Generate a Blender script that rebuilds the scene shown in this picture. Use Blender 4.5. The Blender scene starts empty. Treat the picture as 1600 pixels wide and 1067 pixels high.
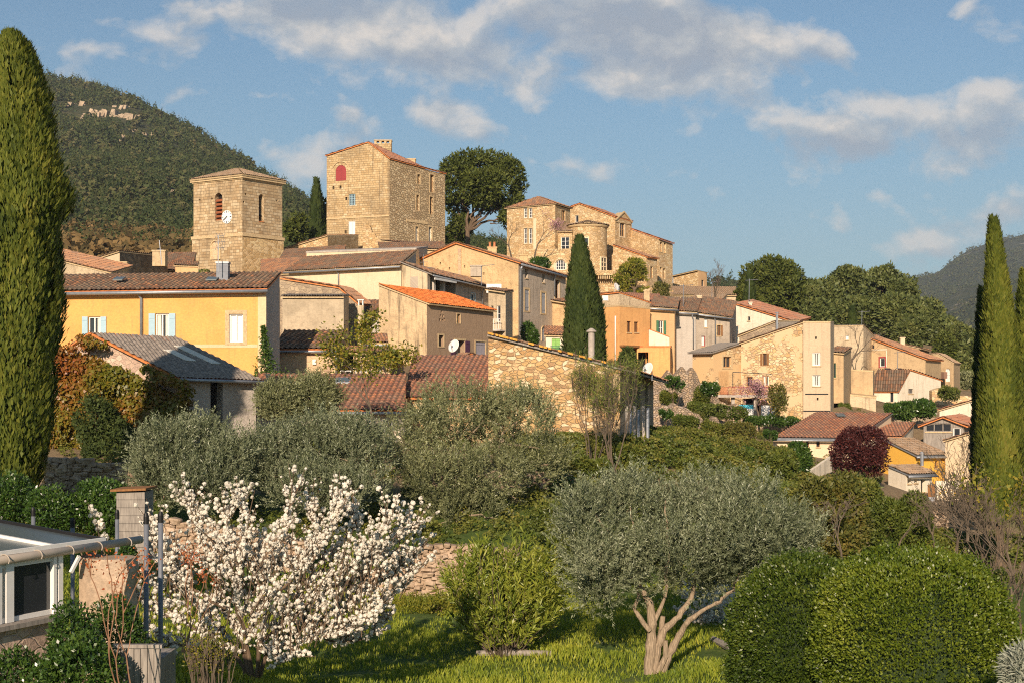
import bpy, math, random
import numpy as np
from mathutils import Vector
from mathutils.geometry import tessellate_polygon
R=math.radians
rng=np.random.default_rng(11); random.seed(11)
C=bpy.context.scene.collection
F=2222.0; HOR=620.0           # focal length and eye level, used to read distances off the photograph
def at(px,py,D): return Vector(((px-800)/F*D, D, (HOR-py)/F*D))
def zrow(py,D): return (HOR-py)/F*D
SUN_AZ=R(10); SUN_EL=R(23)    # sun behind the viewer, to the left
LOC={}
def tag(o,label=None,cat=None,group=None,kind=None):
    if label: o['label']=label
    if cat: o['category']=cat
    if group: o['group']=group
    if kind: o['kind']=kind
    return o
def empty(name,loc,label,cat,group=None,kind=None):
    o=bpy.data.objects.new(name,None); C.objects.link(o); o.location=loc; o.empty_display_size=.3
    LOC[o.name]=Vector(loc); return tag(o,label,cat,group,kind)
def link(name,me,mat,parent=None,loc=None):
    o=bpy.data.objects.new(name,me); C.objects.link(o)
    mats=mat if isinstance(mat,(list,tuple)) else [mat]
    for m in mats: me.materials.append(m)
    if parent is not None: o.parent=parent; LOC[o.name]=LOC[parent.name]
    else:
        LOC[o.name]=Vector(loc) if loc is not None else Vector((0,0,0)); o.location=LOC[o.name]
    return o
class MB:
    def __init__(s): s.v=[]; s.f=[]; s.uv=[]; s.mi=[]
    def face(s,pts,uv=None,mi=0):
        n=len(s.v); s.v+= [tuple(p) for p in pts]; s.f.append(tuple(range(n,n+len(pts))))
        s.uv+= uv if uv else [(p[0]+p[1],p[2]) for p in pts]; s.mi.append(mi)
    def box(s,o,ax,ay,az,mi=0):
        """box from corner o with edge vectors"""
        o=Vector(o);ax=Vector(ax);ay=Vector(ay);az=Vector(az)
        if ax.cross(ay).dot(az)<0: ax,ay=ay,ax
        lx,ly,lz=ax.length,ay.length,az.length
        def q(a,b,c,d,U,V): s.face([a,b,c,d],[(0,0),(U,0),(U,V),(0,V)],mi)
        a,b,c,d=o,o+ax,o+ax+ay,o+ay; e,f,g,h=a+az,b+az,c+az,d+az
        q(a,d,c,b,ly,lx);q(e,f,g,h,lx,ly);q(a,b,f,e,lx,lz);q(b,c,g,f,ly,lz);q(c,d,h,g,lx,lz);q(d,a,e,h,ly,lz)
    def bar(s,p,q,w,h=None,mi=0):
        p=Vector(p);q=Vector(q);d=(q-p);h=h or w
        up=Vector((0,0,1)) if abs(d.normalized().z)<.9 else Vector((0,1,0))
        x=d.cross(up).normalized(); y=x.cross(d).normalized()
        s.box(p-x*w/2-y*h/2,x*w,d,y*h,mi)
    def tube(s,pts,rad,k=6,cap=True,mi=0):
        pts=[Vector(p) for p in pts]; rings=[]
        if not hasattr(rad,'__len__'): rad=[rad]*len(pts)
        n0=len(s.v); x=None
        for i,p in enumerate(pts):
            d=(pts[min(i+1,len(pts)-1)]-pts[max(i-1,0)]).normalized()
            if x is None or abs(x.dot(d))>.95:
                x=d.cross(Vector((0,0,1)) if abs(d.z)<.9 else Vector((0,1,0))).normalized()
            x=(x-d*x.dot(d)).normalized(); y=d.cross(x)
            for j in range(k):
                a=2*math.pi*j/k; s.v.append(tuple(p+(x*math.cos(a)+y*math.sin(a))*rad[i]))
        L=0
        for i in range(len(pts)-1):
            l=(pts[i+1]-pts[i]).length
            for j in range(k):
                b=n0+i*k
                s.f.append((b+j,b+(j+1)%k,b+k+(j+1)%k,b+k+j)); s.mi.append(mi)
                s.uv+=[(j/k,L),((j+1)/k,L),((j+1)/k,L+l),(j/k,L+l)]
            L+=l
        if cap:
            for b,rev in ((n0,True),(n0+(len(pts)-1)*k,False)):
                idx=tuple(range(b,b+k)); idx=idx[::-1] if rev else idx
                s.f.append(idx); s.mi.append(mi); s.uv+=[(0,0)]*k
    def lathe(s,c,prof,k=24,mi=0):
        """prof: list of (r,z)"""
        c=Vector(c); n0=len(s.v)
        for r,z in prof:
            for j in range(k):
                a=2*math.pi*j/k; s.v.append((c.x+r*math.cos(a),c.y+r*math.sin(a),c.z+z))
        for i in range(len(prof)-1):
            for j in range(k):
                b=n0+i*k; s.f.append((b+j,b+(j+1)%k,b+k+(j+1)%k,b+k+j)); s.mi.append(mi)
                r=max(prof[i][0],.3); u0=2*math.pi*j/k*r; u1=2*math.pi*(j+1)/k*r
                s.uv+=[(u0,prof[i][1]),(u1,prof[i][1]),(u1,prof[i+1][1]),(u0,prof[i+1][1])]
    def build(s,name,mat,parent=None,loc=None,smooth=False,weld=False):
        me=bpy.data.meshes.new(name)
        l=LOC[parent.name] if parent is not None else (Vector(loc) if loc is not None else Vector((0,0,0)))
        me.from_pydata([(a-l.x,b-l.y,c-l.z) for a,b,c in s.v],[],s.f)
        uvl=me.uv_layers.new(name='UVMap'); uvl.data.foreach_set('uv',np.array(s.uv,dtype=np.float32).ravel())
        me.polygons.foreach_set('material_index',s.mi)
        if smooth: me.polygons.foreach_set('use_smooth',[True]*len(s.f))
        if weld:
            import bmesh
            bm=bmesh.new(); bm.from_mesh(me); bmesh.ops.remove_doubles(bm,verts=bm.verts,dist=.002); bm.to_mesh(me); bm.free()
        me.update()
        return link(name,me,mat,parent,loc)
# ---------------------------------------------------------------- numpy meshes
def np_mesh(name,V,k,mat,parent=None,loc=None,rnd=None,smooth=False,faces=None):
    """V: (n*k,3) world coordinates, k vertices per separate face (or an index array 'faces')"""
    l=LOC[parent.name] if parent is not None else (Vector(loc) if loc is not None else Vector((0,0,0)))
    V=np.asarray(V,dtype=np.float32)-np.array(l,dtype=np.float32)
    me=bpy.data.meshes.new(name); me.vertices.add(len(V)); me.vertices.foreach_set('co',V.ravel())
    idx=np.arange(len(V),dtype=np.int32) if faces is None else np.asarray(faces,dtype=np.int32).ravel()
    n=len(idx)//k
    me.loops.add(n*k); me.loops.foreach_set('vertex_index',idx)
    me.polygons.add(n); me.polygons.foreach_set('loop_start',np.arange(n,dtype=np.int32)*k)
    if smooth: me.polygons.foreach_set('use_smooth',np.ones(n,dtype=bool))
    if rnd is not None:
        a=me.attributes.new('rnd','FLOAT','POINT'); a.data.foreach_set('value',np.asarray(rnd,dtype=np.float32))
    me.update(calc_edges=True); me.validate()
    return link(name,me,mat,parent,loc)
def unit(a): return a/np.maximum(np.linalg.norm(a,axis=-1,keepdims=True),1e-9)
def rdir(n): return unit(rng.normal(size=(n,3)))
def vnoise(P,sc,seed=0):
    P=np.asarray(P,dtype=np.float64)*sc+seed*17.31; i=np.floor(P).astype(np.int64); f=P-i; f=f*f*(3-2*f)
    def h(x,y,z):
        n=(x*374761393+y*668265263+z*2147483647+seed*144665)&0xffffffff
        n=((n^(n>>13))*1274126177)&0xffffffff; n=(n^(n>>16))&0xffffffff
        return n/4294967295.0
    r=0
    for dx in (0,1):
        for dy in (0,1):
            for dz in (0,1):
                w=(f[...,0] if dx else 1-f[...,0])*(f[...,1] if dy else 1-f[...,1])*(f[...,2] if dz else 1-f[...,2])
                r=r+w*h(i[...,0]+dx,i[...,1]+dy,i[...,2]+dz)
    return r
def fbm(P,sc,seed=0,o=3):
    r=0;a=1;t=0
    for k in range(o): r=r+a*vnoise(P,sc*2**k,seed+k*7); t+=a; a*=.5
    return r/t
def leaves(P,d,L,W,nrm=None,fold=0):
    """diamond leaf quads"""
    n=len(P); P=np.asarray(P); d=unit(d)
    nrm=rdir(n) if nrm is None else nrm
    s=unit(np.cross(d,nrm)); L=np.broadcast_to(np.asarray(L,dtype=float).reshape(-1,1),(n,1)); W=np.broadcast_to(np.asarray(W,dtype=float).reshape(-1,1),(n,1))
    m=P+d*L*.45
    V=np.empty((n,4,3)); V[:,0]=P; V[:,1]=m+s*W*.5; V[:,2]=P+d*L; V[:,3]=m-s*W*.5
    return V.reshape(-1,3)
# ---------------------------------------------------------------- materials
class NT:
    def __init__(s,name):
        s.m=bpy.data.materials.new(name); s.m.use_nodes=True; s.t=s.m.node_tree; s.b=s.t.nodes['Principled BSDF']; s.out=s.t.nodes['Material Output']
        s.b.inputs['Roughness'].default_value=.85; s.b.inputs['Specular IOR Level'].default_value=.25
    def n(s,ty,ins=None,**kw):
        nd=s.t.nodes.new(ty)
        for k,v in kw.items(): setattr(nd,k,v)
        for k,v in (ins or {}).items(): s.set(nd,k,v)
        return nd
    def set(s,nd,k,v):
        i=nd.inputs[k]
        if isinstance(v,bpy.types.NodeSocket): s.t.links.new(v,i)
        elif isinstance(v,tuple) and len(v)==3 and i.type=='RGBA': i.default_value=(*v,1)
        else: i.default_value=v
    def ramp(s,fac,stops,interp='LINEAR'):
        r=s.t.nodes.new('ShaderNodeValToRGB'); r.color_ramp.interpolation=interp; e=r.color_ramp.elements
        while len(e)<len(stops): e.new(.5)
        for el,(p,c) in zip(e,stops): el.position=p; el.color=(*c,1) if hasattr(c,'__len__') else (c,c,c,1)
        s.t.links.new(fac,r.inputs[0]); return r.outputs[0]
    def mix(s,f,a,b,mode='MIX'):
        m=s.n('ShaderNodeMix',data_type='RGBA',blend_type=mode); s.set(m,0,f); s.set(m,6,a); s.set(m,7,b); return m.outputs[2]
    def math(s,op,a,b=0.,c=None):
        m=s.n('ShaderNodeMath',operation=op); s.set(m,0,a); s.set(m,1,b)
        if c is not None: s.set(m,2,c)
        return m.outputs[0]
    def noise(s,vec,sc,det=4,rough=.55):
        return s.n('ShaderNodeTexNoise',{'Vector':vec,'Scale':sc,'Detail':det,'Roughness':rough}).outputs[0]
    def map(s,vec,scale=(1,1,1),loc=(0,0,0)):
        return s.n('ShaderNodeMapping',{'Vector':vec,'Scale':Vector(scale),'Location':Vector(loc)}).outputs[0]
    def uv(s): return s.n('ShaderNodeUVMap').outputs[0]
    def obj(s): return s.n('ShaderNodeTexCoord').outputs['Object']
    def col(s,c): s.set(s.b,'Base Color',c)
    def bump(s,h,st=.5,dist=.02):
        s.set(s.b,'Normal',s.n('ShaderNodeBump',{'Height':h,'Strength':st,'Distance':dist}).outputs[0])
def sc3(c,k): return tuple(min(1,x*k) for x in c)
def plaster(name,c,stain=(.25,.2,.15),amount=.35,patch=.2,streak=.5,bump=.35,seed=0):
    t=NT(name); uv=t.map(t.uv(),loc=(seed*3.7,seed*1.3,seed))
    n1=t.noise(uv,.5,6); base=t.ramp(n1,[(.3,sc3(c,1-patch)),(.5,c),(.72,sc3(c,1+patch*.5))])
    n2=t.noise(uv,2.6,7,.7); base=t.mix(t.math('MULTIPLY',t.ramp(n2,[(.5,0),(.72,1)]),amount),base,stain)
    st=t.noise(t.map(uv,(2.4,.16,1)),1.5,5,.65); base=t.mix(t.math('MULTIPLY',t.ramp(st,[(.52,0),(.7,1)]),streak),base,sc3(stain,.8))
    n3=t.noise(uv,9,4); base=t.mix(.25,base,t.ramp(n3,[(.3,.35),(.7,.75)]),'OVERLAY')
    t.col(base); t.b.inputs['Roughness'].default_value=.92
    t.bump(t.math('ADD',n3,t.math('MULTIPLY',n2,1.4)),bump,.05); return t.m
def rubble(name,pal,mortar,size=.32,asp=1.6,edge=.07,seed=0,bump=.8,render=0,rcol=None):
    t=NT(name); uv=t.map(t.uv(),loc=(seed*5.1,seed*2.3,seed))
    w=t.n('ShaderNodeTexNoise',{'Vector':uv,'Scale':2.2/size*.3,'Detail':3}).outputs[1]
    vv=t.n('ShaderNodeVectorMath',{0:w,1:(.5,.5,.5)},operation='SUBTRACT').outputs[0]
    vv=t.n('ShaderNodeVectorMath',{0:vv,'Scale':size*.9},operation='SCALE').outputs[0]
    p=t.n('ShaderNodeVectorMath',{0:uv,1:vv},operation='ADD').outputs[0]
    p=t.map(p,(1/size/asp,1/size,1))
    v1=t.n('ShaderNodeTexVoronoi',{'Vector':p,'Scale':1.},voronoi_dimensions='2D'); v2=t.n('ShaderNodeTexVoronoi',{'Vector':p,'Scale':1.},voronoi_dimensions='2D',feature='DISTANCE_TO_EDGE')
    r=t.n('ShaderNodeSeparateColor',{0:v1.outputs['Color']}).outputs[0]
    k=len(pal); base=t.ramp(r,[(i/k,c) for i,c in enumerate(pal)],'CONSTANT')
    n=t.noise(uv,14,5); base=t.mix(.5,base,t.ramp(n,[(.3,.3),(.7,.75)]),'OVERLAY')
    base=t.mix(.3,base,t.ramp(t.noise(uv,.45,5),[(.3,.28),(.7,.75)]),'OVERLAY')
    e=t.ramp(v2.outputs['Distance'],[(edge*.3,0),(edge,1)]); base=t.mix(e,mortar,base)
    h=t.math('ADD',e,t.math('MULTIPLY',n,.5))
    if render:
        m=t.ramp(t.noise(uv,.55,7,.6),[(.62-render*.35,1),(.67-render*.35,0)]); m=t.math('SUBTRACT',1,m)
        base=t.mix(m,base,rcol); h=t.mix(m,h,t.math('ADD',1.2,t.math('MULTIPLY',n,.4)))
    t.col(base); t.b.inputs['Roughness'].default_value=.95; t.bump(h,bump,.05); return t.m
def ashlar(name,pal,mortar,bw=.55,bh=.3,seed=0,bump=.6,stain=.3):
    t=NT(name); uv=t.map(t.uv(),loc=(seed*5.1,seed*2.3,seed))
    w=t.n('ShaderNodeTexNoise',{'Vector':uv,'Scale':1.3,'Detail':2}).outputs[1]
    vv=t.n('ShaderNodeVectorMath',{0:w,'Scale':.06},operation='SCALE').outputs[0]
    p=t.n('ShaderNodeVectorMath',{0:uv,1:vv},operation='ADD').outputs[0]
    b=t.n('ShaderNodeTexBrick',{'Vector':p,'Scale':1.,'Color1':(0,0,0),'Color2':(1,1,1),'Mortar':(.5,.5,.5),'Mortar Size':.018,'Mortar Smooth':.4,'Brick Width':bw,'Row Height':bh,'Bias':0.},offset=.5,squash=.7,squash_frequency=3)
    r=t.n('ShaderNodeSeparateColor',{0:b.outputs['Color']}).outputs[0]
    k=len(pal); base=t.ramp(r,[(i/(k-1),c) for i,c in enumerate(pal)])
    n=t.noise(uv,9,6,.65); base=t.mix(.55,base,t.ramp(n,[(.28,.25),(.72,.78)]),'OVERLAY')
    lg=t.noise(uv,.3,6,.6); base=t.mix(t.math('MULTIPLY',t.ramp(lg,[(.45,0),(.7,1)]),stain),base,(.2,.15,.09))
    st=t.noise(t.map(uv,(2,.12,1)),1.2,5); base=t.mix(t.math('MULTIPLY',t.ramp(st,[(.55,0),(.72,1)]),stain),base,(.13,.1,.07))
    mm=t.math('MULTIPLY',b.outputs['Fac'],.8); base=t.mix(mm,base,mortar)
    h=t.math('SUBTRACT',t.math('MULTIPLY',n,.7),b.outputs['Fac'])
    t.col(base); t.b.inputs['Roughness'].default_value=.95; t.bump(h,bump,.05); return t.m
def tiles(name,pal,lichen=(.30,.27,.22),amt=.4,seed=0):
    """per-tile colours from uv (one unit per tile)"""
    t=NT(name); uv=t.map(t.uv(),loc=(seed*11,seed*7,0)); fl=t.n('ShaderNodeVectorMath',{0:uv},operation='FLOOR').outputs[0]
    wn=t.n('ShaderNodeTexWhiteNoise',{'Vector':fl},noise_dimensions='2D').outputs[0]
    k=len(pal); base=t.ramp(wn,[(i/k,c) for i,c in enumerate(pal)],'CONSTANT')
    o=t.obj(); lg=t.noise(o,.55,7,.65); base=t.mix(t.math('MULTIPLY',t.ramp(lg,[(.42,0),(.62,1)]),amt),base,lichen)
    n=t.noise(o,7,5,.7); base=t.mix(t.math('MULTIPLY',t.ramp(n,[(.52,0),(.66,1)]),amt),base,sc3(lichen,.55))
    n2=t.noise(o,4.3,4); base=t.mix(t.math('MULTIPLY',t.ramp(n2,[(.66,0),(.72,1)]),amt*.8),base,(.5,.46,.36))
    fx=t.n('ShaderNodeSeparateXYZ',{0:t.n('ShaderNodeVectorMath',{0:uv},operation='FRACTION').outputs[0]}).outputs[0]; ch=t.math('ABSOLUTE',t.math('SUBTRACT',fx,.5))
    base=t.mix(t.math('MULTIPLY',t.ramp(ch,[(.26,0),(.36,1)]),.62),base,sc3(lichen,.3))
    t.col(base); t.b.inputs['Roughness'].default_value=.9; t.bump(n,.4,.02); return t.m
def simple(name,c,rough=.6,metal=0,var=.15,sc=6,bump=0,spec=.3):
    t=NT(name); n=t.noise(t.obj(),sc,5)
    t.col(t.ramp(n,[(.3,sc3(c,1-var)),(.7,sc3(c,1+var))])); t.b.inputs['Roughness'].default_value=rough; t.b.inputs['Metallic'].default_value=metal; t.b.inputs['Specular IOR Level'].default_value=spec
    if bump: t.bump(n,bump,.02)
    return t.m
def wood(name,c,dark,sc=1.):
    t=NT(name); o=t.obj(); n=t.noise(t.map(o,(9*sc,9*sc,1.2*sc)),2,6,.65)
    t.col(t.ramp(n,[(.3,dark),(.65,c)])); t.bump(n,.4,.01); return t.m
def leafmat(name,cols,trans=.25,rough=.5,spec=.35,tcol=None,k=1.):
    cols=[sc3(c,k) for c in cols]; t=NT(name); a=t.n('ShaderNodeAttribute',attribute_name='rnd').outputs['Fac']
    k=len(cols); c=t.ramp(a,[(i/max(1,k-1),x) for i,x in enumerate(cols)])
    t.col(c); t.b.inputs['Roughness'].default_value=rough; t.b.inputs['Specular IOR Level'].default_value=spec
    if trans:
        tr=t.n('ShaderNodeBsdfTranslucent',{'Color':t.mix(1,c,tcol or (1.,1.,.55),'MULTIPLY')}); mx=t.n('ShaderNodeMixShader',{0:trans,1:t.b.outputs[0],2:tr.outputs[0]})
        t.t.links.new(mx.outputs[0],t.out.inputs[0])
    return t.m
M={}
# plasters
M['yellow']=plaster('yellow_render',(.74,.395,.12),(.54,.32,.13),.5,.14,.35,.3)
M['yellow_trim']=plaster('pale_render_band',(.70,.52,.31),(.5,.38,.24),.3,.1,.1,.2,2)
M['cream']=plaster('cream_render',(.76,.575,.38),(.48,.37,.24),.35,.09,.3,.25,3)
M['cream_stained']=plaster('stained_cream_render',(.70,.56,.36),(.10,.09,.07),.3,.1,.95,.3,4)
M['beige']=plaster('beige_render',(.70,.55,.36),(.4,.31,.2),.25,.1,.3,.25,5)
M['beige_old']=plaster('old_beige_render',(.62,.46,.27),(.10,.085,.065),.55,.2,.85,.7,6)
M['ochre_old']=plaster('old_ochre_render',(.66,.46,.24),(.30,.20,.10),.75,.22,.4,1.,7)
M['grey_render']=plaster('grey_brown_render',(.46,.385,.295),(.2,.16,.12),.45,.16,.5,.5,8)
M['brown_render']=plaster('brown_render',(.36,.25,.16),(.2,.13,.09),.3,.08,.25,.4,9)
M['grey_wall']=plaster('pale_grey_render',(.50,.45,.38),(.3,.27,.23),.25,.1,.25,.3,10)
M['rough_grey']=plaster('rough_grey_render',(.47,.42,.36),(.3,.26,.22),.3,.1,.1,1.,11)
M['orange']=plaster('orange_render',(.74,.39,.145),(.42,.22,.09),.4,.14,.4,.2,12)
M['peach']=plaster('peach_render',(.70,.44,.22),(.45,.28,.15),.3,.1,.25,.25,13)
M['white']=plaster('white_render',(.76,.67,.51),(.40,.32,.22),.4,.08,.5,.2,14)
M['pale_old']=plaster('weathered_pale_render',(.58,.46,.30),(.2,.155,.10),.6,.24,.75,.9,15)
M['tower_render']=plaster('slim_tower_render',(.56,.44,.29),(.36,.28,.19),.35,.1,.4,.3,16)
M['tan']=plaster('tan_render',(.54,.39,.22),(.24,.17,.10),.5,.12,.35,.4,17)
M['render_panel']=plaster('smeared_cement_panel',(.50,.41,.28),(.27,.21,.14),.5,.28,.25,.5,18)
M['mustard']=plaster('mustard_render',(.75,.42,.07),(.55,.3,.06),.2,.06,.1,.15,19)
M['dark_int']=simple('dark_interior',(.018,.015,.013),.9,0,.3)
# stone
P1=[(.62,.42,.20),(.70,.52,.29),(.55,.36,.17),(.66,.48,.27),(.50,.35,.2),(.74,.58,.36)]
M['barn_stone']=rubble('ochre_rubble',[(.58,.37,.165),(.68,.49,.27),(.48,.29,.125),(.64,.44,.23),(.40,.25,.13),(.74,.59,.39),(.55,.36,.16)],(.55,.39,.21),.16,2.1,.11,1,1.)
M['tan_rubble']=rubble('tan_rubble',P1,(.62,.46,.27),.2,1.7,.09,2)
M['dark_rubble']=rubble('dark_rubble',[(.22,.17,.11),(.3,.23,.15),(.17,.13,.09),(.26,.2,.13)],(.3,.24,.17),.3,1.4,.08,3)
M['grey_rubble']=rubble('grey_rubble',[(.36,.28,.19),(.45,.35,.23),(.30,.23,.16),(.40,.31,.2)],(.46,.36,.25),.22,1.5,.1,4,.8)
M['wall_rubble']=rubble('dry_stone',[(.45,.33,.22),(.54,.41,.28),(.37,.28,.2),(.5,.36,.23),(.4,.32,.25)],(.27,.2,.13),.15,1.7,.12,5,1.)
M['cell_stone']=rubble('pointed_stone',[(.5,.36,.22),(.56,.4,.25),(.44,.3,.2),(.6,.45,.28)],(.64,.48,.28),.45,1.25,.10,6,.6)
M['peeled']=rubble('peeling_render_on_stone',P1,(.50,.37,.22),.2,1.6,.12,7,.9,.36,(.66,.49,.29))
M['ochre_peeled']=rubble('ochre_render_over_stone',P1,(.48,.33,.18),.2,1.6,.12,8,.9,.42,(.64,.44,.23))
M['pink_rubble']=rubble('pinkish_stone',[(.52,.38,.28),(.6,.45,.34),(.46,.33,.25)],(.58,.44,.33),.16,1.5,.1,9,.7)
M['ashlar']=ashlar('tower_ashlar',[(.40,.27,.14),(.50,.36,.20),(.54,.40,.23),(.62,.49,.31),(.44,.31,.17)],(.27,.20,.12),.56,.29,1,.9,.55)
M['ashlar_tower2']=rubble('tower_rubble',[(.50,.33,.15),(.60,.42,.21),(.44,.29,.13),(.66,.48,.26)],(.62,.46,.26),.3,1.5,.09,11)
M['ashlar2']=ashlar('chateau_ashlar',[(.44,.30,.145),(.54,.38,.195),(.60,.45,.25),(.48,.33,.16),(.65,.51,.31)],(.34,.245,.135),.46,.25,2,.9,.5)
M['chateau_side']=rubble('chateau_side_stone',[(.46,.35,.20),(.55,.42,.25),(.38,.28,.16),(.6,.47,.29),(.5,.36,.2)],(.24,.17,.095),.25,1.5,.12,12,1.)
M['castle']=rubble('castle_stone',[(.54,.36,.18),(.62,.44,.24),(.46,.31,.15),(.66,.49,.29),(.5,.36,.2)],(.40,.28,.15),.22,1.7,.09,13,.7)
M['stone_trim']=simple('dressed_stone',(.55,.41,.23),.9,0,.25,8,.4)
M['stone_white']=simple('pale_dressed_stone',(.68,.56,.38),.9,0,.15,8,.3)
# roofs
M['r_brown']=tiles('weathered_brown_tiles',[(.24,.12,.07),(.36,.17,.085),(.18,.10,.065),(.30,.19,.12),(.42,.20,.10),(.22,.15,.10)],(.22,.175,.125),.75,1)
M['r_red']=tiles('red_tiles',[(.42,.17,.09),(.35,.15,.09),(.47,.21,.11),(.3,.14,.09),(.4,.2,.12)],(.27,.2,.15),.5,2)
M['r_orange']=tiles('new_orange_tiles',[(.70,.19,.045),(.76,.23,.055),(.64,.17,.04),(.72,.25,.07)],(.5,.2,.08),.2,3)
M['r_oldorange']=tiles('mixed_orange_tiles',[(.5,.24,.12),(.43,.2,.1),(.36,.2,.12),(.55,.28,.14),(.3,.17,.11)],(.3,.22,.15),.5,4)
M['r_tan']=tiles('tan_tiles',[(.40,.26,.15),(.46,.31,.19),(.34,.22,.13),(.42,.3,.2)],(.3,.24,.17),.5,5)
M['r_grey']=simple('grey_fibre_cement',(.24,.205,.17),.95,0,.45,7,.5)
M['edge_orange']=simple('orange_edge_tile',(.62,.22,.07),.85,0,.35,5)
M['lichen']=simple('orange_lichen',(.66,.33,.06),.9,0,.2)
# details
M['zinc']=simple('zinc',(.32,.34,.36),.45,.5,.15)
M['pvc']=simple('beige_gutter',(.42,.36,.29),.5,0,.06)
M['white_paint']=simple('white_paint',(.78,.76,.70),.5,0,.05)
M['blue_sh']=simple('pale_blue_paint',(.37,.53,.60),.6,0,.06)
M['grey_sh']=wood('grey_blue_boards',(.36,.37,.38),(.24,.25,.27))
M['lilac_sh']=wood('lilac_boards',(.40,.37,.40),(.27,.25,.28))
M['purple_sh']=simple('purple_paint',(.09,.035,.07),.6)
M['green_sh']=simple('dark_green_paint',(.07,.19,.10),.6)
M['lime_sh']=simple('light_green_paint',(.26,.50,.13),.6)
M['red_sh']=simple('dark_red_paint',(.33,.05,.05),.65,0,.1)
M['brown_wood']=wood('brown_timber',(.33,.16,.06),(.17,.08,.03))
M['grey_wood']=wood('weathered_timber',(.36,.32,.27),(.17,.15,.13))
M['tan_wood']=wood('tan_timber',(.55,.33,.15),(.34,.2,.09))
M['iron']=simple('dark_iron',(.03,.03,.032),.5,.6)
M['steel']=simple('grey_post_paint',(.17,.185,.21),.5,.2)
M['conc']=simple('concrete',(.42,.37,.31),.9,0,.2,5,.3)
M['louver']=simple('rusty_louvre',(.30,.10,.04),.8)
M['clockface']=simple('white_enamel',(.80,.80,.76),.4,0,.02)
M['black']=simple('black_paint',(.012,.012,.012),.5)
M['curtain']=simple('curtain_cloth',(.70,.66,.55),.9,0,.1,3)
M['blue_cloth']=simple('turquoise_cloth',(.10,.50,.62),.9)
M['white_cloth']=simple('white_cloth',(.75,.74,.70),.9)
M['graf']=simple('yellow_paint',(.85,.5,.05),.7)
M['terracotta']=simple('terracotta',(.5,.2,.09),.8)
def glassm(name,c,r=.06):
    t=NT(name); t.col(c); t.b.inputs['Roughness'].default_value=r; t.b.inputs['Specular IOR Level'].default_value=.6; return t.m
M['glass']=glassm('window_glass',(.03,.034,.04))
M['glass_roof']=glassm('roof_glass',(.10,.125,.125),.3)
# ---------------------------------------------------------------- houses
CTRL=[]     # terrain heights where buildings stand
def clip_v(poly,u):
    vs=[]
    for i in range(len(poly)):
        (u0,v0),(u1,v1)=poly[i],poly[(i+1)%len(poly)]
        if (u0-u)*(u1-u)<=0 and abs(u1-u0)>1e-6: vs.append(v0+(v1-v0)*(u-u0)/(u1-u0))
    return (min(vs),max(vs)) if len(vs)>1 else None
def tile_plane(mb,pts,w=.22,l=.42,amp=.085,mi=0,deck=1,thick=.08,seed=0,flat=False):
    """lay canal tiles on the planar polygon pts (first edge is the eave)"""
    pts=[Vector(p) for p in pts]; o=pts[0]; U=(pts[1]-pts[0]).normalized(); nrm=(pts[1]-pts[0]).cross(pts[2]-pts[0]).normalized()
    if nrm.z<0: nrm=-nrm
    Vd=nrm.cross(U).normalized()
    if Vd.dot(pts[2]-pts[0])<0: Vd=-Vd
    poly=[((p-o).dot(U),(p-o).dot(Vd)) for p in pts]
    us=[a for a,b in poly]; u0,u1=min(us),max(us); n=max(1,round((u1-u0)/w)); w=(u1-u0)/n; K=4
    rr=random.Random(seed)
    vmax=max(b for a,b in poly); vmin=min(b for a,b in poly); nr=max(1,round((vmax-vmin)/l)); l=(vmax-vmin)/nr
    jit=[[rr.uniform(-.014,.014) for r in range(nr+1)] for c in range(n+1)]
    cols=[]
    for i in range(n*K+1):
        u=u0+w*i/K; c=min(i//K,n-1); ph=(i%K)/K
        q=clip_v(poly,min(max(u,u0+1e-4),u1-1e-4))
        h=amp*(.5+.5*math.cos(2*math.pi*ph)) if not flat else .3*amp
        strip=[]
        if q is None: q=(0,0)
        for r in range(nr):
            a=max(q[0],min(q[1],vmin+r*l)); b=max(q[0],min(q[1],vmin+(r+1)*l))
            ja=jit[c][r] if not flat else 0
            for vv,lift in ((a,.04),(b,.0)):
                p=o+U*u+Vd*vv+nrm*(h+lift+ja+thick); strip.append((len(mb.v),(i/K,r+(0.02 if lift else .98)))); mb.v.append(tuple(p))
        cols.append(strip)
    for i in range(n*K):
        A,B=cols[i],cols[i+1]
        for j in range(len(A)-1):
            a,b,c,d=A[j],B[j],B[j+1],A[j+1]
            pa,pd=mb.v[a[0]],mb.v[d[0]]; pb,pc=mb.v[b[0]],mb.v[c[0]]
            if (Vector(pa)-Vector(pd)).length<1e-4 and (Vector(pb)-Vector(pc)).length<1e-4: continue
            r=j//2; u=(i+.5)/K
            cu=math.floor((i+2)/K)+.5      # colour changes in the channel between tiles
            mb.f.append((a[0],b[0],c[0],d[0])); mb.mi.append(mi); mb.uv+=[(math.floor((i+.5)/K+.5)+.02+.96*(((i+.5)/K+.5)%1),r+.5)]*4
    # deck slab below
    top=[p+nrm*(thick-.005) for p in pts]; bot=[p for p in pts]
    mb.face(top,None,deck); mb.face(bot[::-1],None,deck)
    for i in range(len(pts)):
        j=(i+1)%len(pts); mb.face([bot[i],bot[j],top[j],top[i]],None,deck)
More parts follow.
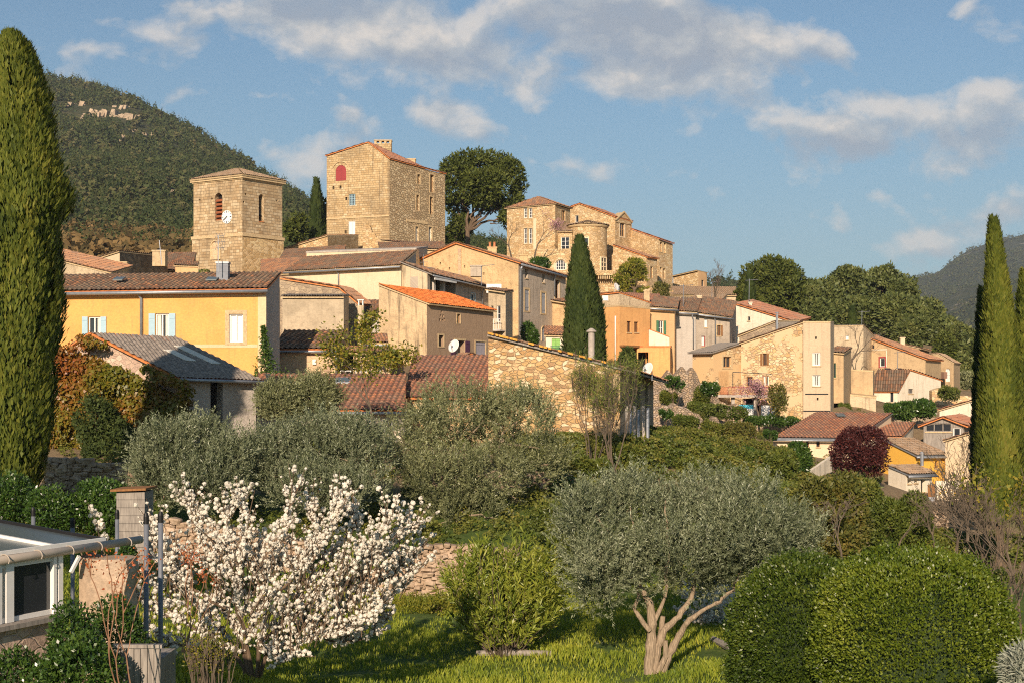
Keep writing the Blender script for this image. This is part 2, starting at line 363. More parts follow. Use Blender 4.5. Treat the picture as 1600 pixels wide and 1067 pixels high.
class House:
    def __init__(s,name,label,cat,A,B,Cc,base,wall,group=None,D4=None,walls2=None):
        s.a,s.b,s.c=[at(*p) for p in (A,B,Cc)]
        s.d=at(*D4) if D4 else s.a+s.c-s.b
        s.P=[s.a,s.b,s.c,s.d]; s.zb=zrow(base,B[2]); s.wall=wall; s.w2=walls2
        ctr=sum(s.P,Vector())/4; s.root=empty(name,(ctr.x,ctr.y,s.zb),label,cat,group)
        for p in s.P: CTRL.append((p.x,p.y,s.zb))
        s.open={0:[],1:[],2:[],3:[]}; s.tops={i:[] for i in range(4)}; s.D=B[2]
        s.todo=[]
    def edge(s,i):
        p=s.P[i]; q=s.P[(i+1)%4]; d=Vector((q.x-p.x,q.y-p.y,0)); L=d.length; d/=L
        return p,d,L,Vector((d.y,-d.x,0))
    def uv(s,i,px,py):
        p,d,L,n=s.edge(i); k=(px-800)/F; t=(k*p.y-p.x)/(d.x-k*d.y); D=p.y+t*d.y
        return t,zrow(py,D)
    def pt(s,i,t,z,out=0):
        p,d,L,n=s.edge(i); q=p+d*t+n*out; return Vector((q.x,q.y,z))
    # ---- roofs
    def roof(s,kind,mat,peak=None,over=(.3,.15),deck='stone_trim',w=.22,drop=0,l=.42,name='roof',flat=False,amp=.085,thick=.08):
        import zlib; mb=MB(); e,vg=over; a,b,c,d=s.P; sd=zlib.crc32(s.root.name.encode())%97
        def quad(p0,p1,p2,p3):
            U=(p1-p0).normalized(); W=((p3-p0)-U*(p3-p0).dot(U)).normalized(); lift=Vector((0,0,.02))
            tile_plane(mb,[p0-U*vg-W*e+lift,p1+U*vg-W*e+lift,p2+U*vg+lift,p3-U*vg+lift],w=w,l=l,seed=sd,flat=flat,amp=amp,thick=thick)
        if kind=='mono':          # eave on whichever edge is lower
            if abs(a.z-b.z)<=abs(b.z-c.z)+1e-6 and b.z<c.z: quad(a,b,c,d)
            elif b.z<=a.z: quad(b,c,d,a)
            else: quad(d,a,b,c)
        elif kind=='gableAB':
            t,z=s.uv(0,*peak); s.tops[0]=[(t,z)]; p,dd,L,n=s.edge(0); r1=s.pt(0,t,z); r2=r1+(c-b); r2.z=z+(c.z-b.z)
            s.tops[2]=[(s.edge(2)[2]*(1-t/L),r2.z)]
            if drop:
                r2.z-=drop; up=Vector((0,0,.04)); dd=Vector((d.x,d.y,d.z-drop*0)); o1=(b-a).normalized()*e; f1=(a-d).normalized()*vg
                tile_plane(mb,[b+o1+f1+up,c+o1-f1+up,r2-f1+up],w=w,seed=sd,thick=thick); tile_plane(mb,[b+o1+f1+up,r2-f1+up,r1+f1+up],w=w,seed=sd+1,thick=thick); tile_plane(mb,[dd-o1-f1+up,a-o1+f1+up,r1+f1+up],w=w,seed=sd+2,thick=thick); tile_plane(mb,[dd-o1-f1+up,r1+f1+up,r2-f1+up],w=w,seed=sd+3,thick=thick)
                s.tops[2]=[(s.edge(2)[2]*(1-t/L),r2.z)]
            else: quad(b,c,r2,r1); quad(d,a,r1,r2)
        elif kind=='gableBC':
            t,z=s.uv(1,*peak); s.tops[1]=[(t,z)]; p,dd,L,n=s.edge(1); r1=s.pt(1,t,z); r2=r1+(a-b); r2.z=z
            s.tops[3]=[(s.edge(3)[2]*(1-t/L),z)]
            quad(a,b,r1,r2); quad(c,d,r2,r1)
        elif kind=='hip':
            ctr=(a+b+c+d)/4; ap=at(peak[0],peak[1],ctr.y); ap=Vector((ctr.x,ctr.y,ap.z))
            q=[p+(Vector((p.x-ctr.x,p.y-ctr.y,0)).normalized()*e) for p in s.P]
            zz=sum(p.z for p in s.P)/4+.02
            for x in q: x.z=zz
            for i in range(4): tile_plane(mb,[q[i],q[(i+1)%4],ap],w=w,seed=sd+i,amp=amp,thick=thick)
        elif kind=='flat':
            q=[p+(Vector((p.x-(a+c).x/2,p.y-(a+c).y/2,0)).normalized()*e) for p in s.P]
            lo=[x+Vector((0,0,.01)) for x in q]; hi=[x+Vector((0,0,.14)) for x in q]
            mb.face(hi);mb.face(lo[::-1])
            for i in range(4): j=(i+1)%4; mb.face([lo[i],lo[j],hi[j],hi[i]])
            return s.note(mb.build(name,M[mat],s.root))
        o=mb.build(name,[M[mat],M[deck]],s.root); return s.note(o)
    def note(s,o): s.roofobj=o; return o
    # ---- openings
    def win(s,i,x0,y0,x1,y1,frame='white_paint',nx=2,ny=2,pane='glass',depth=.16,arch=False,surround=None,sw=.14,shut=None,shmat='blue_sh',sill=True,name='window',curtain=False,label=None,minw=0):
        t0,_=s.uv(i,x0,y0); t1,_=s.uv(i,x1,y0); tc,z1=s.uv(i,(x0+x1)/2,y0); _,z0=s.uv(i,(x0+x1)/2,y1)
        if minw and t1-t0<minw: t0,t1=tc-minw/2,tc+minw/2
        L=s.edge(i)[2]; t0=max(t0,.08); t1=min(t1,L-.08)
        h=[(t0,z0),(t1,z0),(t1,z1),(t0,z1)]
        if arch:
            r=(t1-t0)/2; zz=z1-r; h=[(t0,z0),(t1,z0)]+[((t0+t1)/2+r*math.cos(a),zz+r*math.sin(a)) for a in [math.pi*k/8 for k in range(9)]]
        s.open[i].append((h,depth if shut!='closed' else .07))
        s.todo.append((i,t0,t1,z0,z1,h,dict(frame=frame,nx=nx,ny=ny,pane=pane,depth=depth,arch=arch,surround=surround,sw=sw,shut=shut,shmat=shmat,sill=sill,name=name,curtain=curtain,label=label)))
    def _mk(s,i,t0,t1,z0,z1,h,o):
        P=lambda t,z,out=0: s.pt(i,t,z,out); n=s.edge(i)[3]; d=s.edge(i)[1]; Z=Vector((0,0,1)); w=t1-t0; hh=z1-z0
        dp=o['depth']
        if o['shut']=='closed':
            for k in range(2):
                mb=MB(); a=t0+.02+k*(w/2-.01); ww=w/2-.03
                nb=4
                for j in range(nb): mb.box(P(a+ww*j/nb+.004,z0+.02,-.06),d*(ww/nb-.008),n*.03,Z*(hh-.04 if not o['arch'] else hh-.04-(w*.5)*(1-math.sqrt(max(0,1-((a+ww*(j+.5)/nb-(t0+t1)/2)/(w/2))**2)))))
                for zz in (.15,.8): mb.box(P(a,z0+hh*zz*(.85 if o['arch'] else 1),-.03),d*ww,n*.02,Z*.09)
                x=mb.build('shutter',M[o['shmat']],s.root)
                if o['label']: x['label']=o['label']
        else:
            mb=MB(); fw=min(.07,w*.13); b=-dp+.02
            if o['frame'] and o['nx']:
                if not o['arch']:
                    mb.box(P(t0,z0,b),d*fw,n*.06,Z*hh); mb.box(P(t1-fw,z0,b),d*fw,n*.06,Z*hh)
                    mb.box(P(t0+fw,z0,b),d*(w-2*fw),n*.06,Z*fw); mb.box(P(t0+fw,z1-fw,b),d*(w-2*fw),n*.06,Z*fw)
                else:
                    mb.box(P(t0,z0,b),d*fw,n*.06,Z*(hh-w/2)); mb.box(P(t1-fw,z0,b),d*fw,n*.06,Z*(hh-w/2)); mb.box(P(t0+fw,z0,b),d*(w-2*fw),n*.06,Z*fw)
                    for k in range(2,len(h)-1): mb.bar(P(h[k][0],h[k][1],b+.03),P(h[k+1][0],h[k+1][1],b+.03),fw*1.6,.06)
                for k in range(1,o['nx']): t=t0+w*k/o['nx']; mb.box(P(t-fw*.45,z0+fw,b+.004),d*fw*.9,n*.05,Z*(hh-2*fw))
                for k in range(1,o['ny']): z=z0+hh*k/o['ny']; mb.box(P(t0+fw,z-fw*.25,b+.008),d*(w-2*fw),n*.03,Z*fw*.5)
                wo=mb.build(o['name'],M[o['frame']],s.root)
                pb=MB(); pb.face([P(t,z,-dp+.012) for t,z in h]); pb.build('pane',M[o['pane']],wo)
                if o['curtain']:
                    cb=MB(); 
                    for lo,hi in ((t0+fw,t0+w*.40),(t1-w*.3,t1-fw))[1 if o['curtain']=='right' else 0:]:
                        cb.face([P(lo,z0+fw,-dp+.018),P(hi,z0+fw,-dp+.018),P(hi-.02,z1-fw,-dp+.018),P(lo,z1-fw,-dp+.018)])
                    cb.build('curtain',M['curtain'],wo)
            else:
                pb=MB(); pb.face([P(t,z,-dp+.01) for t,z in h]); wo=pb.build(o['name'],M[o['pane']],s.root)
            if o['label']: wo['label']=o['label']
            if o['shut'] in('open','left','right'):
                sw=w*.46
                for k,a in enumerate((t0-sw-.02,t1+.02)):
                    if (o['shut']=='left' and k==1) or (o['shut']=='right' and k==0): continue
                    sb=MB(); sb.box(P(a,z0,.02),d*sw,n*.035,Z*hh)
                    for zz in (.12,.82): sb.box(P(a+.03,z0+hh*zz,.0555),d*(sw-.06),n*.012,Z*.07)
                    sb.build('shutter',M[o['shmat']],wo)
            if o['shut']=='ajar':   # shutters standing out from the wall
                sw=w*.46
                for k,a in enumerate((t0-.03,t1+.0)):
                    sb=MB(); v=(n*.8+d*(-.6 if k==0 else .6)).normalized(); sb.box(P(a,z0,.02),v*sw,d*.035,Z*hh); sb.build('shutter',M[o['shmat']],wo)
        if o['surround']:
            sb=MB(); w2=o['sw']
            if o['arch']:
                q=[(t0-w2/2,z0)]+[((t0+t1)/2+(w/2+w2/2)*math.cos(a),z1-w/2+(w/2+w2/2)*math.sin(a)) for a in [math.pi*(1-k/10) for k in range(11)]]+[(t1+w2/2,z0)]
                for k in range(len(q)-1): sb.bar(P(*q[k],.0),P(*q[k+1],.0),w2,.06)
            else:
                sb.box(P(t0-w2,z0-w2*.7,-.02),d*(w2-.003),n*.05,Z*(hh+w2*1.7)); sb.box(P(t1+.003,z0-w2*.7,-.02),d*(w2-.003),n*.05,Z*(hh+w2*1.7))
                sb.box(P(t0,z1+.003,-.02),d*w,n*.05,Z*w2); sb.box(P(t0,z0-w2*.7,-.02),d*w,n*.05,Z*(w2*.7-.003))
            sb.build('window_surround',M[o['surround']],s.root)
        elif o['sill'] and not o['arch'] and s.D<140:
            sb=MB(); sb.box(P(t0-.05,z0-.08,-.03),d*(w+.1),n*.09,Z*.075); sb.build('sill',M['stone_trim'],s.root)
    def band(s,i,x0,y0,x1,y1,mat,out=.012,name='trim_band'):
        t0,z1=s.uv(i,x0,y0); t1,_=s.uv(i,x1,y0); _,z0=s.uv(i,(x0+x1)/2,y1); _,z1=s.uv(i,(x0+x1)/2,y0)
        p,d,L,n=s.edge(i); t0=max(t0,.0); t1=min(t1,L)
        mb=MB(); P=[s.pt(i,t0,z0,out),s.pt(i,t1,z0,out),s.pt(i,t1,z1,out),s.pt(i,t0,z1,out)]
        mb.box(s.pt(i,t0,z0,.001),d*(t1-t0),n*out,Vector((0,0,z1-z0))); return mb.build(name,M[mat],s.root)
    def pipe(s,i,px,y0,y1,mat='zinc',r=.05,hook=True,name='downpipe'):
        t,z1=s.uv(i,px,y0); _,z0=s.uv(i,px,y1); mb=MB()
        pts=[s.pt(i,t,z0,.09),s.pt(i,t,z1-.4,.09)]+([s.pt(i,t-.12,z1-.18,.2),s.pt(i,t-.14,z1,.3)] if hook else [s.pt(i,t,z1,.09)])
        mb.tube(pts,r,8); return mb.build(name,M[mat],s.root,smooth=True)
    def gutter(s,i,over=.3,drop=.02,mat='zinc',r=.075,ext=.15):
        p,d,L,n=s.edge(i); q=s.P[(i+1)%4]; mb=MB()
        a=p+n*(over*.95+r)-d*ext; b=q+n*(over*.95+r)+d*ext; k=drop+over*.28
        a=Vector((a.x,a.y,p.z-k)); b=Vector((b.x,b.y,q.z-k)); mb.tube([a,b],r,8); return mb.build('gutter',M[mat],s.root,smooth=True)
    def chimney(s,x0,y0,x1,y1,D,mat='beige_old',pots=0,cap=True,dep=None,name='chimney',open_top=False):
        a=at(x0,y1,D); b=at(x1,y1,D); z1=zrow(y0,D); w=b.x-a.x; dep=dep or w*.8; mb=MB(); h=z1-a.z
        mb.box(a+Vector((0,0,-.6)),(w,0,0),(0,dep,0),(0,0,h+.6-(.0 if not cap else .1)))
        if cap: mb.box(a+Vector((-.05,-.05,h-.0999)),(w+.1,0,0),(0,dep+.1,0),(0,0,.1))
        o=mb.build(name,M[mat],s.root)
        for k in range(pots):
            pb=MB(); pb.lathe((a.x+w*(k+.5)/pots,a.y+dep/2,a.z+h),[(.0,0),(.11,0),(.09,.35),(.12,.36),(.12,.42),(.0,.42)],10); pb.build('chimney_pot',M['terracotta'],o)
        return o
    def build(s,wallname='wall'):
        mb=MB()
        for i in range(4):
            p,d,L,n=s.edge(i); q=s.P[(i+1)%4]; zb=s.zb-1.2
            outer=[(0,zb),(L,zb),(L,q.z)]+sorted(s.tops[i],reverse=True)+[(0,p.z)]
            loops=[outer]+[h for h,dp in s.open[i]]
            flat=[x for l in loops for x in l]
            tris=tessellate_polygon([[Vector((x,y,0)) for x,y in l] for l in loops])
            mi=0 if not s.w2 else (0 if i==0 else 1)
            for tr in tris:
                a,b,c=[flat[k] for k in tr]
                if (b[0]-a[0])*(c[1]-a[1])-(b[1]-a[1])*(c[0]-a[0])<0: b,c=c,b
                mb.face([s.pt(i,*x) for x in (a,b,c)],[(x[0]+i*13.7,x[1]) for x in (a,b,c)],mi)
            for h,dp in s.open[i]:
                for k in range(len(h)):
                    a,b=h[k],h[(k+1)%len(h)]
                    mb.face([s.pt(i,*b),s.pt(i,*a),s.pt(i,*a,-dp),s.pt(i,*b,-dp)],[(a[0],a[1]),(b[0],b[1]),(b[0],b[1]+dp),(a[0],a[1]+dp)],mi)
        o=mb.build(wallname,[M[s.wall]]+([M[s.w2]] if s.w2 else []),s.root,weld=True)
        for t in s.todo: s._mk(*t)
        return s
def block(name,label,cat,A,B,Cc,base,wall,roof=None,kind='mono',peak=None,**kw):
    h=House(name,label,cat,A,B,Cc,base,wall,kw.pop('group',None),walls2=kw.pop('w2',None))
    if roof: h.roof(kind,roof,peak,**kw)
    return h
# ================================================================ the village
# --- yellow house
h=House('yellow_house','long yellow rendered house with pale blue shutters, tile roof and zinc gutter','house',(58,457.5,73.3),(416,452.5,73),(437,428,77.8),592,'yellow',walls2='rough_grey')
h.roof('mono','r_brown',over=(.35,.12),deck='edge_orange',w=.25,amp=.07)
h.win(0,138,495,157,531,nx=2,ny=1,shut='open',curtain='right')
h.win(0,243,490,264,537,nx=2,ny=1,shut='open',curtain=True)
h.win(0,358,491,380,535,nx=2,ny=1,pane='white_paint',surround='stone_trim',sw=.2,label='tall white shuttered window with two small top panes in a stone surround',sill=False)
h.band(0,58,459.5,402.5,464,'yellow_trim'); h.band(0,403,454.5,416,585,'yellow_trim'); h.band(0,280,538,402.5,543,'yellow_trim')
h.pipe(0,221.5,455,560,r=.075); h.gutter(0,.35,r=.09)
h.build()
hy=h
t=h.root
mb=MB(); p=at(338,431,75.2); mb.box(p+Vector((0,0,-.3)),(.62,0,0),(0,.5,0),(0,0,.95)); 
for zz in (.22,.5): mb.box(p+Vector((-.012,-.012,zz)),(.644,0,0),(0,.52,0),(0,0,.05))
o=mb.build('chimney',M['steel'],t); mb=MB(); mb.box(p+Vector((-.04,-.04,.651)),(.7,0,0),(0,.58,0),(0,0,.09)); mb.build('chimney_cap',M['zinc'],o)
a=at(341,412,74.6); r=empty('antenna',(a.x,a.y,a.z-.4),'tall metal television antenna strapped to the chimney of the yellow house','antenna')
mb=MB(); mb.tube([a+Vector((0,0,-.45)),a+Vector((0,0,1.5))],.022,6); mb.build('mast',M['zinc'],r)
for zz,w in ((1.42,.3),(1.1,.34),(.8,.3)):
    mb=MB(); mb.tube([a+Vector((-w*.4,0,zz)),a+Vector((w,.1,zz+.06))],.012,5)
    for k in range(6): x=-w*.4+w*1.4*k/5; mb.tube([a+Vector((x,-.16,zz+.02-.14)),a+Vector((x,.16,zz+.04+.14))],.009,4)
    mb.build('aerial',M['zinc'],r)
mb=MB()
for q in (( 322,440,328.5),(177,439,189)):
    pass
for x0,x1,rw,D in ((321,338,442,74.6),(176,191,442,74.6)):
    f=(D-73)/4.6; z=5.5+f*1.2+.17; a=at(x0,0,D); b=at(x1,0,D); mb=MB(); mb.box((a.x,D,z),(b.x-a.x,0,0),(0,.7,.19),(0,0,.07)); mb.build('roof_light',M['glass_roof'],t)
# --- ivy covered outbuilding
h=House('outbuilding','grey roofed outbuilding smothered in red and green creeper','outbuilding',(36,592,60.8),(280,588,58),(400,592,60.0),700,'pink_rubble',walls2='rough_grey')
h.roof('gableAB','r_grey',(146,523.5),over=(.4,.2),deck='edge_orange',w=.17,amp=.045,l=3.2)
h.win(1,329,594,348,690,frame=None,pane='dark_int',depth=.6,sill=False,name='doorway')
h.gutter(1,.4,r=.07); h.build()
mb=MB()
for (x0,r0,D0),(x1,r1,D1) in (((258,541,61.3),(318,568,61.0)),((228,543,60.6),(266,562,60.2))):
    pass
for k,(u,v0,v1) in enumerate(((.72,.28,.72),(.45,.33,.6))):     # translucent sheets let into the roof
    b,c=h.b,h.c; tt,z=h.uv(0,146,523.5); r1=h.pt(0,tt,z); r2=r1+(c-b); nn=(c-b).cross(r1-b).normalized(); nn=nn if nn.z>0 else -nn
    g=lambda u,v:(b+(c-b)*u)*(1-v)+(r1+(r2-r1)*u)*v+nn*.17
    mb=MB(); q=[g(u,v0),g(u+.13,v0),g(u+.13,v1),g(u,v1)]; mb.face(q); mb.face([x-nn*.03 for x in q][::-1])
    for i in range(4): j=(i+1)%4; mb.face([q[i]-nn*.03,q[j]-nn*.03,q[j],q[i]])
    mb.build('roof_light',M['curtain'],h.root)
mb=MB(); p=at(115,610,59.3); mb.box(p,(.34,0,0),(0,.5,0),(0,0,1.05)); mb.box(p+Vector((-.05,-.05,1.051)),(.44,0,0),(0,.6,0),(0,0,.08)); mb.build('vent_stack',M['conc'],h.root)
# --- far left houses behind the yellow house
h=block('village_house','orange roofed house half hidden behind the big left cypress','house',(48,398,101),(168,427.5,97),(200,418,104),470,'pale_old','r_oldorange',over=(.3,.2)); h.build()
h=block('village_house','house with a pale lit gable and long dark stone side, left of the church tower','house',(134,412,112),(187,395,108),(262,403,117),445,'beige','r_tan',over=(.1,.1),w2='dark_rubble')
h.chimney(185,409,198,440,106.5,'stone_trim'); h.chimney(238,391,258,404,112,'beige_old'); h.build()
a=at(253,402,110); r=empty('antenna',tuple(a),'thin slanted white mast on the dark stone house left of the church','antenna'); mb=MB(); mb.tube([a+Vector((0,0,-.6)),a+Vector((-.2,0,1.3))],.03,6); mb.build('mast',M['zinc'],r)
mb=MB(); mb.tube([a+Vector((-.35,0,.55)),a+Vector((.1,.1,.6))],.02,5); mb.build('aerial',M['zinc'],r)
h=block('village_house','low brown tiled house tucked against the left side of the church tower','house',(252,424,120),(300,424,119),(306,397,126),455,'tan_rubble','r_brown',over=(.2,.1)); h.build()
h=block('village_house','pale plastered block with a small roof below the church tower','house',(274,417,116.5),(309,418,116),(309,412,119),450,'peach','r_brown',over=(.1,.1)); h.build()
# --- church tower
h=House('church_tower','square ashlar church bell tower with a round white clock','church tower',(302.5,284,143.3),(378.6,276,140),(441,286,144.2),432,'ashlar',walls2='ashlar_tower2')
for p_ in h.P: p_.z=h.b.z
h.w2='ashlar'
h.roof('hip','r_tan',(373,265.7),over=(.38,0),deck='stone_trim',w=.26,thick=.14)
mb=MB(); ctr=(h.a+h.c)/2
for k,(ex,z0,z1) in enumerate(((.26,-.16,-.03),(.10,-.27,-.162))):
    c2=Vector((ctr.x,ctr.y,0)); q=[Vector((v.x,v.y,0))+(Vector((v.x,v.y,0))-c2).normalized()*ex*1.4 for v in h.P]
    for i in range(4):
        j=(i+1)%4; A_,B_=q[i],q[j]; zt=h.b.z
        mb.face([A_+Vector((0,0,zt+z0)),B_+Vector((0,0,zt+z0)),B_+Vector((0,0,zt+z1)),A_+Vector((0,0,zt+z1))])
    mb.face([v+Vector((0,0,zt+z1)) for v in q]); mb.face([v+Vector((0,0,zt+z0)) for v in q][::-1])
mb.build('cornice',M['stone_trim'],h.root)
zc=zrow(368,140.5); mb=MB(); q=[Vector((p.x,p.y,0))+(Vector((p.x-ctr.x,p.y-ctr.y,0)).normalized()*.27) for p in h.P]
zz=zc-.14
for i in range(4): j=(i+1)%4; mb.face([q[i]+Vector((0,0,zz)),q[j]+Vector((0,0,zz)),q[j]+Vector((0,0,zz+.3)),q[i]+Vector((0,0,zz+.3))])
mb.face([v+Vector((0,0,zz+.3)) for v in q]); mb.face([v+Vector((0,0,zz)) for v in q][::-1]); mb.build('string_course',M['stone_trim'],h.root)
# lower, slightly wider stage
q=[Vector((p.x,p.y,0))+(Vector((p.x-ctr.x,p.y-ctr.y,0)).normalized()*.14) for p in h.P]; mb=MB(); 
for i in range(4):
    j=(i+1)%4; L=(q[j]-q[i]).length; zb=h.zb-1.2
    mb.face([q[i]+Vector((0,0,zb)),q[j]+Vector((0,0,zb)),q[j]+Vector((0,0,zz)),q[i]+Vector((0,0,zz))],[(i*9,zb),(i*9+L,zb),(i*9+L,zz),(i*9,zz)],0 if i!=1 else 1)
mb.build('lower_stage',[M['ashlar'],M['ashlar_tower2']],h.root)
h.win(0,335.5,302,347.5,345,frame=None,pane='dark_int',depth=.55,arch=True,name='belfry_opening')
h.win(1,404.5,304,412.5,348,frame=None,pane='dark_int',depth=.75,arch=True,name='belfry_opening')
for (i,x,y) in ((0,312,313),(0,331,311),(1,384,304),(1,433,314),(0,358,347),(1,381,316)):
    h.win(i,x-1.3,y-1.5,x+1.3,y+1.5,frame=None,pane='dark_int',depth=.3,name='putlog_hole',sill=False)
h.build()
ht=h
mb=MB(); t0,z1=h.uv(0,335.5,304); t1,z0=h.uv(0,347.5,345); d_,n_=h.edge(0)[1],h.edge(0)[3]
for k in range(6): z=z0+.12+(z1-z0-.7)*k/5; mb.box(h.pt(0,t0+.03,z,-.3),d_*(t1-t0-.06),n_*.2+Vector((0,0,-.17)),Vector((0,0,.1)))
mb.build('louvre',M['louver'],h.root)
t0,z1=h.uv(1,404.5,304); t1,z0=h.uv(1,412.5,348); mb=MB(); mb.lathe(h.pt(1,(t0+t1)/2,z0+.7,-.45),[(0,.75),(.12,.74),(.18,.45),(.24,.15),(.3,0),(.27,0),(0,.1)],16); mb.build('bell',M['iron'],h.root,smooth=True)
mb=MB(); mb.box(h.pt(1,t0,z0+.001,-.2),h.edge(1)[1]*(t1-t0),h.edge(1)[3]*.25,Vector((0,0,.07))); mb.build('sill',M['edge_orange'],h.root)
# blind niche low on the tower and its slit
tc,zq=h.uv(0,338.5,391); nb=MB(); w_=.55; zb_=zrow(405,141); zt_=zrow(384,141)
q=[(tc-w_,zb_),(tc+w_,zb_)]+[(tc+w_*math.cos(math.pi*k/8),zt_+w_*math.sin(math.pi*k/8)) for k in range(9)]
nb.face([h.pt(0,a,b,.16) for a,b in q],[(a,b) for a,b in q]); 
nb.build('niche',M['cell_stone'],h.root)
sb=MB()
for k in range(1,len(q)): sb.bar(h.pt(0,*q[k],.17),h.pt(0,*q[(k+1)%len(q)],.17),.2,.12)
sb.build('niche_surround',M['stone_trim'],h.root)
tc,zc=h.uv(0,354.8,339.6); co=empty('clock',tuple(h.pt(0,tc,zc,.04)),'round white clock with black hands on the church tower','clock')
n_=h.edge(0)[3]; d_=h.edge(0)[1]; Z=Vector((0,0,1)); cc=h.pt(0,tc,zc,.06); r_=.66
mb=MB(); ring=[cc+d_*r_*math.cos(a)+Z*r_*math.sin(a) for a in [2*math.pi*k/40 for k in range(40)]]
mb.face(ring); 
for k in range(40): a,b=ring[k],ring[(k+1)%40]; mb.face([a-n_*.06,b-n_*.06,b,a])
mb.build('dial',M['clockface'],co)
mb=MB()
for k in range(12):
    a=math.pi/2-2*math.pi*k/12; u=d_*math.cos(a)+Z*math.sin(a); v=u.cross(n_); ln=.12 if k%3 else .2
    mb.box(cc+u*(r_*.93-ln)-v*.03+n_*.004,u*ln,v*(.05 if k%3 else .075),n_*.012)
mb.build('hour_marks',M['black'],co)
for nm,hr,ln,w_ in (('hour_hand',7.65/12,.36,.09),('minute_hand',39/60,.56,.06)):
    a=math.pi/2-2*math.pi*hr; u=d_*math.cos(a)+Z*math.sin(a); v=u.cross(n_); mb=MB(); off=.022 if nm[0]=='h' else .036
    mb.box(cc-u*.1-v*w_/2+n_*off,u*(ln+.1),v*w_,n_*.012); mb.build(nm,M['black'],co)
# --- church nave roofs and neighbours
h=block('church_nave','stone nave gable rising behind the church tower','church',(442,391,150),(512,369.5,148),(560,369,156),415,'castle','r_oldorange',over=(.1,.15)); h.build()
h=block('village_house','low house with dark red roof joined to the right of the church tower','house',(437,413,131),(536,407,128),(540,386,137),435,'tan_rubble','r_brown',over=(.3,.1)); h.gutter(0,.3); h.build()
h=block('village_house','orange tiled lean-to at the foot of the church tower','house',(411,431,118),(478,428,116),(472,405,124),446,'pale_old','r_oldorange',over=(.2,.1))
h.build()
# --- chateau (tall house)
h=House('chateau','tall ashlar chateau with a red arched shutter and high gable','chateau',(510.5,245.5,163),(608.5,250,160),(695.5,273.4,167.5),396,'ashlar2',walls2='chateau_side')
t1,z1=h.uv(0,565,224.5); t2,z2=h.uv(0,583,224.5)
h.roof('gableAB','r_red',(576,224),over=(.12,.12),deck='edge_orange',w=.26,drop=1.25)
h.win(0,524.5,258.5,541,283,shut='closed',shmat='red_sh',arch=True,label='dark red arched double shutter')
h.win(0,545.5,303.5,555.5,321.5,frame='blue_sh',nx=4,ny=5,arch=False,depth=.2)
h.win(0,544.5,345.5,555,370.5,nx=2,ny=1,pane='white_paint',depth=.15,label='narrow white panelled window')
for x0,y0,x1,y1 in ((652,273,656.5,288),(672,273.5,678,301),(650.5,305,655,329.5),(671.5,308,676.5,335),(649,354.5,654,379),(669.5,355,675,384)): h.win(1,x0,y0,x1,y1,frame='tan_wood' if y0<350 else 'white_paint',nx=2,ny=2,depth=.3,surround='stone_trim',sw=.12,pane='glass')
for x,y in ((521,294),(532,293),(540,363),(541,311)): h.win(0,x-1.6,y-2.5,x+1.6,y+2.5,frame=None,pane='dark_int',depth=.25,name='putlog_hole',sill=False)
h.band(0,510.6,339,608.3,341.2,'stone_trim',.09,'string_course'); h.band(1,635,345,668,349,'stone_trim',.07,'string_course')
sbm=MB(); tcx,_=h.uv(0,532.7,270); _,zc=h.uv(0,532.7,268)
for k in range(9):
    a0,a1=math.pi*k/9,math.pi*(k+1)/9; sbm.bar(h.pt(0,tcx+1.12*math.cos(a0),zc+1.12*math.sin(a0)),h.pt(0,tcx+1.12*math.cos(a1),zc+1.12*math.sin(a1)),.22,.09)
sbm.build('relieving_arch',M['stone_trim'],h.root)
o=h.chimney(585,224.5,611.5,260,165,'ashlar2',dep=.9,cap=False)
mb=MB(); a=at(585,224.5,165); w_=at(611.5,0,165).x-a.x
for k in range(4): mb.box((a.x+k*(w_-.25)/3,165,a.z-.001),(.25,0,0),(0,.9,0),(0,0,.3))
mb.box((a.x-.06,164.94,a.z+.3),(w_+.12,0,0),(0,1.02,0),(0,0,.12)); mb.build('chimney_cap',M['stone_trim'],o)
h.chimney(630,248,649,270,168,'stone_trim',dep=1.); h.build()
hc=h
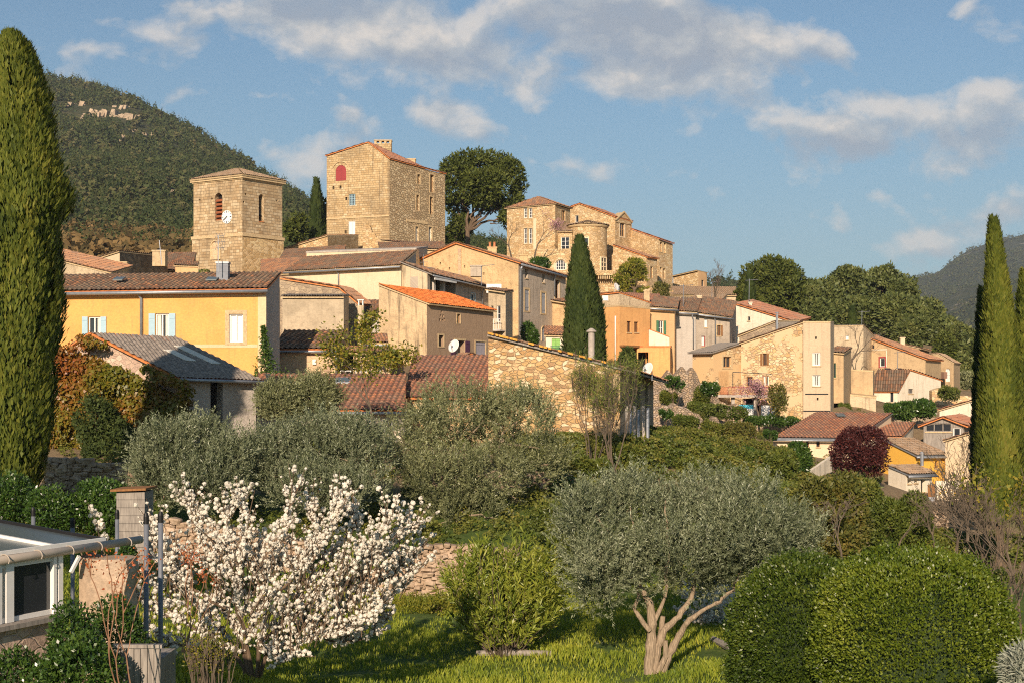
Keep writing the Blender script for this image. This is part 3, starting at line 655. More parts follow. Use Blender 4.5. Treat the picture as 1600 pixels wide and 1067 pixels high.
# ruined masonry stump against the front
def rough_wall(name,label,cat,pts,D,thick,mat,seed=1,group=None,cap=None,parent=None,rough=.12):
    """masonry wall with an uneven top; pts: (px, top row, base row, D)"""
    rr=random.Random(seed); mb=MB(); P=[]
    for k in range(len(pts)-1):
        (x0,t0,b0,d0),(x1,t1,b1,d1)=pts[k],pts[k+1]; n=max(2,int((at(x1,0,d1)-at(x0,0,d0)).length/.4))
        for j in range(n+(1 if k==len(pts)-2 else 0)):
            f=j/n; dd=d0+(d1-d0)*f; p=at(x0+(x1-x0)*f,0,dd); P.append((p.x,dd,zrow(t0+(t1-t0)*f,dd)+rr.uniform(-rough,rough),zrow(b0+(b1-b0)*f,dd)-.8))
    s=0
    q=[]
    for k,(x,y,zt,zb) in enumerate(P):
        if k: s+=math.hypot(x-P[k-1][0],y-P[k-1][1])
        q.append((x,y+rr.uniform(-.05,.05),zt,zb,s))
    for a,b in zip(q,q[1:]):
        nseg=1
        mb.face([(a[0],a[1],a[3]),(b[0],b[1],b[3]),(b[0],b[1],b[2]),(a[0],a[1],a[2])],[(a[4],a[3]),(b[4],b[3]),(b[4],b[2]),(a[4],a[2])])
        mb.face([(a[0],a[1],a[2]),(b[0],b[1],b[2]),(b[0],b[1]+thick,b[2]+.05),(a[0],a[1]+thick,a[2]+.05)],[(a[4],a[2]),(b[4],b[2]),(b[4],b[2]+thick),(a[4],a[2]+thick)])
        mb.face([(b[0],b[1]+thick,b[3]),(a[0],a[1]+thick,a[3]),(a[0],a[1]+thick,a[2]+.05),(b[0],b[1]+thick,b[2]+.05)],[(b[4],b[3]),(a[4],a[3]),(a[4],a[2]),(b[4],b[2])])
    for e in (q[0],q[-1]):
        f=[(e[0],e[1]+thick,e[3]),(e[0],e[1],e[3]),(e[0],e[1],e[2]),(e[0],e[1]+thick,e[2]+.05)]; mb.face(f if e is q[0] else f[::-1],[(0,e[3]),(thick,e[3]),(thick,e[2]),(0,e[2])])
    o=mb.build(name,M[mat],None,(q[0][0],q[0][1],q[0][3]),weld=True); tag(o,label,cat,group)
    for a in q[::2]: CTRL.append((a[0],a[1],a[3]+.8)); CTRL.append((a[0],a[1]+thick,max(a[3]+.8,min(a[2]-.3,a[3]+2))))
    return o
rough_wall('ruined_wall','jagged stump of old masonry against the chateau front','wall',[(567,354,392,157),(572,351.5,392,157),(578,353,392,157),(582,362,392,157),(588,370,392,157),(597,376,392,157),(610,381,392,157)],157,1.2,'castle',3)
h=block('lean_to','small tiled lean-to with white wall at the chateau foot','lean-to',(596,378,150),(616,379.5,149.5),(640,380,156),396,'white','r_brown',over=(.2,.1)); h.build()
# --- cream house with porch wing
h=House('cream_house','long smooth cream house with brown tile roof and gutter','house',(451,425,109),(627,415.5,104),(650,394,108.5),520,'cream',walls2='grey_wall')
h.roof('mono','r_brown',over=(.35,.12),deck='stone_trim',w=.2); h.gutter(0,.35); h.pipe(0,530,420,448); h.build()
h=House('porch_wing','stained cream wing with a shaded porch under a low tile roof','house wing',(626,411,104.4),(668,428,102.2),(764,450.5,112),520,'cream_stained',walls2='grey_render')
h.roof('mono','r_brown',over=(.5,.2),deck='grey_wood',w=.2)
h.win(1,672,435,712,470,frame=None,pane='dark_int',depth=1.6,sill=False,name='porch_opening')
h.win(1,736,459,742,476,nx=1,ny=1,depth=.15,surround='blue_sh',sw=.06); h.pipe(1,752,452,495); h.gutter(1,.5,r=.06); h.build()
mb=MB(); t0,z1=h.uv(1,669,433); t1,z0=h.uv(1,703,438.5); mb.box(h.pt(1,t0,z1-.22,.5),h.edge(1)[1]*(t1-t0),h.edge(1)[3]*.06,Vector((0,0,.16))); mb.build('fascia_board',M['white_paint'],h.root)
mb=MB()
for x in (678,693): t0,_=h.uv(1,x,440); mb=MB(); mb.box(h.pt(1,t0,zrow(470,104),-.3),h.edge(1)[1]*.3,h.edge(1)[3]*.3,Vector((0,0,1.6))); mb.build('porch_post',M['grey_wall'],h.root)
h=block('village_house','plain beige flat topped block above the cream house','house',(479,396,117),(650,390.5,114),(668,388,122),425,'beige','conc','flat',over=(.06,.0)); h.build()
h=block('village_house','small brown roofed house behind the beige block','house',(596,392,138),(700,391,136),(690,380,144),410,'tan','r_brown',over=(.2,.1)); h.build()
# --- big gabled house
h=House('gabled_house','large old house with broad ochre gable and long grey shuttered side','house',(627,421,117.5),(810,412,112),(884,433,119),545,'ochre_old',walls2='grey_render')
h.roof('gableAB','r_oldorange',(714,382),over=(.3,.2),deck='edge_orange',w=.24)
for x0,y0,x1,y1 in ((820,453,826.5,486),(846,458,852,490)): h.win(1,x0,y0,x1,y1,shut='closed',shmat='grey_sh',surround='stone_trim',sw=.16)
for x0,y0,x1,y1 in ((820.5,421,824.5,435),(847.5,429,851,442)): h.win(1,x0,y0,x1,y1,frame=None,pane='dark_int',depth=.3)
h.win(1,867.5,438,874,467,frame='brown_wood',nx=2,ny=2,surround='stone_trim',depth=.25); h.win(1,846,511,851.5,533,shut='closed',shmat='grey_sh',arch=True,surround='stone_trim')
for x,y in ((688,412),(702,420),(693,430),(684,422),(716,409),(744,426),(756,428),(760,447),(726,417),(791,452)): h.win(0,x-1,y-2,x+1,y+2,frame=None,pane='dark_int',depth=.2,name='putlog_hole',sill=False)
h.band(0,716.5,388,721,436,'cell_stone',.1,'chimney_breast'); h.pipe(1,812,417,519,r=.09); h.pipe(1,865,430,462,r=.07); h.gutter(1,.3,r=.09); 
h.chimney(762,386,776,402,118,'ochre_old',2); h.chimney(812.5,398,824,415,121,'ochre_old'); h.build()
a=at(735,432,108); mb=MB(); mb.box(a,(.85,0,0),(0,.8,0),(0,0,.75)); mb.box(a+Vector((-.05,-.05,.751)),(.95,0,0),(0,.9,0),(0,0,.1)); o=mb.build('chimney',M['grey_render'],None,tuple(a)); tag(o,'squat grey chimney beside the porch wing roof','chimney')
a=at(752,430,108); r=empty('antenna',tuple(a),'bent television aerial beside the squat grey chimney','antenna'); mb=MB(); mb.tube([a+Vector((0,0,-.8)),a+Vector((0,0,.7))],.025,5); mb.build('mast',M['zinc'],r)
mb=MB(); mb.tube([a+Vector((-.2,0,.65)),a+Vector((1.,.1,.8))],.018,5)
for k in range(5): mb.tube([a+Vector((k*.22,-.2,.68+k*.03)),a+Vector((k*.22,.25,.68+k*.03))],.012,4)
mb.build('aerial',M['zinc'],r)
a=at(662,421,106); r=empty('antenna',tuple(a),'thin aerial with crossbars at the left end of the ochre gable','antenna'); mb=MB(); mb.tube([a+Vector((0,0,-.8)),a+Vector((0,0,1.1))],.022,5); mb.build('mast',M['zinc'],r)
mb=MB(); mb.tube([a+Vector((-.2,0,.1)),a+Vector((.9,.1,.15))],.016,5); mb.tube([a+Vector((-.3,0,.5)),a+Vector((.3,.1,.55))],.016,5); mb.build('aerial',M['zinc'],r)
h=block('house_annex','plain lit annex between the grey shuttered side and the mid cypress','house annex',(861,471,117),(890,476,116),(900,466,121),560,'ochre_old','r_brown',over=(.3,.15)); h.build()
h=block('garden_shed','small white shed with light green shutter and orange roof','shed',(853,525.5,105),(887,526.5,104.5),(885,513,108.5),570,'white','r_oldorange',over=(.15,.1))
h.win(0,862,529,875,548,shut='closed',shmat='lime_sh'); h.build()
mb=MB(); t0,_=h.uv(0,862,545); t1,_=h.uv(0,882,545); z_=zrow(548,104.5)
for k in range(12): mb.bar(h.pt(0,t0+(t1-t0)*k/11,z_-.15,.35),h.pt(0,t0+(t1-t0)*k/11,z_+.35,.35),.03)
for zz in (-.1,.35): mb.bar(h.pt(0,t0,z_+zz,.35),h.pt(0,t1,z_+zz,.35),.035)
mb.build('railing',M['green_sh'],h.root)
h=block('village_house','narrow pale house with a white iron balcony beside the ochre gable','house',(763,455,101),(790,459,100),(801,457,103.5),545,'pale_old','r_brown',over=(.25,.1))
h.win(0,776,478,782,503,nx=1,ny=2,shut=None); h.win(0,767,478,771,498,frame='grey_wood',nx=1,ny=1)
t0,_=h.uv(0,769,510); t1,_=h.uv(0,789.5,510); z_=zrow(518,100); mb=MB(); mb.box(h.pt(0,t0,z_,0),h.edge(0)[1]*(t1-t0),h.edge(0)[3]*.6,Vector((0,0,.1))); 
h.build(); o=mb.build('balcony_slab',M['conc'],h.root); mb=MB()
for k in range(9): mb.bar(h.pt(0,t0+(t1-t0)*k/8,z_+.1,.57),h.pt(0,t0+(t1-t0)*k/8,z_+.85,.57),.03)
for zz in (.12,.85): mb.bar(h.pt(0,t0,z_+zz,.57),h.pt(0,t1,z_+zz,.57),.04)
mb.build('railing',M['white_paint'],o)
mb=MB(); a=at(760,458,104); mb.box(a,(1.1,0,0),(0,.15,0),(0,0,.65)); o=mb.build('parapet_panel',M['white_paint'],None,tuple(a)); tag(o,'white boarded parapet panel in front of the ochre gable','panel')
# --- brown house with new orange roof
h=House('orange_roofed_house','brown and beige house with a bright new orange tile roof','house',(592,447,90),(667,475.5,88),(770,487,94.2),566,'beige_old',walls2='brown_render')
h.roof('mono','r_orange',over=(.25,.1),deck='stone_trim',w=.21,amp=.06)
h.win(1,685.5,524,693,541,frame=None,pane='dark_int',depth=.3,surround='stone_trim',sw=.1); h.win(1,714,491,719,505.5,frame='tan_wood',nx=1,ny=1,surround='stone_trim',sw=.05)
h.win(1,711,532,726,556,frame=None,pane='glass',depth=.35,shut='open',shmat='purple_sh',surround='stone_trim',sw=.12); h.win(1,743,534,758.5,558,shut='closed',shmat='lilac_sh',surround='stone_trim',sw=.1)
for k,(x,y) in enumerate(((690,488),(688.5,494),(692.5,494),(687.5,500),(691.5,501),(694.5,500))): h.win(1,x-1.2,y-2,x+1.2,y+2,frame=None,pane='terracotta',depth=.12,name='pigeon_hole',sill=False)
h.build()
mb=MB(); tt0,_=h.uv(1,701,556); tt1,_=h.uv(1,738,556); zz=zrow(556,89.5); c_=h.pt(1,(tt0+tt1)/2,zz,.6); mb=MB()
tile_plane(mb,[h.pt(1,tt0,zz-.35,.9),h.pt(1,tt0,zz-.35,0),h.pt(1,(tt0+tt1)/2,zz+.12,0),h.pt(1,(tt0+tt1)/2,zz+.12,.9)],w=.2); tile_plane(mb,[h.pt(1,tt1,zz-.35,0),h.pt(1,tt1,zz-.35,.9),h.pt(1,(tt0+tt1)/2,zz+.12,.9),h.pt(1,(tt0+tt1)/2,zz+.12,0)],w=.2)
mb.build('door_hood',[M['r_oldorange'],M['edge_orange']],h.root)
def dish(px,py,D,r,label,yaw=-.5,tilt=.35):
    c=at(px,py,D); e=empty('satellite_dish',(c.x,c.y,c.z-r),label,'satellite dish')
    ax=Vector((math.sin(yaw)*math.cos(tilt),-math.cos(yaw)*math.cos(tilt),math.sin(tilt))); X=ax.cross(Vector((0,0,1))).normalized(); Y=X.cross(ax)
    mb=MB(); n0=0; K=20; prof=[(0,0),(.4,.03),(.75,.1),(1,.18),(1,.2),(.75,.12),(0,.02)]
    for a,b in prof:
        for j in range(K): q=c+(X*math.cos(2*math.pi*j/K)+Y*math.sin(2*math.pi*j/K))*a*r+ax*b*r; mb.v.append(tuple(q))
    for i in range(len(prof)-1):
        for j in range(K): mb.f.append((i*K+j,i*K+(j+1)%K,(i+1)*K+(j+1)%K,(i+1)*K+j)); mb.uv+=[(0,0)]*4; mb.mi.append(0)
    mb.build('reflector',M['white_paint'],e,smooth=True)
    mb=MB(); f=c+ax*r*.8; mb.tube([c-Y*r*.9+ax*.15*r,f],.018,5); mb.box(f-Vector((.05,.05,.05)),(.1,0,0),(0,.1,0),(0,0,.1)); mb.tube([c-ax*.02,c-ax*.25,c-ax*.25-Vector((0,0,r*1.3))],.03,6); mb.build('feed_arm',M['zinc'],e)
    return e
dish(710,541,87.2,.42,'white satellite dish on the brown wall by the purple shutters',-.7)
# --- low stuff left of the brown house
h=House('old_stone_barn','old stone barn with a kinked tiled gable behind a cement panel','barn',(438,437,93),(560,477,91),(578,478,97),560,'grey_rubble')
h.roof('gableAB','r_oldorange',(529,451.5),over=(.08,.12),deck='edge_orange'); h.build()
h=block('cement_shed','flat shed with a smeared grey cement front under corrugated edge','shed',(441.5,466.5,85.5),(537,466.5,85),(545,464,90),560,'render_panel','r_grey',over=(.15,.05),w=.16,l=3)
h.win(0,536,470,536.6,471,frame=None) if 0 else None
h.build()
h=House('stone_annex','low pointed stone annex with brown tile roof next to the yellow house','annex',(433,546.5,79.7),(526.5,546.5,79.3),(536,519,84.2),590,'cell_stone')
h.roof('mono','r_brown',over=(.3,.1),deck='edge_orange',w=.3,amp=.08); h.gutter(0,.3); h.pipe(0,526,548,588,r=.06,hook=False)
h.band(0,519.5,549,526,588,'stone_trim',.02,'quoin'); h.build()
mb=MB(); t0,_=h.uv(0,489,570); z0=zrow(569,79.2); mb.box(h.pt(0,t0,z0,.0),h.edge(0)[1]*.2,h.edge(0)[3]*.12,Vector((0,0,.28))); mb.build('meter_box',M['white_paint'],h.root)
mb=MB(); a=at(559,545,83.5); mb.box(a+Vector((0,0,-1.5)),(.34,0,0),(0,.4,0),(0,0,4.05)); o=mb.build('tall_chimney',M['pale_old'],None,tuple(a)); tag(o,'tall slender rendered chimney standing left of the brown house','chimney')
for dx in (0.02,.26): 
    mb=MB(); mb.box(a+Vector((dx,.02,2.55)),(.06,0,0),(0,.36,0),(0,0,.28)); mb.build('pot_wall',M['white_paint'],o)
mb=MB(); mb.box(a+Vector((-.02,-.02,2.83)),(.38,0,0),(0,.44,0),(0,0,.05)); mb.build('chimney_cap',M['white_paint'],o)
h=block('lean_to','tiny lichen roofed lean-to between tall chimney and brown house','lean-to',(566,491,94),(593,491,93.5),(592,472,98),560,'grey_wall','r_brown',over=(.2,.05)); h.build()
h=block('lean_to','small orange tiled lean-to at the foot of the brown house','lean-to',(568,537.5,83),(608,538,82.5),(604,525,86),575,'pale_old','r_oldorange',over=(.2,.05)); h.gutter(0,.2,r=.05); h.build()
h=House('porch','open porch with flat tiled roof and dark doorway beside the stone annex','porch',(531,552,80.3),(612,556,79.5),(610,547,82.5),592,'cell_stone')
h.roof('mono','r_oldorange',over=(.25,.1),w=.25); h.win(0,532.5,554,552,592,frame=None,pane='dark_int',depth=.9,sill=False,name='doorway'); h.build()
r=empty('railing',tuple(at(531,590,78.3)),'white metal railing in front of the open porch','railing'); mb=MB()
for y in (579,585): mb.bar(at(532,y,78.3),at(596,y,78.3),.04)
mb.build('rail',M['white_paint'],r)
for k in range(9): mb=MB(); mb.bar(at(532+8*k,579,78.3),at(532+8*k,590,78.3),.035); mb.build('baluster',M['white_paint'],r)
# --- long red roofs in the middle
h=House('red_roofed_house','long low house whose weathered red roof runs below the yellow house','house',(388,640.5,64.6),(632,641,64.2),(632,587,69.8),690,'white')
h.roof('mono','r_red',over=(.35,.1),deck='edge_orange',w=.25,amp=.06); h.gutter(0,.35); h.win(0,600,655,612,678); h.win(0,445,655,460,682)
h.build()
for (x0,y0,x1,y1) in ((522,600,546,592),):
    f=(641-600)/54; D0=64.2+5.6*.72; z0=zrow(602,D0)+.35; a=at(x0,602,D0); mb=MB(); mb.box((a.x,D0,zrow(604,D0)+.12),(.75,0,0),(0,.75,.25),(0,0,.1)); o=mb.build('roof_light',M['zinc'],h.root); mb=MB(); mb.box((a.x+.06,D0+.05,zrow(604,D0)+.245),(.63,0,0),(0,.62,.205),(0,0,.005)); mb.build('pane',M['glass_roof'],o)
mb=MB(); p=at(419,607,67.5); mb.lathe(p,[(.3,-.1),(.28,.1),(.1,.22),(.09,.6),(.13,.62),(.13,.7),(0,.72)],12); mb.build('vent_pipe',M['conc'],h.root)
h=House('red_roofed_house','low house with ridged pinkish red roof under the brown house windows','house',(636,622,68),(766,622,67.6),(764,557.5,76),690,'tan_rubble')
h.roof('mono','r_red',over=(.3,.1),deck='edge_orange',w=.25,amp=.06); h.build()
# --- big stone barn
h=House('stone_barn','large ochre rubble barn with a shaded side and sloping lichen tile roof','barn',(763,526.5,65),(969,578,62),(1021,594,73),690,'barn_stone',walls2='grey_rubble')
h.roof('mono','r_oldorange',over=(.75,.25),deck='grey_wood',w=.25,amp=.07)
h.win(1,995,605,999.5,640,frame='grey_wood',nx=1,ny=1,depth=.3); h.win(1,1008,602,1012,640,frame=None,pane='dark_int',depth=.3); h.band(0,958,584,969,628,'stone_trim',.015,'quoin'); h.build()
hb=h
mb=MB()
U=(hb.a-hb.b); 
rr=random.Random(4)
for k in range(16):
    f=rr.random(); p=hb.b+U*f+Vector((0,0,.2))+hb.edge(0)[3]*.27; 
    mb.box(p+Vector((-.1,0,-.02)),U.normalized()*rr.uniform(.12,.35),hb.edge(0)[3]*.03,Vector((0,0,.09)))
mb.build('lichen_patches',M['lichen'],h.root)
p=at(924,572,67); o=empty('vent_pipe',(p.x,p.y,zrow(590,67)),'round concrete flue with a flat cap on the stone barn roof','flue'); mb=MB(); mb.lathe((p.x,p.y,zrow(566,67)),[(.15,-.8),(.15,1.38),(0,1.38)],14); mb.build('flue',M['conc'],o); mb=MB(); mb.lathe((p.x,p.y,zrow(566,67)),[(0,1.42),(.24,1.42),(.24,1.47),(.06,1.6),(0,1.6)],14); mb.build('cap',M['conc'],o)
dish(1013,577,66,.33,'grey white satellite dish at the right end of the stone barn roof',-.9)
for k,(x,y0,y1) in enumerate(((979,634,682),(985,632,683),(991.5,634,685),(998,640,686),(1005,634,687),(1012,637,688))):
    a=at(x,y0,61-.2*k); b=at(x+rr.uniform(-1,1),y1+14,60.7-.2*k); mb=MB(); mb.tube([b,a],.07,8); o=mb.build('metal_pole',M['conc'] if k%2==0 else M['zinc'],None,tuple(b)); tag(o,'tall pale pole leaning on the shaded side of the stone barn','pole','pale poles by the barn')
# --- castle on the right
def cw(*a,**k):
    return House(*a,**k)
h=cw('castle_pavilion','tan stone corner pavilion of the castle with hipped tile roof','castle',(792,322,174),(867.5,320.5,170),(891,325.5,174),432,'castle')
for p_ in h.P: p_.z=h.b.z
h.roof('hip','r_oldorange',(848,308.6),over=(.3,0),w=.26); 
for x0,y0,x1,y1 in ((818,325.5,824,341),(826,325.5,832,341),(818,357,824,381),(826,357,832,381)): h.win(0,x0,y0,x1,y1,nx=2,ny=3,depth=.2,surround='stone_trim',sw=.12)
h.win(1,877,329,883,345,frame='tan_wood',nx=2,ny=1,surround='stone_trim'); h.band(0,833.5,342,838,391,'stone_white',.03,'quoin'); h.build()
h=cw('castle_hall','high castle hall with a long sloping gable and dormer','castle',(866,336,181),(961,340,176.5),(987,347,179.5),440,'castle')
h.roof('gableAB','r_red',(905.5,319.5),over=(.12,.15),w=.26,deck='edge_orange')
h.win(0,899,337,904,348,nx=1,ny=1,surround='stone_trim'); h.win(1,968.5,348,975.5,370,nx=2,ny=2,frame='tan_wood',surround='stone_white',sw=.2); h.build()
mb=MB(); t0,_=h.uv(1,962,345); t1,_=h.uv(1,984.5,345); zz=zrow(344,177.5); tm=(t0+t1)/2; n_=h.edge(1)[3]; q=[(t0,zz-.4),(t1,zz-.4),(t1,zz),(tm,zz+1.),(t0,zz)]
mb.face([h.pt(1,a,b,.1) for a,b in q],q); mb.face([h.pt(1,a,b,-.9) for a,b in q][::-1],q[::-1])
for k in range(5): a,b=q[k],q[(k+1)%5]; mb.face([h.pt(1,*a,-.9),h.pt(1,*b,-.9),h.pt(1,*b,.1),h.pt(1,*a,.1)])
o=mb.build('dormer',M['castle'],h.root); mb=MB()
for a,b in ((q[4],q[3]),(q[2],q[3])): mb.bar(h.pt(1,a[0]+(a[0]-b[0])*.15,a[1]+(a[1]-b[1])*.15,.15),h.pt(1,b[0],b[1]+.05,.15),.18,.16)
mb.build('pediment',M['stone_trim'],o)
h=cw('castle_wing','right wing of the castle with orange verge and slit windows','castle',(977,356,180),(1029,374,176),(1051,381.5,178.8),466,'castle',walls2='tan_rubble')
h.roof('mono','r_red',over=(.25,.12),w=.26,deck='edge_orange')
for x0,y0,x1,y1 in ((1031,379,1034.5,394),(1037,380,1040.5,396),(1031,418,1034,434),(1036,420,1039.5,437)): h.win(1,x0,y0,x1,y1,frame='tan_wood',nx=1,ny=1,depth=.3,surround='stone_trim',sw=.1)
h.build()
h=cw('castle_wing','low front wing of the castle with sloping orange tiled edge','castle',(958,384.5,171.5),(1010,402.5,169),(1027,405,171.2),458,'castle',walls2='tan_rubble')
h.roof('mono','r_oldorange',over=(.25,.12),w=.26,deck='edge_orange'); h.win(1,1016,417,1020,435,frame='tan_wood',nx=1,ny=1,surround='stone_trim'); h.build()
h=cw('castle_link','short castle link with cross window beside the round tower','castle',(866.5,363,171),(894,362.5,170),(896,351,173.5),432,'castle')
h.roof('mono','r_tan',over=(.25,.12),w=.24); h.win(0,876.5,370.5,889.5,391,nx=2,ny=3,surround='stone_trim',sw=.12,minw=.95); h.build()
h=cw('terrace_wall_house','low castle front below the pavilion with arched white window','castle',(822,391.5,167),(892,391,166),(900,391,169.5),436,'castle')
h.roof('flat','stone_trim',over=(.06,0)); h.win(0,868.5,406.5,883.5,422,nx=4,ny=3,arch=True,surround='stone_white',sw=.26); h.build()
c=at(918.7,428,171.5); rt=empty('round_tower',(c.x,c.y,zrow(432,170)),'round castle tower with low conical tile roof','tower'); zb=zrow(436,170); zt=zrow(353,169.3)
CTRL.append((c.x,c.y,zrow(432,170)))
mb=MB(); mb.lathe((c.x,c.y,0),[(2.28,zb-1),(2.28,zt)],40); mb.build('wall',M['castle'],rt,smooth=True)
mb=MB(); mb.lathe((c.x,c.y,0),[(2.28,zt-.1),(2.42,zt-.05),(2.5,zt+.1),(2.5,zt+.16),(0,zt+.16)],40); mb.build('cornice',M['stone_trim'],rt)
mb=MB(); K=36; apex=Vector((c.x,c.y,zt+.85))
for k in range(K):
    a0,a1=2*math.pi*k/K,2*math.pi*(k+1)/K; am=(a0+a1)/2; P=lambda a,r,z:Vector((c.x+r*math.cos(a),c.y+r*math.sin(a),z))
    for j in range(6):
        f0,f1=j/6,(j+1)/6; r0,r1=2.62*(1-f0),2.62*(1-f1); z0,z1=zt+.18+.75*f0,zt+.18+.75*f1
        for (x,y,hx,hy) in ((a0,am,0,.09*(1-f0)),(am,a1,.09*(1-f0),0)): mb.face([P(x,r0,z0+hx+.05),P(y,r0,z0+hy+.05),P(y,r1,z1+hy*.8),P(x,r1,z1+hx*.8)],[(k+.5,j+.5)]*4)
mb.build('roof',M['r_tan'],rt)
for x0,y0,x1,y1,nx,ny in ((938.5,403.5,947,424,2,3),(913,374,917,385,1,1)):
    a=math.asin(max(-.97,min(.97,(at((x0+x1)/2,0,170).x-c.x)/2.28))); n_=Vector((math.sin(a),-math.cos(a),0)); d_=Vector((math.cos(a),math.sin(a),0)); w_=.55 if nx==1 else 1.0; z0,z1=zrow(y1,170),zrow(y0,170); ctr_=Vector((c.x,c.y,0))+n_*2.28-d_*w_/2
    mb=MB(); fw=.1
    mb.box(ctr_+Vector((0,0,z0))-n_*.1-d_*.1,d_*.12,n_*.2,Vector((0,0,z1-z0))); mb.box(ctr_+Vector((0,0,z0))-n_*.1+d_*(w_-.02),d_*.12,n_*.2,Vector((0,0,z1-z0)))
    mb.box(ctr_+Vector((0,0,z1))-n_*.1-d_*.1,d_*(w_+.2),n_*.2,Vector((0,0,.15))); mb.box(ctr_+Vector((0,0,z0-.15))-n_*.1-d_*.1,d_*(w_+.2),n_*.22,Vector((0,0,.149)))
    for k in range(1,nx): mb.box(ctr_+Vector((0,0,z0))+d_*(w_*k/nx-.05)-n_*.1,d_*.1,n_*.18,Vector((0,0,z1-z0)))
    for k in range(1,ny): mb.box(ctr_+Vector((0,0,z0+(z1-z0)*k/ny-.05))-n_*.1,d_*w_,n_*.17,Vector((0,0,.1)))
    wo=mb.build('window',M['stone_white'],rt); mb=MB(); mb.box(ctr_+Vector((0,0,z0))-n_*.15+d_*.02,d_*(w_-.04),n_*.17,Vector((0,0,z1-z0))); mb.build('pane',M['glass'],wo)
# balcony on corbels
a=at(924,430,165); w_=at(957.5,0,165).x-a.x; bo=empty('balcony',tuple(a),'corbelled stone balcony below the round tower','balcony')
mb=MB(); mb.box(a+Vector((0,0,-.02)),(w_,0,0),(0,5,0),(0,0,.55)); mb.build('parapet',M['castle'],bo)
for k in range(7): mb=MB(); mb.box(a+Vector((w_*.32+k*w_*.1,.12,-.45)),(.12,0,0),(0,.9,0),(0,0,.42)); mb.build('corbel',M['stone_trim'],bo)
rough_wall('retaining_wall','old pale retaining wall under the castle balcony','wall',[(882,428,480,165.8),(925,432,480,166.2),(958,440,480,166.2),(1052,455,480,168)],166,1,'castle',8)
dish(963,449,150,.45,'large white satellite dish among the trees below the castle',.9)
h=block('stone_hut','small flat roofed stone cabin alone on the skyline right of the castle','cabin',(1052,433,190),(1091,424,187),(1104.5,427,189),462,'castle','conc','mono',over=(.3,.3),flat=True,w2='peach')
h.win(1,1096,438,1100,450,frame='grey_wood',nx=1,ny=1); h.build()
# --- roofs between castle and pines
for nm,A_,B_,C_,w_,rf in (('long brown roofed house below the skyline cabin',(1048,462,166),(1150,463,164),(1149,450,172),'pale_old','r_tan'),
        ('tan roofed cottage with chimney below the skyline cabin',(1072,476,152),(1120,478,150),(1135,463,157),'white','r_tan'),
        ('small red brown roof house beneath the castle trees',(973,474,142),(1032,477,140),(1030,462,147),'tan','r_red')):
    h=block('village_house',nm,'house',A_,B_,C_,500,w_,rf,over=(.25,.1))
    if 'chimney' in nm: h.chimney(1089,462,1096,484,150.5,'beige')
    if 'castle trees' in nm: h.chimney(1008,452,1015,472,140,'beige_old'); h.chimney(1008,455,1013,474,140,'white') if 0 else None
    h.build()
# --- orange and grey terrace
h=House('orange_house','tall flat topped orange house with two small dark windows','house',(938,481,111),(968,479.5,109),(1016,483.5,111.6),592,'orange')
h.roof('flat','stone_trim',over=(.02,0)); h.win(1,979.5,502,986,519.5,frame='brown_wood',nx=2,ny=1,depth=.18); h.win(1,991,503,997.5,519.5,frame='brown_wood',nx=2,ny=1,depth=.18)
h.win(1,973,543,1010,592,frame=None,pane='dark_int',depth=1.2,sill=False,name='porch_opening'); h.pipe(0,963,494,572,'white_paint',.06,False); h.win(0,941,506,945,518,frame='brown_wood',nx=1,ny=1); h.band(1,968,540,1015,543,'brown_wood',.35,'porch_beam'); h.build()
h=House('peach_house','peach terrace house with dark green shutters and brown tile roof','house',(1014,481,112.6),(1054,484,113.5),(1061,468,121),592,'peach')
h.roof('mono','r_brown',over=(.3,.1)); h.gutter(0,.3); h.win(0,1029,501,1036.5,524,frame='white_paint',nx=2,ny=2,shut='open',shmat='green_sh'); h.chimney(961,453,968,478,116,'beige_old') if 0 else None; h.build()
h=House('rooftop_room','weathered upper storey with orange verge behind the orange parapet','house',(941,462,121),(968,459,119.5),(1040,482,123),500,'pale_old'); h.roof('mono','r_oldorange',over=(.2,.15),deck='edge_orange'); h.build()
h.chimney(1006,453.5,1014,470,123,'beige_old')
mb=MB(); a=at(941,470,118.5); mb.box(a,(.5,0,0),(0,.35,0),(0,0,.42)); o=mb.build('aircon_box',M['white_paint'],None,tuple(a)); tag(o,'white air conditioner box above the orange house','air conditioner')
mb=MB(); p0=[(1014,515,110.6),(1045.5,527,110.9),(1046,541.5,110.9),(1014,541.5,110.6)]; q=[at(*p) for p in p0]; mb.face(q,[(v.x,v.z) for v in q]); q2=[v+Vector((0,.25,0)) for v in q]; mb.face(q2[::-1])
for i in range(4): j=(i+1)%4; mb.face([q2[i],q2[j],q[j],q[i]])
o=mb.build('stair_parapet',M['white'],None,tuple(q[3])); tag(o,'white stained sloping stair parapet on the orange house','parapet'); mb=MB(); mb.bar(q[0]+Vector((0,.12,.03)),q[1]+Vector((0,.12,.03)),.32,.06); mb.build('coping',M['edge_orange'],o)
h=House('orange_porch','lower orange porch block below the white sloping parapet','porch',(995,543,110.2),(1047,543,110),(1049,543,113),600,'orange'); h.roof('flat','edge_orange',over=(.05,0)); h.win(0,997,550,1013,592,frame=None,pane='dark_int',depth=1.2,sill=False,name='doorway'); h.build()
h=House('grey_terrace_house','pale grey terrace house left half with plain wall and downpipe','house',(1054,487.5,116),(1087,489.5,116.2),(1096,469,124),600,'grey_wall'); h.roof('mono','r_brown',over=(.3,.05)); h.pipe(0,1083,492,545); h.gutter(0,.3); h.build()
h=House('grey_terrace_house','grey terrace house with brown shuttered window and small white window','house',(1087,490,116.6),(1140,497.5,117.6),(1150,473,126),600,'grey_render'); h.roof('mono','r_brown',over=(.3,.1)); h.gutter(0,.3)
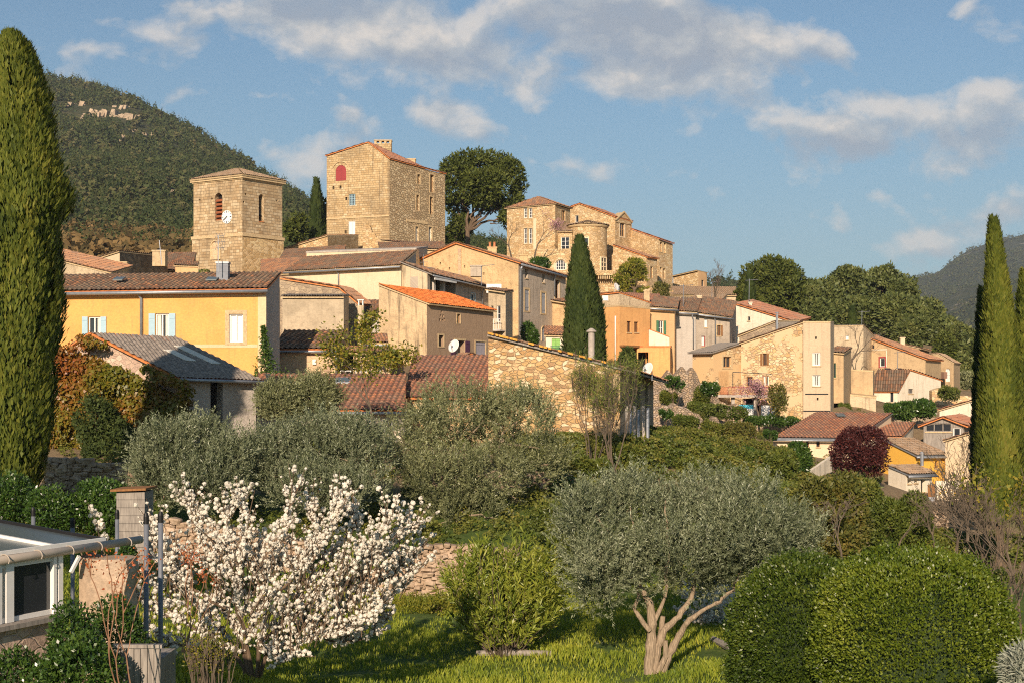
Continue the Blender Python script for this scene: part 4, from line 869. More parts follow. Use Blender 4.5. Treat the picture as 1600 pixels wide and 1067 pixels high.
h.win(0,1100.5,495,1105.5,511.5,nx=1,ny=1,pane='white_paint'); h.win(0,1120.5,508.5,1126,525,frame='brown_wood',nx=2,ny=1,shut='right',shmat='brown_wood',surround='stone_trim',sw=.1); h.win(0,1096,525,1102,541,frame='red_sh',nx=1,ny=1,pane='white_paint',name='door'); h.pipe(0,1117,494,550,r=.06); h.build()
h=House('white_gabled_house','off white house with broad red edged gable and dark loggia','house',(1117,489,132),(1240,504,127),(1262,498,132.5),550,'white',walls2='grey_rubble'); h.roof('gableAB','r_red',(1149,475.7),over=(.25,.2),deck='edge_orange')
h.win(0,1139,497,1146,514,frame=None,pane='dark_int',depth=.8,name='loggia'); h.win(0,1168,495,1172,501.5,frame='grey_wood',nx=1,ny=1); h.win(0,1141,522,1144,525.5,frame=None,pane='dark_int',depth=.2); h.build()
h.chimney(1170,472,1175,481,131,'white')
h=House('stone_outhouse','low rubble stone outhouse with sloping top in front of the white gable','outhouse',(1155,526.5,121),(1212.5,503.5,119),(1249,502.5,122.5),565,'grey_rubble',walls2='grey_render'); h.roof('mono','r_tan',over=(.12,.12),w=.25); h.build()
p=at(1214,520,117.5); o=empty('flue',tuple(p),'tall thin zinc flue on the garden house roof','flue'); mb=MB(); mb.tube([p+Vector((0,0,-.3)),p+Vector((0,0,1.55))],.1,10); mb.build('pipe',M['zinc'],o); mb=MB(); mb.lathe(p+Vector((0,0,1.6)),[(0,0),(.16,0),(.12,.08),(0,.1)],10); mb.build('cap',M['zinc'],o)
h=House('garden_house','large peeling house with timber windows and balcony above the garden','house',(1158,538,113),(1256,505,110.5),(1275,506,116),655,'peeled',walls2='peeled'); h.roof('mono','r_brown',over=(.12,.12),w=.24)
h.win(0,1191.5,552,1198,571,frame='brown_wood',nx=2,ny=1,shut='open',shmat='brown_wood',surround='stone_trim',sw=.08); h.win(0,1166.5,588,1176,603,frame='brown_wood',nx=2,ny=1); h.win(0,1191,586,1202,603,frame='tan_wood',nx=2,ny=1,curtain=True); h.win(0,1160,622,1186,650,frame=None,pane='dark_int',depth=.8,sill=False,name='undercroft'); h.build()
h=House('garden_house_wing','low stone wing with grey sheet roof and a big orange timber window','house wing',(1082,551.5,113),(1114.5,551,111.5),(1160,537,113.4),650,'ochre_peeled'); h.roof('mono','grey_wood',over=(.45,.15),w=.2,deck='grey_wood',amp=.03)
h.win(1,1130,557,1142.5,574,frame='tan_wood',nx=2,ny=1,surround='stone_trim',sw=.18,depth=.2); h.build()
# balcony of the garden house
bo=empty('balcony',tuple(at(1122,622,108)),'long concrete balcony with lattice and timber screen on the garden house','balcony'); a=at(1122,620.5,108.3); b=at(1209,620.5,108); mb=MB(); mb.box(a,b-a,(0,3.2,0),(0,0,.2)); mb.build('slab',M['conc'],bo)
for x in (1143,1178,1205): mb=MB(); mb.box(at(x,655,108.6),(.25,0,0),(0,.25,0),(0,0,1.7)); mb.build('post',M['conc'],bo)
mb=MB()
for k in range(9): mb.box(at(1123,602,108.4)+Vector((k*.085,0,0)),(.065,0,0),(0,.04,0),(0,0,1.1))
mb.build('timber_screen',M['tan_wood'],bo)
mb=MB()
for k in range(8):
    x=1124+k*1.45; mb.bar(at(x,616,108.35),at(x+3,604,108.35),.03); mb.bar(at(x+3,616,108.33),at(x,604,108.33),.03)
mb.build('lattice',M['terracotta'],bo)
mb=MB(); mb.bar(at(1137,604,108.3),at(1209,604,108),.05)
for k in range(40): x=1137+k*1.8; mb.bar(at(x,617,108.2),at(x,604,108.2),.022)
mb.build('railing',M['red_sh'],bo)
# pergola bars
mb=MB(); mb.bar(at(1145,581,108.2),at(1205,584,108),.05); mb.bar(at(1145,581,108.2),at(1145,604,108.2),.05); mb.build('pergola_bar',M['iron'],bo)
# laundry
def cloth(name,label,x0,y0,x1,y1,D,mat,seed):
    a=at(x0,y0,D); b=at(x1,y1,D); nx,nz=16,8; V=[];Fc=[]
    for j in range(nz+1):
        for i in range(nx+1): u=i/nx; v=j/nz; V.append((a.x+(b.x-a.x)*u,a.y+.10*math.sin(u*17+seed+v)*(.3+v),a.z+(b.z-a.z)*v*(1+.08*math.sin(u*9+seed))))
    for j in range(nz):
        for i in range(nx): q=j*(nx+1)+i; Fc.append((q,q+nx+1,q+nx+2,q+1))
    mb=MB(); mb.v=V; mb.f=Fc; mb.uv=[(0,0)]*(4*len(Fc)); mb.mi=[0]*len(Fc)
    n0=len(V); mb.v=V+[(x,y+.015,z) for x,y,z in V]; mb.f=Fc+[tuple(i+n0 for i in f[::-1]) for f in Fc]; mb.uv*=2; mb.mi*=2
    o=mb.build(name,M[mat],None,tuple(b),smooth=True); return tag(o,label,'laundry')
cloth('towel','turquoise towel drying under the balcony',1152,632,1177,641,107.6,'blue_cloth',0); cloth('towel','pale towel hanging below the turquoise one',1155,638,1178,648,107.4,'white_cloth',2)
cloth('sheet','white sheet drying by the small red leaved tree',1189,633,1203,652,107.5,'white_cloth',4); cloth('sheet','white sheet at the right end of the washing line',1205,634,1216,648,107.6,'white_cloth',1)
# --- slim tower house
h=House('slim_tower_house','slim flat topped beige tower house with two white windows','house',(1255,505,109),(1297.5,505,109),(1303,505,113.5),662,'tower_render'); h.roof('flat','stone_trim',over=(.02,0))
h.win(0,1269.5,550.5,1282,571,nx=2,ny=1,curtain=True); h.win(0,1269.5,585.5,1282,603,nx=2,ny=1,curtain=True)
for x,y in ((1275,528),(1277.5,623)): h.win(0,x-1.4,y-2,x+1.4,y+2,frame=None,pane='dark_int',depth=.2,name='vent_hole',sill=False)
h.band(0,1258,614.5,1294,616,'iron',.05,'drip_ledge'); h.band(0,1255.2,641,1297,642.5,'iron',.05,'drip_ledge'); h.build()
h=block('village_house','small brick coloured house joined to the right of the slim tower','house',(1297,552,113.5),(1318,553.5,113),(1330,545,118),606,'tan','r_brown',over=(.2,.1)); h.win(0,1297.8,567,1306,590,frame='green_sh',nx=2,ny=1,minw=.35); h.build()
h=block('old_wall_house','weathered roofless wall behind a bare tree right of the slim tower','house',(1292,511,139),(1349,510,137),(1366,526,141),600,'pale_old','conc','mono',over=(.02,.02),flat=True); h.win(0,1321,524,1326,531,nx=1,ny=1,pane='white_paint'); h.build()
# --- houses on the right
h=House('tan_house','tan stone house with long red verge and red framed window','house',(1340,522.5,141),(1446,561.5,136.5),(1470,563.5,140.5),605,'tan'); h.roof('mono','r_oldorange',over=(.25,.2),deck='edge_orange'); h.win(0,1374.6,559,1382.7,573,nx=1,ny=1,surround='red_sh',sw=.12)
h.win(0,1362,539,1366,545,frame='brown_wood',nx=1,ny=1); h.band(0,1362,545.5,1386,547,'white',.02); h.band(0,1384.5,547.2,1386,573,'white',.02); h.build()
h=block('village_house','upper tan house with square chimney behind the red verge','house',(1388,534.5,152),(1436,545,149.5),(1452,549,152),580,'tan','r_oldorange',over=(.25,.1)); h.chimney(1407,527,1414,541,150,'beige'); h.build()
h=House('tan_villa','tan house at far right with arched window and brick balcony','house',(1444,557,144.5),(1490,568.5,142),(1500,570,147),622,'tan'); h.roof('gableAB','r_tan',(1464,553),over=(.05,.05)); h.win(0,1477,575,1484.5,596,arch=True,pane='white_paint',nx=2,ny=2); h.win(0,1450,565.5,1459.5,580,frame='red_sh',nx=2,ny=1,pane='white_paint'); h.build()
a=at(1457,591,142); b=at(1480,591,141); mb=MB(); mb.box(a,b-a,(0,1.2,0),(0,0,.65)); o=mb.build('brick_balcony',M['r_red'],None,tuple(a)); tag(o,'small brick red balcony on the far right tan house','balcony')
h=House('pale_house','pale white house with dark mossy roof and solar panels','house',(1356,609.5,124.4),(1402,609.5,123.5),(1470,595,127),648,'white'); h.roof('gableBC','r_brown',(1420,578.6),over=(.25,.15),deck='edge_orange'); h.win(1,1419.5,607,1427,614.5,frame='grey_wood',nx=2,ny=1); h.win(0,1391,612,1396,628,frame='grey_wood',nx=1,ny=1) ; h.build()
h.chimney(1394,576,1402,597,125,'beige_old')
mb=MB()
for x in (1386,1404): a=at(x,583.5,126.4); mb=MB(); mb.box(a+Vector((0,0,.1)),(.5,0,0),(0,.9,.35),(0,0,.06)); mb.build('solar_panel',M['glass'],h.root)
for (lab,A_,B_,C_,bs,w_) in (('weathered concrete terrace block right of the slim tower',(1319,579,119.5),(1364,581,119),(1366,581,123),612,'tan'),('stained lower wall block with tile coping right of the arch',(1318,617,117.3),(1368.5,622,117),(1369,620,119),650,'pale_old')):
    h=block('terrace_block',lab,'terrace wall',A_,B_,C_,bs,w_,'stone_trim','flat',over=(.03,0)); h.build()
h=House('arched_stone_block','rough stone block with a dark arch at the slim tower foot','ruin',(1296.5,599,116),(1320,602,115.6),(1322,600,119),650,'tan_rubble'); h.win(0,1297.5,597,1311,655,frame=None,pane='dark_int',depth=.35,arch=True,name='archway',sill=False); h.roof('flat','stone_trim',over=(.03,0)); h.build()
h=block('low_gable_shed','low white shed end with red verge beside the right cypresses','shed',(1468,642,112),(1524,626,110.5),(1530,628,115),672,'white','r_red',over=(.15,.12)); h.build()
rough_wall('garden_wall','long dry stone terrace wall below the pale house','wall',[(1368,650,668,113),(1420,650,668,113),(1462,652,668,112.5),(1530,656,668,112)],113,.8,'grey_rubble',5)
rough_wall('garden_wall','crumbling stone wall between the pale house and right cypresses','wall',[(1456,612,640,121),(1470,606,640,121),(1488,618,640,121),(1525,620,640,121)],121,.8,'tan_rubble',6)
rough_wall('garden_wall','pale retaining wall below the garden house washing line','wall',[(1160,664,690,106),(1215,662,690,106),(1262,664,690,106)],106,.6,'grey_rubble',7)
rough_wall('cliff_wall','tall rubble garden cliff between the barn and balcony','wall',[(1018,590,682,100.5),(1045,583,682,101),(1082,575,682,102),(1100,600,690,103),(1125,622,690,104),(1160,640,690,105)],102,1.5,'wall_rubble',9,rough=.3)
rough_wall('cliff_wall','lower ochre rubble terrace wall right of the stone barn','wall',[(1020,642,700,92),(1045,630,700,92.5),(1062,640,700,93),(1085,640,700,93.5),(1100,655,700,94),(1128,662,700,95)],93,1,'wall_rubble',10,rough=.35)
# --- red roof house lower right
h=House('red_tiled_house','cream house with a wide red tile roof at the lower right','house',(1208,684,96),(1330,685.5,96.5),(1392,647,104.5),722,'cream'); h.roof('mono','r_red',over=(.35,.15),deck='zinc',w=.25,amp=.06); h.gutter(0,.35,mat='zinc')
h.win(0,1259,688,1264,698,frame='brown_wood',nx=1,ny=1); h.win(0,1275.5,688,1281,698,frame='brown_wood',nx=1,ny=1); h.win(0,1248,688,1254,706,shut='closed',shmat='green_sh'); h.build()
a=at(1308,656,102.2); mb=MB(); mb.box(a+Vector((0,0,.28)),(.6,0,0),(0,.8,.15),(0,0,.07)); mb.build('roof_light',M['glass_roof'],h.root)
h=block('village_house','white ended house with brown red roof behind the purple tree','house',(1345,682.5,99),(1405,683.5,98.5),(1427,661.5,105),722,'white','r_red',over=(.3,.15),deck='edge_orange',amp=.06); h.build()
rough_wall('garden_wall','low rendered wall with tile coping left of the purple tree','wall',[(1263,739,750,84),(1263,738,750,84),(1300,712,745,88)],84,.4,'white',11,rough=.01)
h=House('yellow_cottage','small mustard yellow cottage with tan tile roof and flue','cottage',(1377,685.5,94.6),(1429,711.5,92),(1476,711.5,93.8),742,'mustard'); h.roof('mono','r_tan',over=(.25,.15),deck='zinc',w=.25,amp=.06); h.gutter(1,.25); h.win(1,1461,720,1465,731,frame='brown_wood',nx=1,ny=1); h.build()
p=at(1440.5,727,90.5); o=empty('flue',tuple(p),'short zinc flue on the yellow cottage wall','flue'); mb=MB(); mb.tube([p,p+Vector((0,0,.75))],.11,10); mb.build('pipe',M['zinc'],o); mb=MB(); mb.lathe(p+Vector((0,0,.78)),[(0,0),(.15,0),(.1,.1),(0,.12)],10); mb.build('cap',M['zinc'],o)
h=House('garden_shed','tan roofed shed with three small openings below the yellow cottage','shed',(1388,729,88.5),(1415,741.5,87),(1456,740.5,88.6),772,'white'); h.roof('mono','r_tan',over=(.3,.12),deck='zinc',w=.25); 
for x0,y0,x1,y1 in ((1418,748,1423.5,755),(1428.5,748,1433.5,754),(1439,749,1446,768)): h.win(1,x0,y0,x1,y1,frame=None,pane='dark_int',depth=.25)
h.gutter(1,.3,r=.06); h.build()
mb=MB(); a=at(1450,788,85.5); mb.box(a,(.42,0,0),(0,.08,0),(0,0,1.2)); o=mb.build('wooden_door',M['brown_wood'],None,tuple(a)); tag(o,'brown wooden garden door beside the shed','door'); mb=MB(); mb.box(a+Vector((.02,-.012,.02)),(.38,0,0),(0,.012,0),(0,0,.45)); mb.build('lower_panel',M['grey_sh'],o)
a=at(1463,792,86.3); b=at(1500,792,86.3); w_=b.x-a.x; mb=MB(); mb.box(a,(w_,0,0),(0,.25,0),(0,0,1.6)); o=mb.build('painted_wall',M['white'],None,tuple(a)); tag(o,'white garden wall painted with a yellow swirl','wall'); mb=MB()
for k in range(22):
    t_=k/22*4*math.pi; r0=.1+.02*k; q=at(1482,771,86.28); p0=q+Vector((math.cos(t_)*r0*1.3,0,math.sin(t_)*r0*.7)); t2=(k+1)/22*4*math.pi; r1=.1+.02*(k+1); p1=q+Vector((math.cos(t2)*r1*1.3,0,math.sin(t2)*r1*.7)); mb.bar(p0,p1,.1,.012)
mb.build('swirl',M['graf'],o)
h=House('timber_gable_house','grey timber house with dark glazed gable and red roof','house',(1443,665,103.5),(1506,665,102.5),(1530,661,107),715,'grey_wood'); h.roof('gableAB','r_red',(1474.5,653),over=(.35,.3),deck='edge_orange'); h.win(0,1446,660.5,1487,674,frame='grey_wood',nx=3,ny=1,pane='glass',depth=.1); h.win(0,1489.5,668,1501,682,frame='white_paint',nx=1,ny=1); h.build()
h=block('village_house','plain pale wall end with sloping verge left of right cypresses','house',(1477,690,93.4),(1524,676,92),(1532,678,95),770,'beige','r_oldorange',over=(.15,.12)); h.build()

# ---- small rooftop aerials
for px,rw,D_,hh,lb in ((1112,466,149,1.8,'thin aerial on the tan roofs below the skyline cabin'),(1346,524,139,2.4,'television aerial at the left end of the long red verge'),(1067,480,118,1.9,'slanted aerial on the grey terrace roof'),(1170,470,131,2.0,'small aerial beside the white gable chimney'),(1402,575,125,1.5,'aerial by the chimney of the mossy roofed pale house'),(905,447,128,1.6,'aerial on the roofs left of the orange house')):
    a=at(px,rw,D_); r=empty('antenna',tuple(a),lb,'antenna'); mb=MB(); mb.tube([a+Vector((0,0,-.8)),a+Vector((.05,0,hh))],.03,5); mb.build('mast',M['zinc'],r); mb=MB(); mb.tube([a+Vector((-.3,0,hh-.15)),a+Vector((.9,.2,hh-.05))],.022,4)
    for k in range(4): mb.tube([a+Vector((k*.25-.1,-.25,hh-.13+k*.02)),a+Vector((k*.25-.1,.3,hh-.13+k*.02))],.014,4)
    mb.build('aerial',M['zinc'],r)
# ================================================================ terrain
CT=[(x,y,z) for x,y,z in CTRL]
for px,rw,D in ((100,1060,26),(400,1055,31),(700,1050,31),(1000,1060,31),(1150,1030,31),(400,985,36),(560,960,38),(700,955,39),(870,945,40),(1100,960,38),(1300,1000,32),(1500,1000,32),(1700,960,36),(-100,960,28)):
    p=at(px,rw,D); CT.append(tuple(p))
for x,y,z in ((-12,44,-4.6),(-4,46,-4.5),(4,47,-4.4),(0,52,-3.8),(-10,52,-3.4),(8,54,-3.8),(-18,50,-4),(-22,55,-3.4),(-26,60,-3),(16,50,-6.5),(22,46,-7),(30,60,-8),(20,62,-7),(14,66,-5.5),(26,75,-8),(40,90,-8.5),(0,14,-6.2),(12,12,-6.3),(-14,14,-4.5),(30,20,-7),(-30,30,-4),(0,0,-6),(20,0,-6),(-20,0,-6),(17,80,-5.6),(24,80,-7.6),(26,85,-7),(23,70,-8.2),(28,66,-9),(30,75,-8.4),(27,92,-6.6),(60,110,-8),(60,150,-8),(80,60,-9),(70,200,-2),(40,200,2),(0,210,12),(-30,200,14),(-60,170,10),(-70,120,4),(-60,90,0),(-60,60,-2),(-90,200,14),(-60,240,19),(-100,240,20),(-30,240,17),(-120,200,14),(20,230,6),(60,260,0),(35,165,3),(30,215,6)): CT.append((x,y,z))
CT=np.array(CT)
def ground(x,y):
    x=np.atleast_1d(np.asarray(x,dtype=float)); y=np.atleast_1d(np.asarray(y,dtype=float)); out=np.empty(x.shape)
    fx,fy=x.ravel(),y.ravel(); o=np.empty(fx.shape)
    for i in range(0,len(fx),4000):
        d2=(fx[i:i+4000,None]-CT[None,:,0])**2+(fy[i:i+4000,None]-CT[None,:,1])**2
        w=1/(d2+2.5)**1.7; o[i:i+4000]=(w*CT[None,:,2]).sum(1)/w.sum(1)
    r=np.hypot(fx,fy-90); far=np.clip((r-190)/200,0,1); far=far*far*(3-2*far); o=o*(1-far)+(-6)*far
    o=o+(vnoise(np.stack([fx,fy,0*fx],-1),.35,5)-.5)*.35*np.clip((r-0)/30+.3,0,1)
    return o.reshape(x.shape)
def gz(x,y): return float(ground(x,y)[0])
t=NT('ground_mix'); o_=t.obj(); n1=t.noise(o_,.12,6); n2=t.noise(o_,2.2,6,.7); n3=t.noise(o_,14,4)
gc=t.ramp(n2,[(.3,(.045,.075,.012)),(.5,(.075,.12,.02)),(.7,(.13,.15,.04))]); dc=t.ramp(n2,[(.3,(.16,.11,.06)),(.55,(.26,.19,.11)),(.75,(.14,.13,.05))])
yy=t.n('ShaderNodeSeparateXYZ',{0:o_}).outputs[1]; f=t.math('ADD',t.ramp(t.math('DIVIDE',yy,100.),[(.42,0),(.56,.75)]),t.math('MULTIPLY',t.math('SUBTRACT',n1,.5),1.6))
t.col(t.mix(t.ramp(f,[(.35,0),(.6,1)]),gc,dc)); t.b.inputs['Roughness'].default_value=1; t.bump(t.math('ADD',n2,n3),.8,.08); M['ground']=t.m
gx=np.unique(np.concatenate([np.arange(-75,76,1.25),np.linspace(75,400,30),-np.linspace(75,400,30),np.linspace(400,5500,14),-np.linspace(400,5500,14)]))
gy=np.unique(np.concatenate([np.arange(0,215,1.25),np.linspace(215,500,24),np.linspace(500,5500,14),-np.linspace(1,600,14)]))
X,Y=np.meshgrid(gx,gy); Zg=ground(X,Y); nx,ny=len(gx),len(gy)
V=np.stack([X,Y,Zg],-1).reshape(-1,3); I=np.arange(nx*ny).reshape(ny,nx); Fq=np.stack([I[:-1,:-1],I[:-1,1:],I[1:,1:],I[1:,:-1]],-1).reshape(-1,4)
o=np_mesh('ground',V,4,M['ground'],faces=Fq,smooth=True); o['kind']='structure'
# ---- mountains
def mtn_mat(name,a,b,c,rock,sc,rk=.62):
    t=NT(name); o_=t.obj(); n1=t.noise(o_,sc,8,.65); n2=t.noise(o_,sc*.12,5); n3=t.noise(t.map(o_,(1,1,2.5)),sc*.35,7,.7)
    c0=t.ramp(n1,[(.35,a),(.52,b),(.68,c)]); c0=t.mix(t.ramp(t.math('ADD',t.math('MULTIPLY',n3,.75),t.math('MULTIPLY',n2,.3)),[(rk,0),(rk+.03,1)]),c0,rock)
    t.col(c0); t.b.inputs['Roughness'].default_value=1; t.bump(n1,1.,4.); return t.m
M['hill']=mtn_mat('wooded_hillside',(.03,.038,.014),(.06,.065,.024),(.12,.10,.045),(.40,.31,.20),.12,.66)
M['far_hill']=mtn_mat('far_wooded_mountain',(.022,.032,.016),(.04,.05,.022),(.075,.075,.04),(.34,.29,.22),.03,.60)
def interp(pts,x): return np.interp(x,[p[0] for p in pts],[p[1] for p in pts])
def mountain(name,crest,D1,D0,row0,mat,nu=140,nv=60,jag=6,seed=1,bulge=.12,pw=.85):
    xs=np.linspace(crest[0][0],crest[-1][0],nu); V=[]
    D1=np.array([[a,b] for a,b in D1])
    for j in range(nv+16):
        tt=j/nv
        dc=np.interp(xs,D1[:,0],D1[:,1]); zc=(HOR-interp(crest,xs))/F*dc; z0=(HOR-np.interp(xs,[crest[0][0],crest[-1][0]],row0))/F*D0
        k=np.minimum(tt,1.); D=D0+(dc-D0)*k; prof=k+bulge*np.sin(math.pi*k)
        rz=np.interp(xs,[crest[0][0],crest[-1][0]],row0)+(interp(crest,xs)-np.interp(xs,[crest[0][0],crest[-1][0]],row0))*np.minimum(tt,1.)**pw; z=(HOR-rz)/F*D
        if tt>1: D=dc+(tt-1)*dc*1.2; z=zc-(tt-1)*zc*1.7
        x=(xs-800)/F*(D0+(dc-D0)*np.minimum(tt,1.)) ; 
        nz=(fbm(np.stack([x,D,0*x],-1),.012 if dc.max()<1500 else .005,seed,4)-.5)*jag*min(1,4*k.max()*(1 if tt<=1 else 1))*(np.sin(np.pi*np.clip(tt,0,1))*.9+.12)
        V.append(np.stack([x,D,z+nz],-1))
    V=np.array(V); VV=V; sk=V[0].copy(); sk[:,1]*=.72; sk[:,0]*=.72; sk[:,2]=-14; V=np.concatenate([sk[None],V]); I=np.arange(V.shape[0]*nu).reshape(V.shape[0],nu); Fq=np.stack([I[:-1,:-1],I[:-1,1:],I[1:,1:],I[1:,:-1]],-1).reshape(-1,4)
    o=np_mesh(name,V.reshape(-1,3),4,mat,faces=Fq,smooth=True); o['kind']='structure'; return VV
crestL=[(-260,70),(-100,85),(0,103),(60,120),(100,127),(150,138),(200,155),(250,182),(300,207),(350,237),(400,270),(440,293),(480,322),(520,347),(600,376),(700,400),(800,425)]
VL=mountain('wooded_hill',crestL,[(-260,1150),(100,1050),(400,800),(800,520)],240,[415,440],M['hill'],jag=20,seed=3)
crestR=[(1180,492),(1300,478),(1405,447),(1420,439),(1450,430),(1470,426),(1485,411),(1500,399),(1520,389),(1545,379),(1580,371),(1600,367),(1700,352),(1900,330),(2150,340)]
VR=mountain('far_mountain',crestR,[(1180,2300),(1600,2700),(2150,2700)],900,[560,545],M['far_hill'],jag=70,seed=9,bulge=.06)
crestM=[(1020,462),(1060,460),(1105,452),(1140,452),(1200,462),(1330,482)]
VM=mountain('distant_ridge',crestM,[(1020,700),(1330,700)],420,[500,500],M['hill'],nu=40,nv=14,jag=5,seed=12)
# ---- small forest trees scattered over the slopes
def tuft(seed,kind,n=46,ls=1.):
    r=np.random.default_rng(seed); q=[]
    if kind=='conifer':
        h=r.random(n)**.8; a=r.random(n)*2*np.pi; rad=.30*(1-h)**.8*(.6+.4*r.random(n)); P=np.stack([np.cos(a)*rad,np.sin(a)*rad,.12+h*.86],-1); s=.20*(1.15-h)
    else:
        d=unit(r.normal(size=(n,3))); P=d*np.array([.42,.42,.36])*(.65+.35*r.random((n,1)))+np.array([0,0,.5]); s=np.full(n,.24*ls)
    dd=unit(r.normal(size=(n,3))+np.array([0,0,-.2])); nn=unit(np.stack([P[:,0],P[:,1],P[:,2]*.4],-1)+.6*r.normal(size=(n,3)))
    u=unit(np.cross(nn,dd)); v=np.cross(nn,u); s=s[:,None]
    V=np.stack([P-u*s*.6,P-v*s*.5,P+u*s*.6,P+v*s*.5],1); return V
def scatter(name,pos,hts,seed,mat,frac=.6,n=46,label=None,ls=1.):
    r=np.random.default_rng(seed); T=[tuft(seed+k,'conifer' if k<4 else 'round',n,ls) for k in range(7)]; out=[];rn=[]
    kinds=np.where(r.random(len(pos))<frac,r.integers(0,4,len(pos)),r.integers(4,7,len(pos)))
    for k in range(7):
        m=kinds==k; p=pos[m]; hh=hts[m]*(1 if k<4 else .8); a=r.random(len(p))*6.28; c,s=np.cos(a),np.sin(a); B=T[k]
        W=np.empty((len(p),)+B.shape); wd=hh*(1 if k<4 else 1.15)
        W[...,0]=(B[None,...,0]*c[:,None,None]-B[None,...,1]*s[:,None,None])*wd[:,None,None]+p[:,0,None,None]; W[...,1]=(B[None,...,0]*s[:,None,None]+B[None,...,1]*c[:,None,None])*wd[:,None,None]+p[:,1,None,None]; W[...,2]=B[None,...,2]*hh[:,None,None]+p[:,2,None,None]
        base=r.random(len(p)); base=np.where(k<4,base*.6,.35+base*.65); rn.append(np.repeat((base[:,None]+r.normal(size=(len(p),n))*.06).clip(0,1).ravel(),4)); out.append(W.reshape(-1,3))
    o=np_mesh(name,np.concatenate(out),4,mat,rnd=np.concatenate(rn)); o['kind']='stuff'
    if label: o['label']=label
    return o
def on_grid(V,n,seed,lo=0,hi=1.0,nv=60):
    r=np.random.default_rng(seed); a=r.random(n)*(V.shape[1]-1.001); b=(lo+(hi-lo)*r.random(n))*nv; i=a.astype(int); j=b.astype(int); fa=(a-i)[:,None]; fb=(b-j)[:,None]
    return V[j,i]*(1-fa)*(1-fb)+V[j,i+1]*fa*(1-fb)+V[j+1,i]*(1-fa)*fb+V[j+1,i+1]*fa*fb
M['forest']=leafmat('forest_foliage',[(.036,.056,.018),(.055,.078,.024),(.08,.095,.03),(.10,.105,.036),(.135,.12,.05)],.15,.7,.15)
M['far_forest']=leafmat('far_forest_foliage',[(.035,.055,.02),(.05,.07,.025),(.07,.08,.03),(.09,.09,.04)],.15,.7,.15)
P=on_grid(VL,24000,5,.05,1.02); gap=fbm(P*np.array([1,1,1.6]),.02,31,3); cl=np.zeros(len(P),bool)
pxs=P[:,0]/P[:,1]*F+800; rws=HOR-P[:,2]/P[:,1]*F
cl=((np.abs(pxs-160)<65)&(np.abs(rws-180-(pxs-150)*.06)<15))|((np.abs(pxs-212)<32)&(np.abs(rws-211)<11))|((np.abs(pxs-274)<16)&(np.abs(rws-304)<11))
keep=(gap<.66)&~(cl&(rng.random(len(P))<.93)); P=P[keep]; dep=P[:,1]
P=P[(P[:,0]/P[:,1]*F+800)>-262]
scatter('hillside_forest',P-np.array([0,0,.6]),4.2+rng.random(len(P))*5.2*np.clip(P[:,1]/700,.5,1.1),3,M['forest'],.66,26,'dense dark pine and oak forest covering the left hill')
P=on_grid(VR,16000,6,.2,1.0); P=P[fbm(P,.006,41,3)<.62]; pxs=P[:,0]/P[:,1]*F+800; P=P[(pxs>1380)&(pxs<1680)]
scatter('mountain_forest',P-np.array([0,0,1]),6+rng.random(len(P))*8,4,M['far_forest'],.55,14,'bluish forest on the far right mountain')
P=on_grid(VM,500,7,.3,1.0,14); scatter('ridge_forest',P-np.array([0,0,.5]),6+rng.random(len(P))*5,8,M['far_forest'],.6,40,'small dark trees on the low ridge behind the skyline cabin')
# cliffs of pale rock
M['rock']=simple('pale_limestone',(.42,.32,.21),.95,0,.35,.25,.6)
def cliff(items,name):
    mb=MB(); rr=random.Random(2)
    for px,rw,wpx,hpx,D in items:
        a=at(px-wpx/2,rw+hpx/2,D); b=at(px+wpx/2,rw+hpx/2,D); n=max(3,int(wpx/3.6)); hz=hpx/F*D; w_=b.x-a.x
        for k in range(n):
            x=a.x+w_*(k+rr.uniform(-.6,.6))/n; hh=hz*rr.choice((.25,.35,.5,.65,.8))*rr.uniform(.8,1.1); y=D+rr.uniform(-8,8); dz=rr.uniform(-.35,.35)*hz; a.z+=dz
            P0=[Vector((x-w_*.3/n,y,a.z-4)),Vector((x+w_*1.7/n,y+rr.uniform(-3,3),a.z-4)),Vector((x+w_*1.5/n,y+5,a.z+hh*rr.uniform(.75,1))),Vector((x,y+4+rr.uniform(-1,2),a.z+hh))]
            bk=[p+Vector((0,14,0)) for p in P0]; a.z-=dz; mb.face(P0); mb.face([P0[3],P0[2],bk[2],bk[3]]); mb.face([P0[1],bk[1],bk[2],P0[2]]); mb.face([bk[0],P0[0],P0[3],bk[3]])
    o=mb.build(name,M['rock']); o['kind']='structure'
def hillD(px,rw):
    x=VL[...,0]/VL[...,1]*F+800; r=HOR-VL[...,2]/VL[...,1]*F; k=np.argmin((x-px)**2+(r-rw)**2+1e6*(np.arange(VL.shape[0])[:,None]>60)); return VL.reshape(-1,3)[k,1]
cliff([(x,y,w,hh,hillD(x,y+hh/2)-9) for x,y,w,hh in ((145,174,36,11),(168,174,34,10),(192,176,26,10),(208,179,14,8),(120,160,24,5),(150,159,30,4),(185,163,26,5),(210,203,26,8),(232,208,16,6),(190,213,10,5),(265,296,10,8),(277,297,12,12),(258,218,7,5),(66,125,12,5),(295,309,10,7))],'limestone_cliff')
